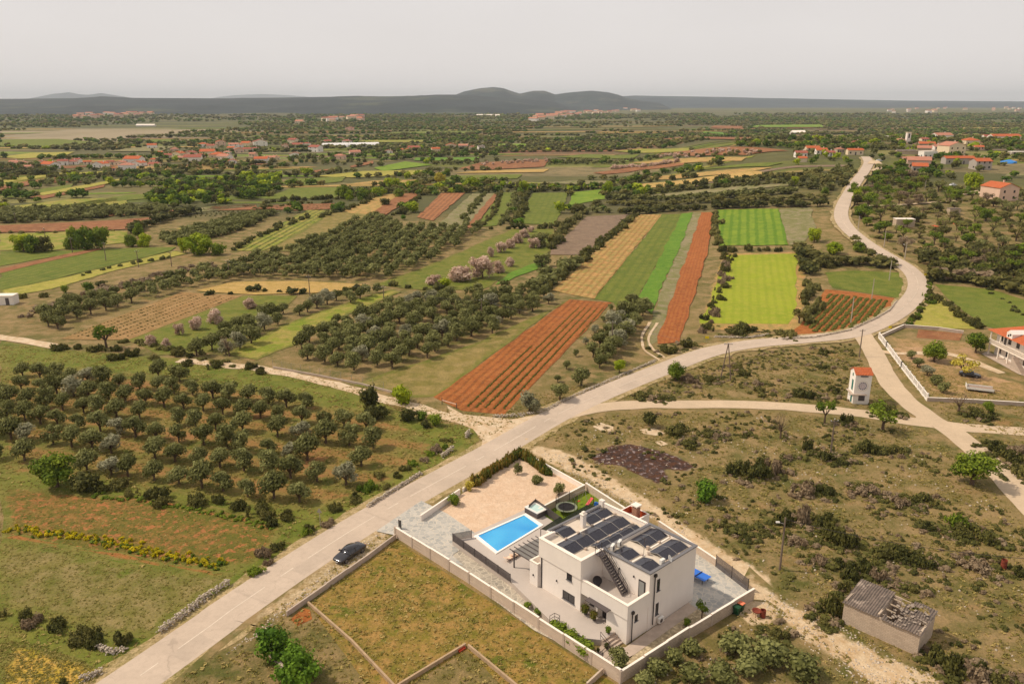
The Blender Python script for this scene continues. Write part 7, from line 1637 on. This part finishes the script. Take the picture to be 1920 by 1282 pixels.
# ================================================================ CARS
tyre = flat('tyre_rubber', C(34, 32, 32), .8); rimm = flat('alloy_rim', C(130, 128, 130), .35, .5, .8)
def car(paint, label, loc, rz, L=4.85, W=1.86, H=1.42, cat='car'):
    r = thing('parked_car', label, cat, loc, rz); hl = L / 2
    # stations along the length: (x, half width, bottom, belt height, deck height)
    stn = [(-hl, .72, .42, .62, .66), (-hl + .12, .84, .3, .78, .86), (-hl + .6, .92, .22, .86, 1.0), (-hl + 1.2, .93, .2, .88, .99), (0, .92, .2, .87, .95), (hl - 1.6, .93, .2, .85, .93), (hl - .7, .91, .22, .76, .82), (hl - .18, .84, .26, .64, .68), (hl, .7, .34, .52, .56)]
    vs, fs = [], []; k = 9
    for x, hw, zb, zt, zd in stn:
        sec = [(0, zb), (hw * .86, zb), (hw, zb + .14), (hw * 1.0, (zb + zt) / 2 + .02), (hw * .97, zt), (hw * .8, zd), (hw * .4, zd + .03), (0, zd + .04)]
        full = sec + [(-a, b) for a, b in reversed(sec[1:-1])]; k = len(full); vs += [(x, a * W / 1.86, b) for a, b in full]
    n = len(stn)
    for i in range(n - 1):
        for j in range(k): fs.append((i * k + j, i * k + (j + 1) % k, (i + 1) * k + (j + 1) % k, (i + 1) * k + j))
    fs += [tuple(range(k)), tuple(reversed(range((n - 1) * k, n * k)))]
    bm = bmesh.new(); bv = [bm.verts.new(v) for v in vs]; [bm.faces.new([bv[i] for i in f]) for f in fs]; bmesh.ops.recalc_face_normals(bm, faces=bm.faces)
    me = bpy.data.meshes.new('body'); bm.to_mesh(me); bm.free(); me.polygons.foreach_set('use_smooth', [True] * len(me.polygons)); me.materials.append(paint)
    b = bpy.data.objects.new('body', me); col.objects.link(b); b.parent = r; sb = b.modifiers.new('s', 'SUBSURF'); sb.levels = 1; sb.render_levels = 2
    # greenhouse: glass shell then roof skin
    def shell(name, st_, mat_, up=0):
        vs, fs = [], []
        for x, w0, z0, w1, z1 in st_: vs += [(x, -w0, z0), (x, -w1, z1 + up), (x, 0, z1 + up + .03), (x, w1, z1 + up), (x, w0, z0)]
        for i in range(len(st_) - 1):
            for j in range(4): fs.append((i * 5 + j, (i + 1) * 5 + j, (i + 1) * 5 + j + 1, i * 5 + j + 1))
        return MB().add(vs, fs).build(name, mat_, r, smooth=True)
    cabin = [(-hl + .75, .72, .97, .62, 1.0), (-hl + 1.35, .78, .93, .62, 1.27), (-hl + 1.9, .8, .9, .62, H - .06), (-.2, .8, .9, .64, H - .02), (.35, .8, .9, .62, H - .05), (hl - 1.5, .76, .9, .7, .96)]
    shell('windows', cabin, M['glass'])
    shell('roof', [(-hl + 1.35, .64, 1.255, .62, 1.285), (-hl + 1.9, .66, H - .1, .62, H - .04), (-.2, .68, H - .08, .64, H), (.35, .66, H - .1, .62, H - .03), (.6, .66, H - .2, .63, H - .13)], paint)
    for s in (-1, 1):
        for x0, x1, z0, z1 in ((-.35, -.28, .9, H - .05),): MB().beam((x0, s * .81, z0), (x1, s * .655, z1), .06).build('pillar', paint, r)
        MB().beam((hl - 1.5, s * .77, .93), (.6, s * .65, H - .16), .06).build('pillar', paint, r)
        MB().box(hl - 1.75, hl - 1.5, s * .98 - .09, s * .98 + .09, .95, 1.08).build('mirror', paint, r)
        MB().add([(hl - .42, s * .86, .62), (hl - .1, s * .62, .52), (hl - .06, s * .45, .58), (hl - .35, s * .66, .72)], [(0, 1, 2, 3)]).build('headlight', flat('headlight', C(210, 210, 214), .1, .6, var=.02) if 'headlight' not in bpy.data.materials else bpy.data.materials['headlight'], r)
        MB().box(-hl + .03, -hl + .1, s * .62 - .16, s * .62 + .16, .68, .78).build('tail_light', flat('tail_light', C(120, 16, 18), .3) if 'tail_light' not in bpy.data.materials else bpy.data.materials['tail_light'], r)
        for x in (-hl + .95, hl - .9):
            wv = bpy.data.objects.new('wheel', None); col.objects.link(wv); wv.parent = r; wv.location = (x, s * (W / 2 - .1), .33)
            a = MB().lathe([(.001, -.11), (.31, -.11), (.335, -.08), (.335, .08), (.31, .11), (.001, .11)], n=20).build('tyre', tyre, wv); a.rotation_euler.x = R(90)
            a = MB().lathe([(.001, -.125), (.22, -.122), (.23, -.11), (.001, -.11)], n=20).lathe([(.001, .125), (.22, .122), (.23, .11), (.001, .11)], n=20).build('rim', rimm, wv); a.rotation_euler.x = R(90)
    MB().box(hl - .012, hl + .012, -.26, .26, .36, .47).build('number_plate', M['plastic'], r)
    MB().box(hl - .03, hl + .006, -.45, .45, .475, .53).build('grille', M['black'], r)
    return r
pb = NT('dark_car_paint'); pb.b.inputs['Coat Weight'].default_value = .9; pb.b.inputs['Coat Roughness'].default_value = .06; pb.b.inputs['Metallic'].default_value = .3; pb.b.inputs['Specular IOR Level'].default_value = .5; pb = pb.out(C(36, 34, 38), .3)
pw_ = NT('white_car_paint'); pw_.b.inputs['Coat Weight'].default_value = .8; pw_ = pw_.out(C(226, 226, 226), .3)
q0, q1 = P(636, 1052), P(676, 1026); yaw = math.atan2(q0.y - q1.y, q0.x - q1.x)
car(pb, 'glossy black saloon car parked on the gravel beside the main road', tuple(P(656, 1042)), yaw)
car(pb, 'black car parked under the yellow tree', tuple(P(1818, 706)), R(-25), 4.3, 1.8, 1.45)
car(pw_, 'white car parked by the big light green tree', tuple(P(1787, 349)), R(15), 4.3, 1.8, 1.45)
car(pw_, 'white car parked beside the road near the village', tuple(P(1648, 303)), R(8), 4.3, 1.8, 1.45)
tr = thing('flatbed_trailer', 'white flatbed trailer standing in the yard near the low wall', 'trailer', P(1836, 733), R(-22))
MB().box(-2.4, 2.4, -1.0, 1.0, .6, .72).build('bed', flat('grey_boards', C(150, 126, 110), .9), tr)
MB().box(-2.45, 2.45, -1.06, -1.0, .5, 1.0).box(-2.45, 2.45, 1.0, 1.06, .5, 1.0).box(-2.5, -2.45, -1.06, 1.06, .5, 1.35).build('side_board', M['plastic'], tr)
MB().beam((2.45, 0, .55), (3.6, 0, .5), .1).build('drawbar', M['dgrey'], tr)
for s in (-1, 1):
    a = MB().lathe([(.001, -.1), (.3, -.1), (.3, .1), (.001, .1)], n=16).build('wheel', tyre, tr); a.rotation_euler.x = R(90); a.location = (-.2, s * .85, .3)
# tarps and blue dome
for x, y, w_, c_, lab, nm in ((1752, 426, 1.6, C(190, 88, 50), 'rust orange tarpaulin heap in the orchard', 'tarpaulin'), (1794, 420, 1.2, C(196, 100, 60), 'smaller orange tarpaulin in the orchard', 'tarpaulin'), (1892, 306, 4.2, C(60, 130, 200), 'bright blue tarpaulin dome behind the vivid orange roofed house', 'tarpaulin')):
    r_ = np.random.default_rng(3); V_ = icoV * (1 + r_.uniform(-.15, .15, (12 if len(icoV) == 12 else len(icoV), 1))) * np.array([w_ * 1.4, w_, w_ * .55]); o = MB().add([tuple(v) for v in V_], [tuple(f) for f in icoF]).build(nm, flat('tarp', c_, .6)); o.location = P(x, y); tag(o, lab, 'tarpaulin')
# ================================================================ POLES, WIRES, SIGNS
wood = flat('pole_wood', C(120, 104, 90), .9); conc = flat('pole_concrete', C(176, 164, 150), .9)
POL = {}
def pole(px, py, pty, lab, mat_=None, arm=True, lamp=False, lean=None, h=None):
    p = P(px, py); D_ = p.y
    lo, hi = 2, 20
    for _ in range(30):
        m_ = (lo + hi) / 2; q = P(px, pty, p.z + m_)
        if q.y < D_: hi = m_
        else: lo = m_
    h = h or min(11, lo); r = thing('utility_pole', lab, 'utility pole', p, random.uniform(-.4, .4))
    MB().tube([(0, 0, -.2), (0, 0, h)], [.16, .1], 8).build('shaft', mat_ or wood, r)
    if arm:
        MB().beam((-.7, 0, h - .35), (.7, 0, h - .35), .09).build('crossarm', M['dgrey'], r)
        for x in (-.6, 0, .6): MB().lathe([(.04, h - .3), (.07, h - .24), (.05, h - .12), (.001, h - .08)], (x, 0) if x else (0, .0), 8).build('insulator', M['plastic'], r) if x else MB().lathe([(.04, h), (.07, h + .06), (.05, h + .18), (.001, h + .22)], (0, 0), 8).build('insulator', M['plastic'], r)
    if lamp:
        MB().beam((0, 0, h - .9), (-.7, 0, h - .7), .05).build('lamp_arm', M['steel'], r); MB().box(-1.1, -.65, -.12, .12, h - .75, h - .6).build('lamp', M['plastic'], r)
    POL[(px, py)] = p + Vector((0, 0, h - .25)); return r
pole(1462, 1068, 970, 'grey wooden pole with a small lamp in the scrub beside the dirt track', lamp=True, arm=False)
pole(1557, 852, 786, 'wooden pole with stay below the upper side road', arm=True)
pole(1611, 669, 617, 'dark pole on the corner above the transformer tower', arm=True)
pole(1595, 607, 557, 'pale pole in front of the lavender rows', conc, False); pole(1634, 563, 523, 'pale pole behind the lavender rows', conc, False); pole(1667, 526, 488, 'pale pole on the left edge of the road bend', conc, False); pole(1696, 487, 455, 'street lamp pole right of the road above the bend', conc, False, True)
pole(1868, 487, 455, 'slim pole in the thicket at the far right', wood, False); pole(1657, 465, 433, 'slim pale pole at the orchard edge', conc, False); pole(1608, 436, 405, 'slim pale pole right of the road near the stone hut', conc, False); pole(1594, 392, 372, 'short lamp pole on the right road edge', conc, False, True); pole(1734, 356, 338, 'thin pole by the white parked car', conc, False)
for i, (x, y, t_) in enumerate(((136, 474, 446), (199, 490, 455), (260, 501, 470), (322, 500, 472), (430, 520, 488), (581, 554, 517), (720, 570, 537), (903, 608, 561), (1147, 655, 603), (30, 418, 400), (85, 446, 428))): pole(x, y, t_, ('pole before the tall green tree clump', 'pole on the green field edge', 'leaning pole on the yellow strip', 'thin pole right of the yellow strip', 'dark pole beside the long left olive row', 'pole standing before the oval straw field', 'pole at the end of the light green strip', 'double armed pole at the right edge of the dark grove', 'pole among the large olives', 'far pole on the pinkish field', 'far pole below the pinkish field')[i], wood, True)
a0, a1 = P(1351, 709), P(1370, 712); tp_ = (a0 + a1) / 2 + Vector((0, 0, 8.0)); af = thing('a_frame_pole', 'dark A-frame power pole with crossarm beside the main road', 'utility pole', a0); o_ = a0
MB().tube([a0 - o_, tp_ - o_], [.14, .1], 8).build('leg', wood, af); MB().tube([a1 - o_, tp_ - o_], [.14, .1], 8).build('leg', wood, af); t_ = tp_ - o_
MB().beam(t_ + Vector((-.9, 0, -.2)), t_ + Vector((.9, 0, -.2)), .1).build('crossarm', M['dgrey'], af); mm = (a0 + a1) / 2 - o_; MB().beam((a0 - o_).lerp(t_, .4), (a1 - o_).lerp(t_, .4), .1).build('brace', wood, af)
for x in (-.8, 0, .8): MB().lathe([(.05, 0), (.08, .08), (.05, .2), (.001, .24)], (t_.x + x, t_.y), 8, z0=t_.z - .12).build('insulator', M['plastic'], af)
def wire(a, b, lab, sag=1.2, r_=.02, n=14):
    pts = [(a.lerp(b, i / n) - a) - Vector((0, 0, sag * 4 * (i / n) * (1 - i / n))) for i in range(n + 1)]
    o = MB().tube(pts, r_, 4).build('power_line', M['black']); o.location = a; tag(o, lab, 'cable')
PK = list(POL)
wire(POL[(1462, 1068)], P(2010, 1052, 7.0), 'black overhead cable running from the lamp pole to the right edge', 1.0, .035)
for a, b, lab in (((136, 474), (199, 490), 'thin line between the two leftmost field poles'), ((199, 490), (260, 501), 'thin line over the green field'), ((430, 520), (581, 554), 'thin line in front of the big grove'), ((581, 554), (720, 570), 'thin line over the oval field end'), ((903, 608), (1147, 655), 'thin line over the red crop field'), ((720, 570), (903, 608), 'thin line over the dark grove')): wire(POL[a], POL[b], lab, 1.0, .014)
wire(POL[(1147, 655)], tp_, 'thin line from the large olives to the A-frame pole', 1.0, .014)
def sign(px, py, lab, shape, c_, h=1.6, s_=.35):
    r = thing('road_sign', lab, 'road sign', P(px, py), R(-10)); MB().tube([(0, 0, 0), (0, 0, h)], .035).build('post', M['steel'], r)
    z = h
    if shape == 'tri': MB().add([(-s_, -.05, z - .1), (s_, -.05, z - .1), (0, -.05, z + .6), (-s_, -.03, z - .1), (s_, -.03, z - .1), (0, -.03, z + .6)], [(0, 1, 2), (5, 4, 3), (0, 3, 4, 1), (1, 4, 5, 2), (2, 5, 3, 0)]).build('plate', c_, r)
    else: MB().box(-s_, s_, -.07, -.04, z - .3, z + .3).build('plate', c_, r)
yel = flat('yellow_sign', C(230, 204, 20), .5)
sign(601, 988, 'grey backed triangular road sign on the left verge', 'tri', M['steel'], 2.4, .4); sign(1325, 641, 'yellow square sign left of the main road', 'sq', yel, 1.2, .45); sign(1735, 521, 'yellow sign on the outer side of the road bend', 'sq', yel, 1.2, .5); sign(1668, 620, 'small yellow sign on the road bend by the fence', 'sq', yel, 1.0, .4)

# ================================================================ DISTANT COUNTRY
fpol = []
for nm, kd, poly, lay, soft, st in FIELDS:
    if min(p[1] for p in poly) < 430:
        w_ = pp(poly); fpol.append((min(p[0] for p in w_), max(p[0] for p in w_), min(p[1] for p in w_), max(p[1] for p in w_), w_))
def free(x, y):
    for a, b, c, d, w_ in fpol:
        if a < x < b and c < y < d and inpoly(x, y, w_): return False
    return True
PLAIN = pp([(0, 264), (0, 246), (150, 240), (300, 234), (440, 232), (470, 240), (300, 252), (200, 264)])
VILL = pp([(1480, 300), (1620, 300), (1700, 330), (1900, 330), (1900, 255), (1650, 262), (1600, 270), (1490, 280)])
cls = {'olive': [], 'shrub': [], 'green': [], 'dark': [], 'blossom': [], 'lime_leaf': []}
y = 430.0
while y < 3600:
    gap = 11 + (y - 430) * .02
    hw = y * .68 + 30; x = -hw; slope = .12; ph = random.uniform(0, 50)
    mt0 = random.choice(['olive', 'shrub', 'dark', 'olive', 'green'])
    dens = .0 if random.random() < .12 else 1
    def rowy(x, yb): return yb + x * slope * .9 + 14 * mnoise.noise(Vector((x * .01, yb * .02, 2)))
    if gap > 8 and y < 1900:
        sx0 = -hw
        while sx0 < hw:
            L_ = random.uniform(45, 170) * (1 + (y - 430) * .0008); ya, yb_ = y + gap * .22, y + gap * .98
            q_ = [(sx0, rowy(sx0, ya)), (sx0 + L_, rowy(sx0 + L_, ya)), (sx0 + L_ + gap * .5, rowy(sx0 + L_, yb_)), (sx0 + gap * .5, rowy(sx0, yb_))]
            cxy = (sx0 + L_ / 2, rowy(sx0 + L_ / 2, y + gap * .6))
            if random.random() < .62 and cxy[1] > 450 and all(free(*c_) for c_ in q_ + [cxy]) and not inpoly(*cxy, PLAIN) and not inpoly(*cxy, VILL) and not inpoly(*cxy, ORC) and all(keepoff(*c_, 9) for c_ in q_ + [cxy]):
                kd_ = random.choice(['green', 'stripgreen', 'greygreen', 'dry', 'tan', 'redfar', 'brown', 'wheat', 'green', 'greygreen', 'dry', 'vine', 'oval'])
                sheet('meadow' if kd_ in ('green', 'dry', 'greygreen', 'stripgreen') else 'field', q_, fmat(kd_), 1, step=max(14, L_ / 6), rough=1.0)
            sx0 += L_ + random.uniform(3, 25)
    while x < hw:
        yy = y + x * slope * .9 + 14 * mnoise.noise(Vector((x * .01, y * .02, 2))) + random.gauss(0, gap * .12)
        nzv = mnoise.noise(Vector((x * .007, yy * .016, 7))); nz2 = mnoise.noise(Vector((x * .0016, yy * .0022, 1)))
        if dens and nzv + nz2 * .8 > (.02 if yy < 950 else -.14) and yy > 425 and not inpoly(x, yy, PLAIN) and free(x, yy) and keepoff(x, yy, 8):
            a = random.random(); mt = mt0
            if a < .10: mt = 'green'
            elif a < .14: mt = 'lime_leaf' if yy < 1100 else 'green'
            elif a < .3: mt = 'shrub'
            sc_ = random.uniform(.9, 1.7) * (1 + (yy - 430) * .0005); near = yy < 900
            if mt in ('green', 'lime_leaf') and near: sc_ *= 1.25
            cls[mt].append(('round' if near else 'far', x, yy, hgt(x, yy) - .3, sc_ * (1.1 if near else 1.25), sc_ * .95, random.uniform(-.25, .2)))
        x += random.uniform(4.5, 8.5) * (1 + (y - 430) * .0006)
    y += gap * random.uniform(.7, 1.4)
# leafy bands and village trees
def band(pxl, n, mts, s0=1.0, s1=1.9):
    for x, y in scatter(pp(pxl), n):
        if keepoff(x, y, 7): cls[random.choice(mts)].append(('round', x, y, hgt(x, y) - .2, random.uniform(s0, s1), random.uniform(s0, s1), random.uniform(-.25, .25)))
band([(290, 388), (270, 372), (330, 352), (430, 338), (520, 330), (530, 350), (490, 372), (400, 385)], 190, ['green', 'lime_leaf', 'green', 'dark'], 1.2, 2.3)
band([(640, 362), (700, 350), (800, 345), (960, 350), (1100, 352), (1100, 358), (960, 360), (800, 364), (700, 372)], 120, ['green', 'lime_leaf', 'dark', 'shrub'], .9, 1.7)
band([(0, 345), (0, 318), (250, 318), (520, 296), (600, 300), (520, 320), (250, 335)], 170, ['green', 'olive', 'dark', 'shrub'], 1.0, 2.0)
band([(250, 300), (290, 280), (420, 268), (520, 276), (520, 290), (400, 305)], 60, ['green', 'dark', 'olive'], 1.0, 1.8)
band([(520, 300), (700, 285), (900, 278), (960, 285), (800, 298), (620, 312)], 200, ['green', 'dark', 'olive'], 1.1, 2.0)
band([(1490, 312), (1480, 285), (1640, 262), (1700, 255), (1900, 262), (1930, 330), (1860, 345), (1700, 330), (1660, 310)], 330, ['green', 'dark', 'olive', 'lime_leaf'], .9, 1.7)
band([(1620, 340), (1640, 330), (1760, 345), (1930, 360), (1930, 380), (1760, 360)], 70, ['olive', 'shrub', 'green'], .7, 1.3)
band([(0, 398), (200, 392), (330, 390), (300, 404), (180, 412), (0, 420)], 240, ['olive'], 1.0, 1.4)
band([(300, 448), (360, 430), (480, 402), (520, 400), (470, 425), (400, 450), (330, 462)], 230, ['olive'], .9, 1.3)
band([(1140, 320), (1150, 315), (1270, 302), (1272, 306), (1180, 316)], 60, ['blossom'], .9, 1.4); band([(1220, 296), (1300, 286), (1460, 290), (1440, 296), (1300, 298)], 60, ['blossom', 'shrub'], .8, 1.3); band([(900, 308), (1030, 300), (1032, 304), (910, 312)], 30, ['blossom'], .8, 1.2)
band([(1330, 345), (1500, 330), (1600, 318), (1600, 345), (1560, 366), (1480, 350)], 110, ['olive', 'shrub', 'dark'], .9, 1.5)
for k_, v_ in cls.items():
    print(k_, len(v_)); mass('distant_trees', v_, M[k_])
# ---- ridges and hills
def ridge(name, sky_, D0, D1, mat_, rug=1.0, seed=0, nx_=140, ny_=26, back=1.5):
    xs_ = [p[0] for p in sky_]; vs, fs = [], []
    for j in range(ny_ + 1):
        t = j / ny_
        for i in range(nx_ + 1):
            px = xs_[0] + (xs_[-1] - xs_[0]) * i / nx_; py = float(np.interp(px, xs_, [p[1] for p in sky_]))
            dx, dy, dz = ray(px, py); zc = CAM_H + dz / dy * D1; k = dx / dy
            tt = t * back; yy = D0 + (D1 - D0) * tt; prof = math.sin(min(tt, 1) * math.pi / 2) ** 1.6 if tt <= 1 else max(0, math.cos((tt - 1) / (back - 1) * math.pi / 2)) ** .7
            e = sst(0, .06, i / nx_) * sst(0, .06, 1 - i / nx_)
            xx = k * D1 * (1 + (yy / D1 - 1) * .85); nz = mnoise.fractal(Vector((xx * .0011, yy * .0011, seed)), .9, 2.1, 6)
            z = (zc * prof * (1 if name == 'far' else 1) - 3) + rug * nz * zc * .45 * math.sin(min(1, tt) * math.pi) 
            if e < 1: z = z * e - 4 * (1 - e)
            vs.append((xx, yy, z))
    fs = [(j * (nx_ + 1) + i, j * (nx_ + 1) + i + 1, (j + 1) * (nx_ + 1) + i + 1, (j + 1) * (nx_ + 1) + i) for j in range(ny_) for i in range(nx_)]
    o = MB().add(vs, fs).build(name, mat_, smooth=True); return tag(o, kind='structure')
def hill_mat(name, c1, c2, c3):
    m = NT(name); c = m.mix(m.rng(m.noise(.004, 6, .7), .42, .6), c1, c2); c = m.mix(m.rng(m.noise(.0018, 5, .6), .56, .64, 0, .8), c, c3)
    c = m.mix(m.rng(m.noise(.02, 4, .8), .55, .68, 0, .5), c, c3); return m.out(c, .95)
hm1 = hill_mat('haze_tinted_ridge_forest', G(48, 60, 62), G(34, 44, 48), G(86, 92, 72)); hm2 = hill_mat('haze_tinted_hill_forest', G(52, 66, 68), G(34, 46, 50), G(112, 110, 96)); hm3 = hill_mat('far_hill', G(56, 72, 80), G(44, 58, 66), G(76, 88, 90))  # the blue of distance haze is painted into these slope colours
ridge('ridge', [(-260, 187), (0, 185), (200, 183), (430, 184), (600, 181), (850, 179.5), (950, 184), (1100, 192)], 3500, 6200, hm1, 1.0, 1, nx_=220)
ridge('hill', [(800, 186), (835, 183), (850, 179), (870, 171), (900, 165), (925, 163), (945, 166), (960, 171), (975, 175.5), (985, 173), (1000, 170), (1020, 171.5), (1040, 178), (1055, 176), (1075, 173.5), (1110, 171), (1140, 173), (1158, 177), (1175, 183), (1200, 188), (1260, 194)], 5400, 7600, hm2, .55, 5)
ridge('ridge', [(1080, 188), (1150, 182), (1190, 179), (1300, 181), (1500, 185), (1700, 188.5), (1920, 190), (2150, 190)], 7200, 10500, hm3, .6, 9, nx_=200)
ridge('far_hills', [(40, 188), (80, 180), (100, 176), (130, 173), (150, 177), (165, 178), (190, 174.5), (215, 178.5), (245, 183), (280, 188)], 14500, 16500, hm3, .2, 3)
ridge('far_hills', [(380, 188), (410, 182), (440, 178.5), (490, 176.5), (540, 178.5), (590, 183), (620, 188)], 21500, 23500, hm3, .15, 4)
ridge('far_hills', [(760, 188), (775, 180), (790, 178), (805, 180), (820, 188)], 17000, 18500, hm3, .1, 6, nx_=30)
# ---------------------------------------------------------------- every repeated thing gets its own words
def to_px(o):
    p = o.matrix_basis.translation; d = Vector((p.x, p.y, p.z - CAM_H)); dep = d.y * CP - d.z * SP
    if dep <= 0: return (0, 0)
    return (960 + F * d.x / dep, 641 - F * (d.z * CP + d.y * SP) / dep)
LM = [((1615, 720), 'transformer tower'), ((1660, 1160), 'ruined shed'), ((1205, 870), 'burnt patch'), ((1465, 1040), 'lamp pole'), ((1750, 790), 'side road junction'), ((1320, 1050), 'black rear gate'), ((1360, 690), 'A-frame pole'), ((1557, 840), 'stayed pole'), ((1820, 900), 'spreading roadside tree'), ((1400, 880), 'twin dark bushes'), ((1881, 1065), 'red drum'), ((1250, 1240), 'villa corner wall'), ((1690, 900), 'open dry grass'), ((1640, 1060), 'shrub belt above the shed')]
by = {}
for o in list(col.objects):
    if o.parent is None and o.get('label'): by.setdefault(o['label'], []).append(o)
for lab, os_ in by.items():
    if len(os_) < 2: continue
    if 'scrubland' in lab or 'villa corner wall' in lab or 'scrub right' in lab:
        sub = {}
        for o in os_:
            x, y = to_px(o); lm = min(LM, key=lambda t: (t[0][0] - x) ** 2 + 1.6 * (t[0][1] - y) ** 2)
            sub.setdefault((lm[1], 'left of' if x < lm[0][0] else 'right of'), []).append(o)
        base = lab.split(' on the dry')[0].split(' in the')[0]
        for (nm, side), g in sub.items():
            g.sort(key=lambda o: to_px(o)[0])
            for i, o in enumerate(g): o['label'] = f'{base} {side} the {nm}' + (f', {ORD[i]} from the left' if len(g) > 1 else '')
    else:
        os_.sort(key=lambda o: to_px(o)[0])
        for i, o in enumerate(os_):
            t = f'{lab}, {ORD[i] if i < len(ORD) else i} from left'
            if len(t.split()) > 16: t = t.replace('in the ', '', 1)
            o['label'] = t
# ---------------------------------------------------------------- haze
hm = bpy.data.materials.new('haze'); hm.use_nodes = True; ht = hm.node_tree; ht.nodes.clear()
ho = ht.nodes.new('ShaderNodeOutputMaterial'); pv = ht.nodes.new('ShaderNodeVolumePrincipled')
pv.inputs['Density'].default_value = 5.5e-5; pv.inputs['Color'].default_value = (.86, .93, 1.0, 1); pv.inputs['Anisotropy'].default_value = 0.0
ht.links.new(pv.outputs[0], ho.inputs['Volume'])
tag(MB().box(-27500, 27500, -1500, 28500, -6.0, 330).build('haze', hm), kind='stuff')
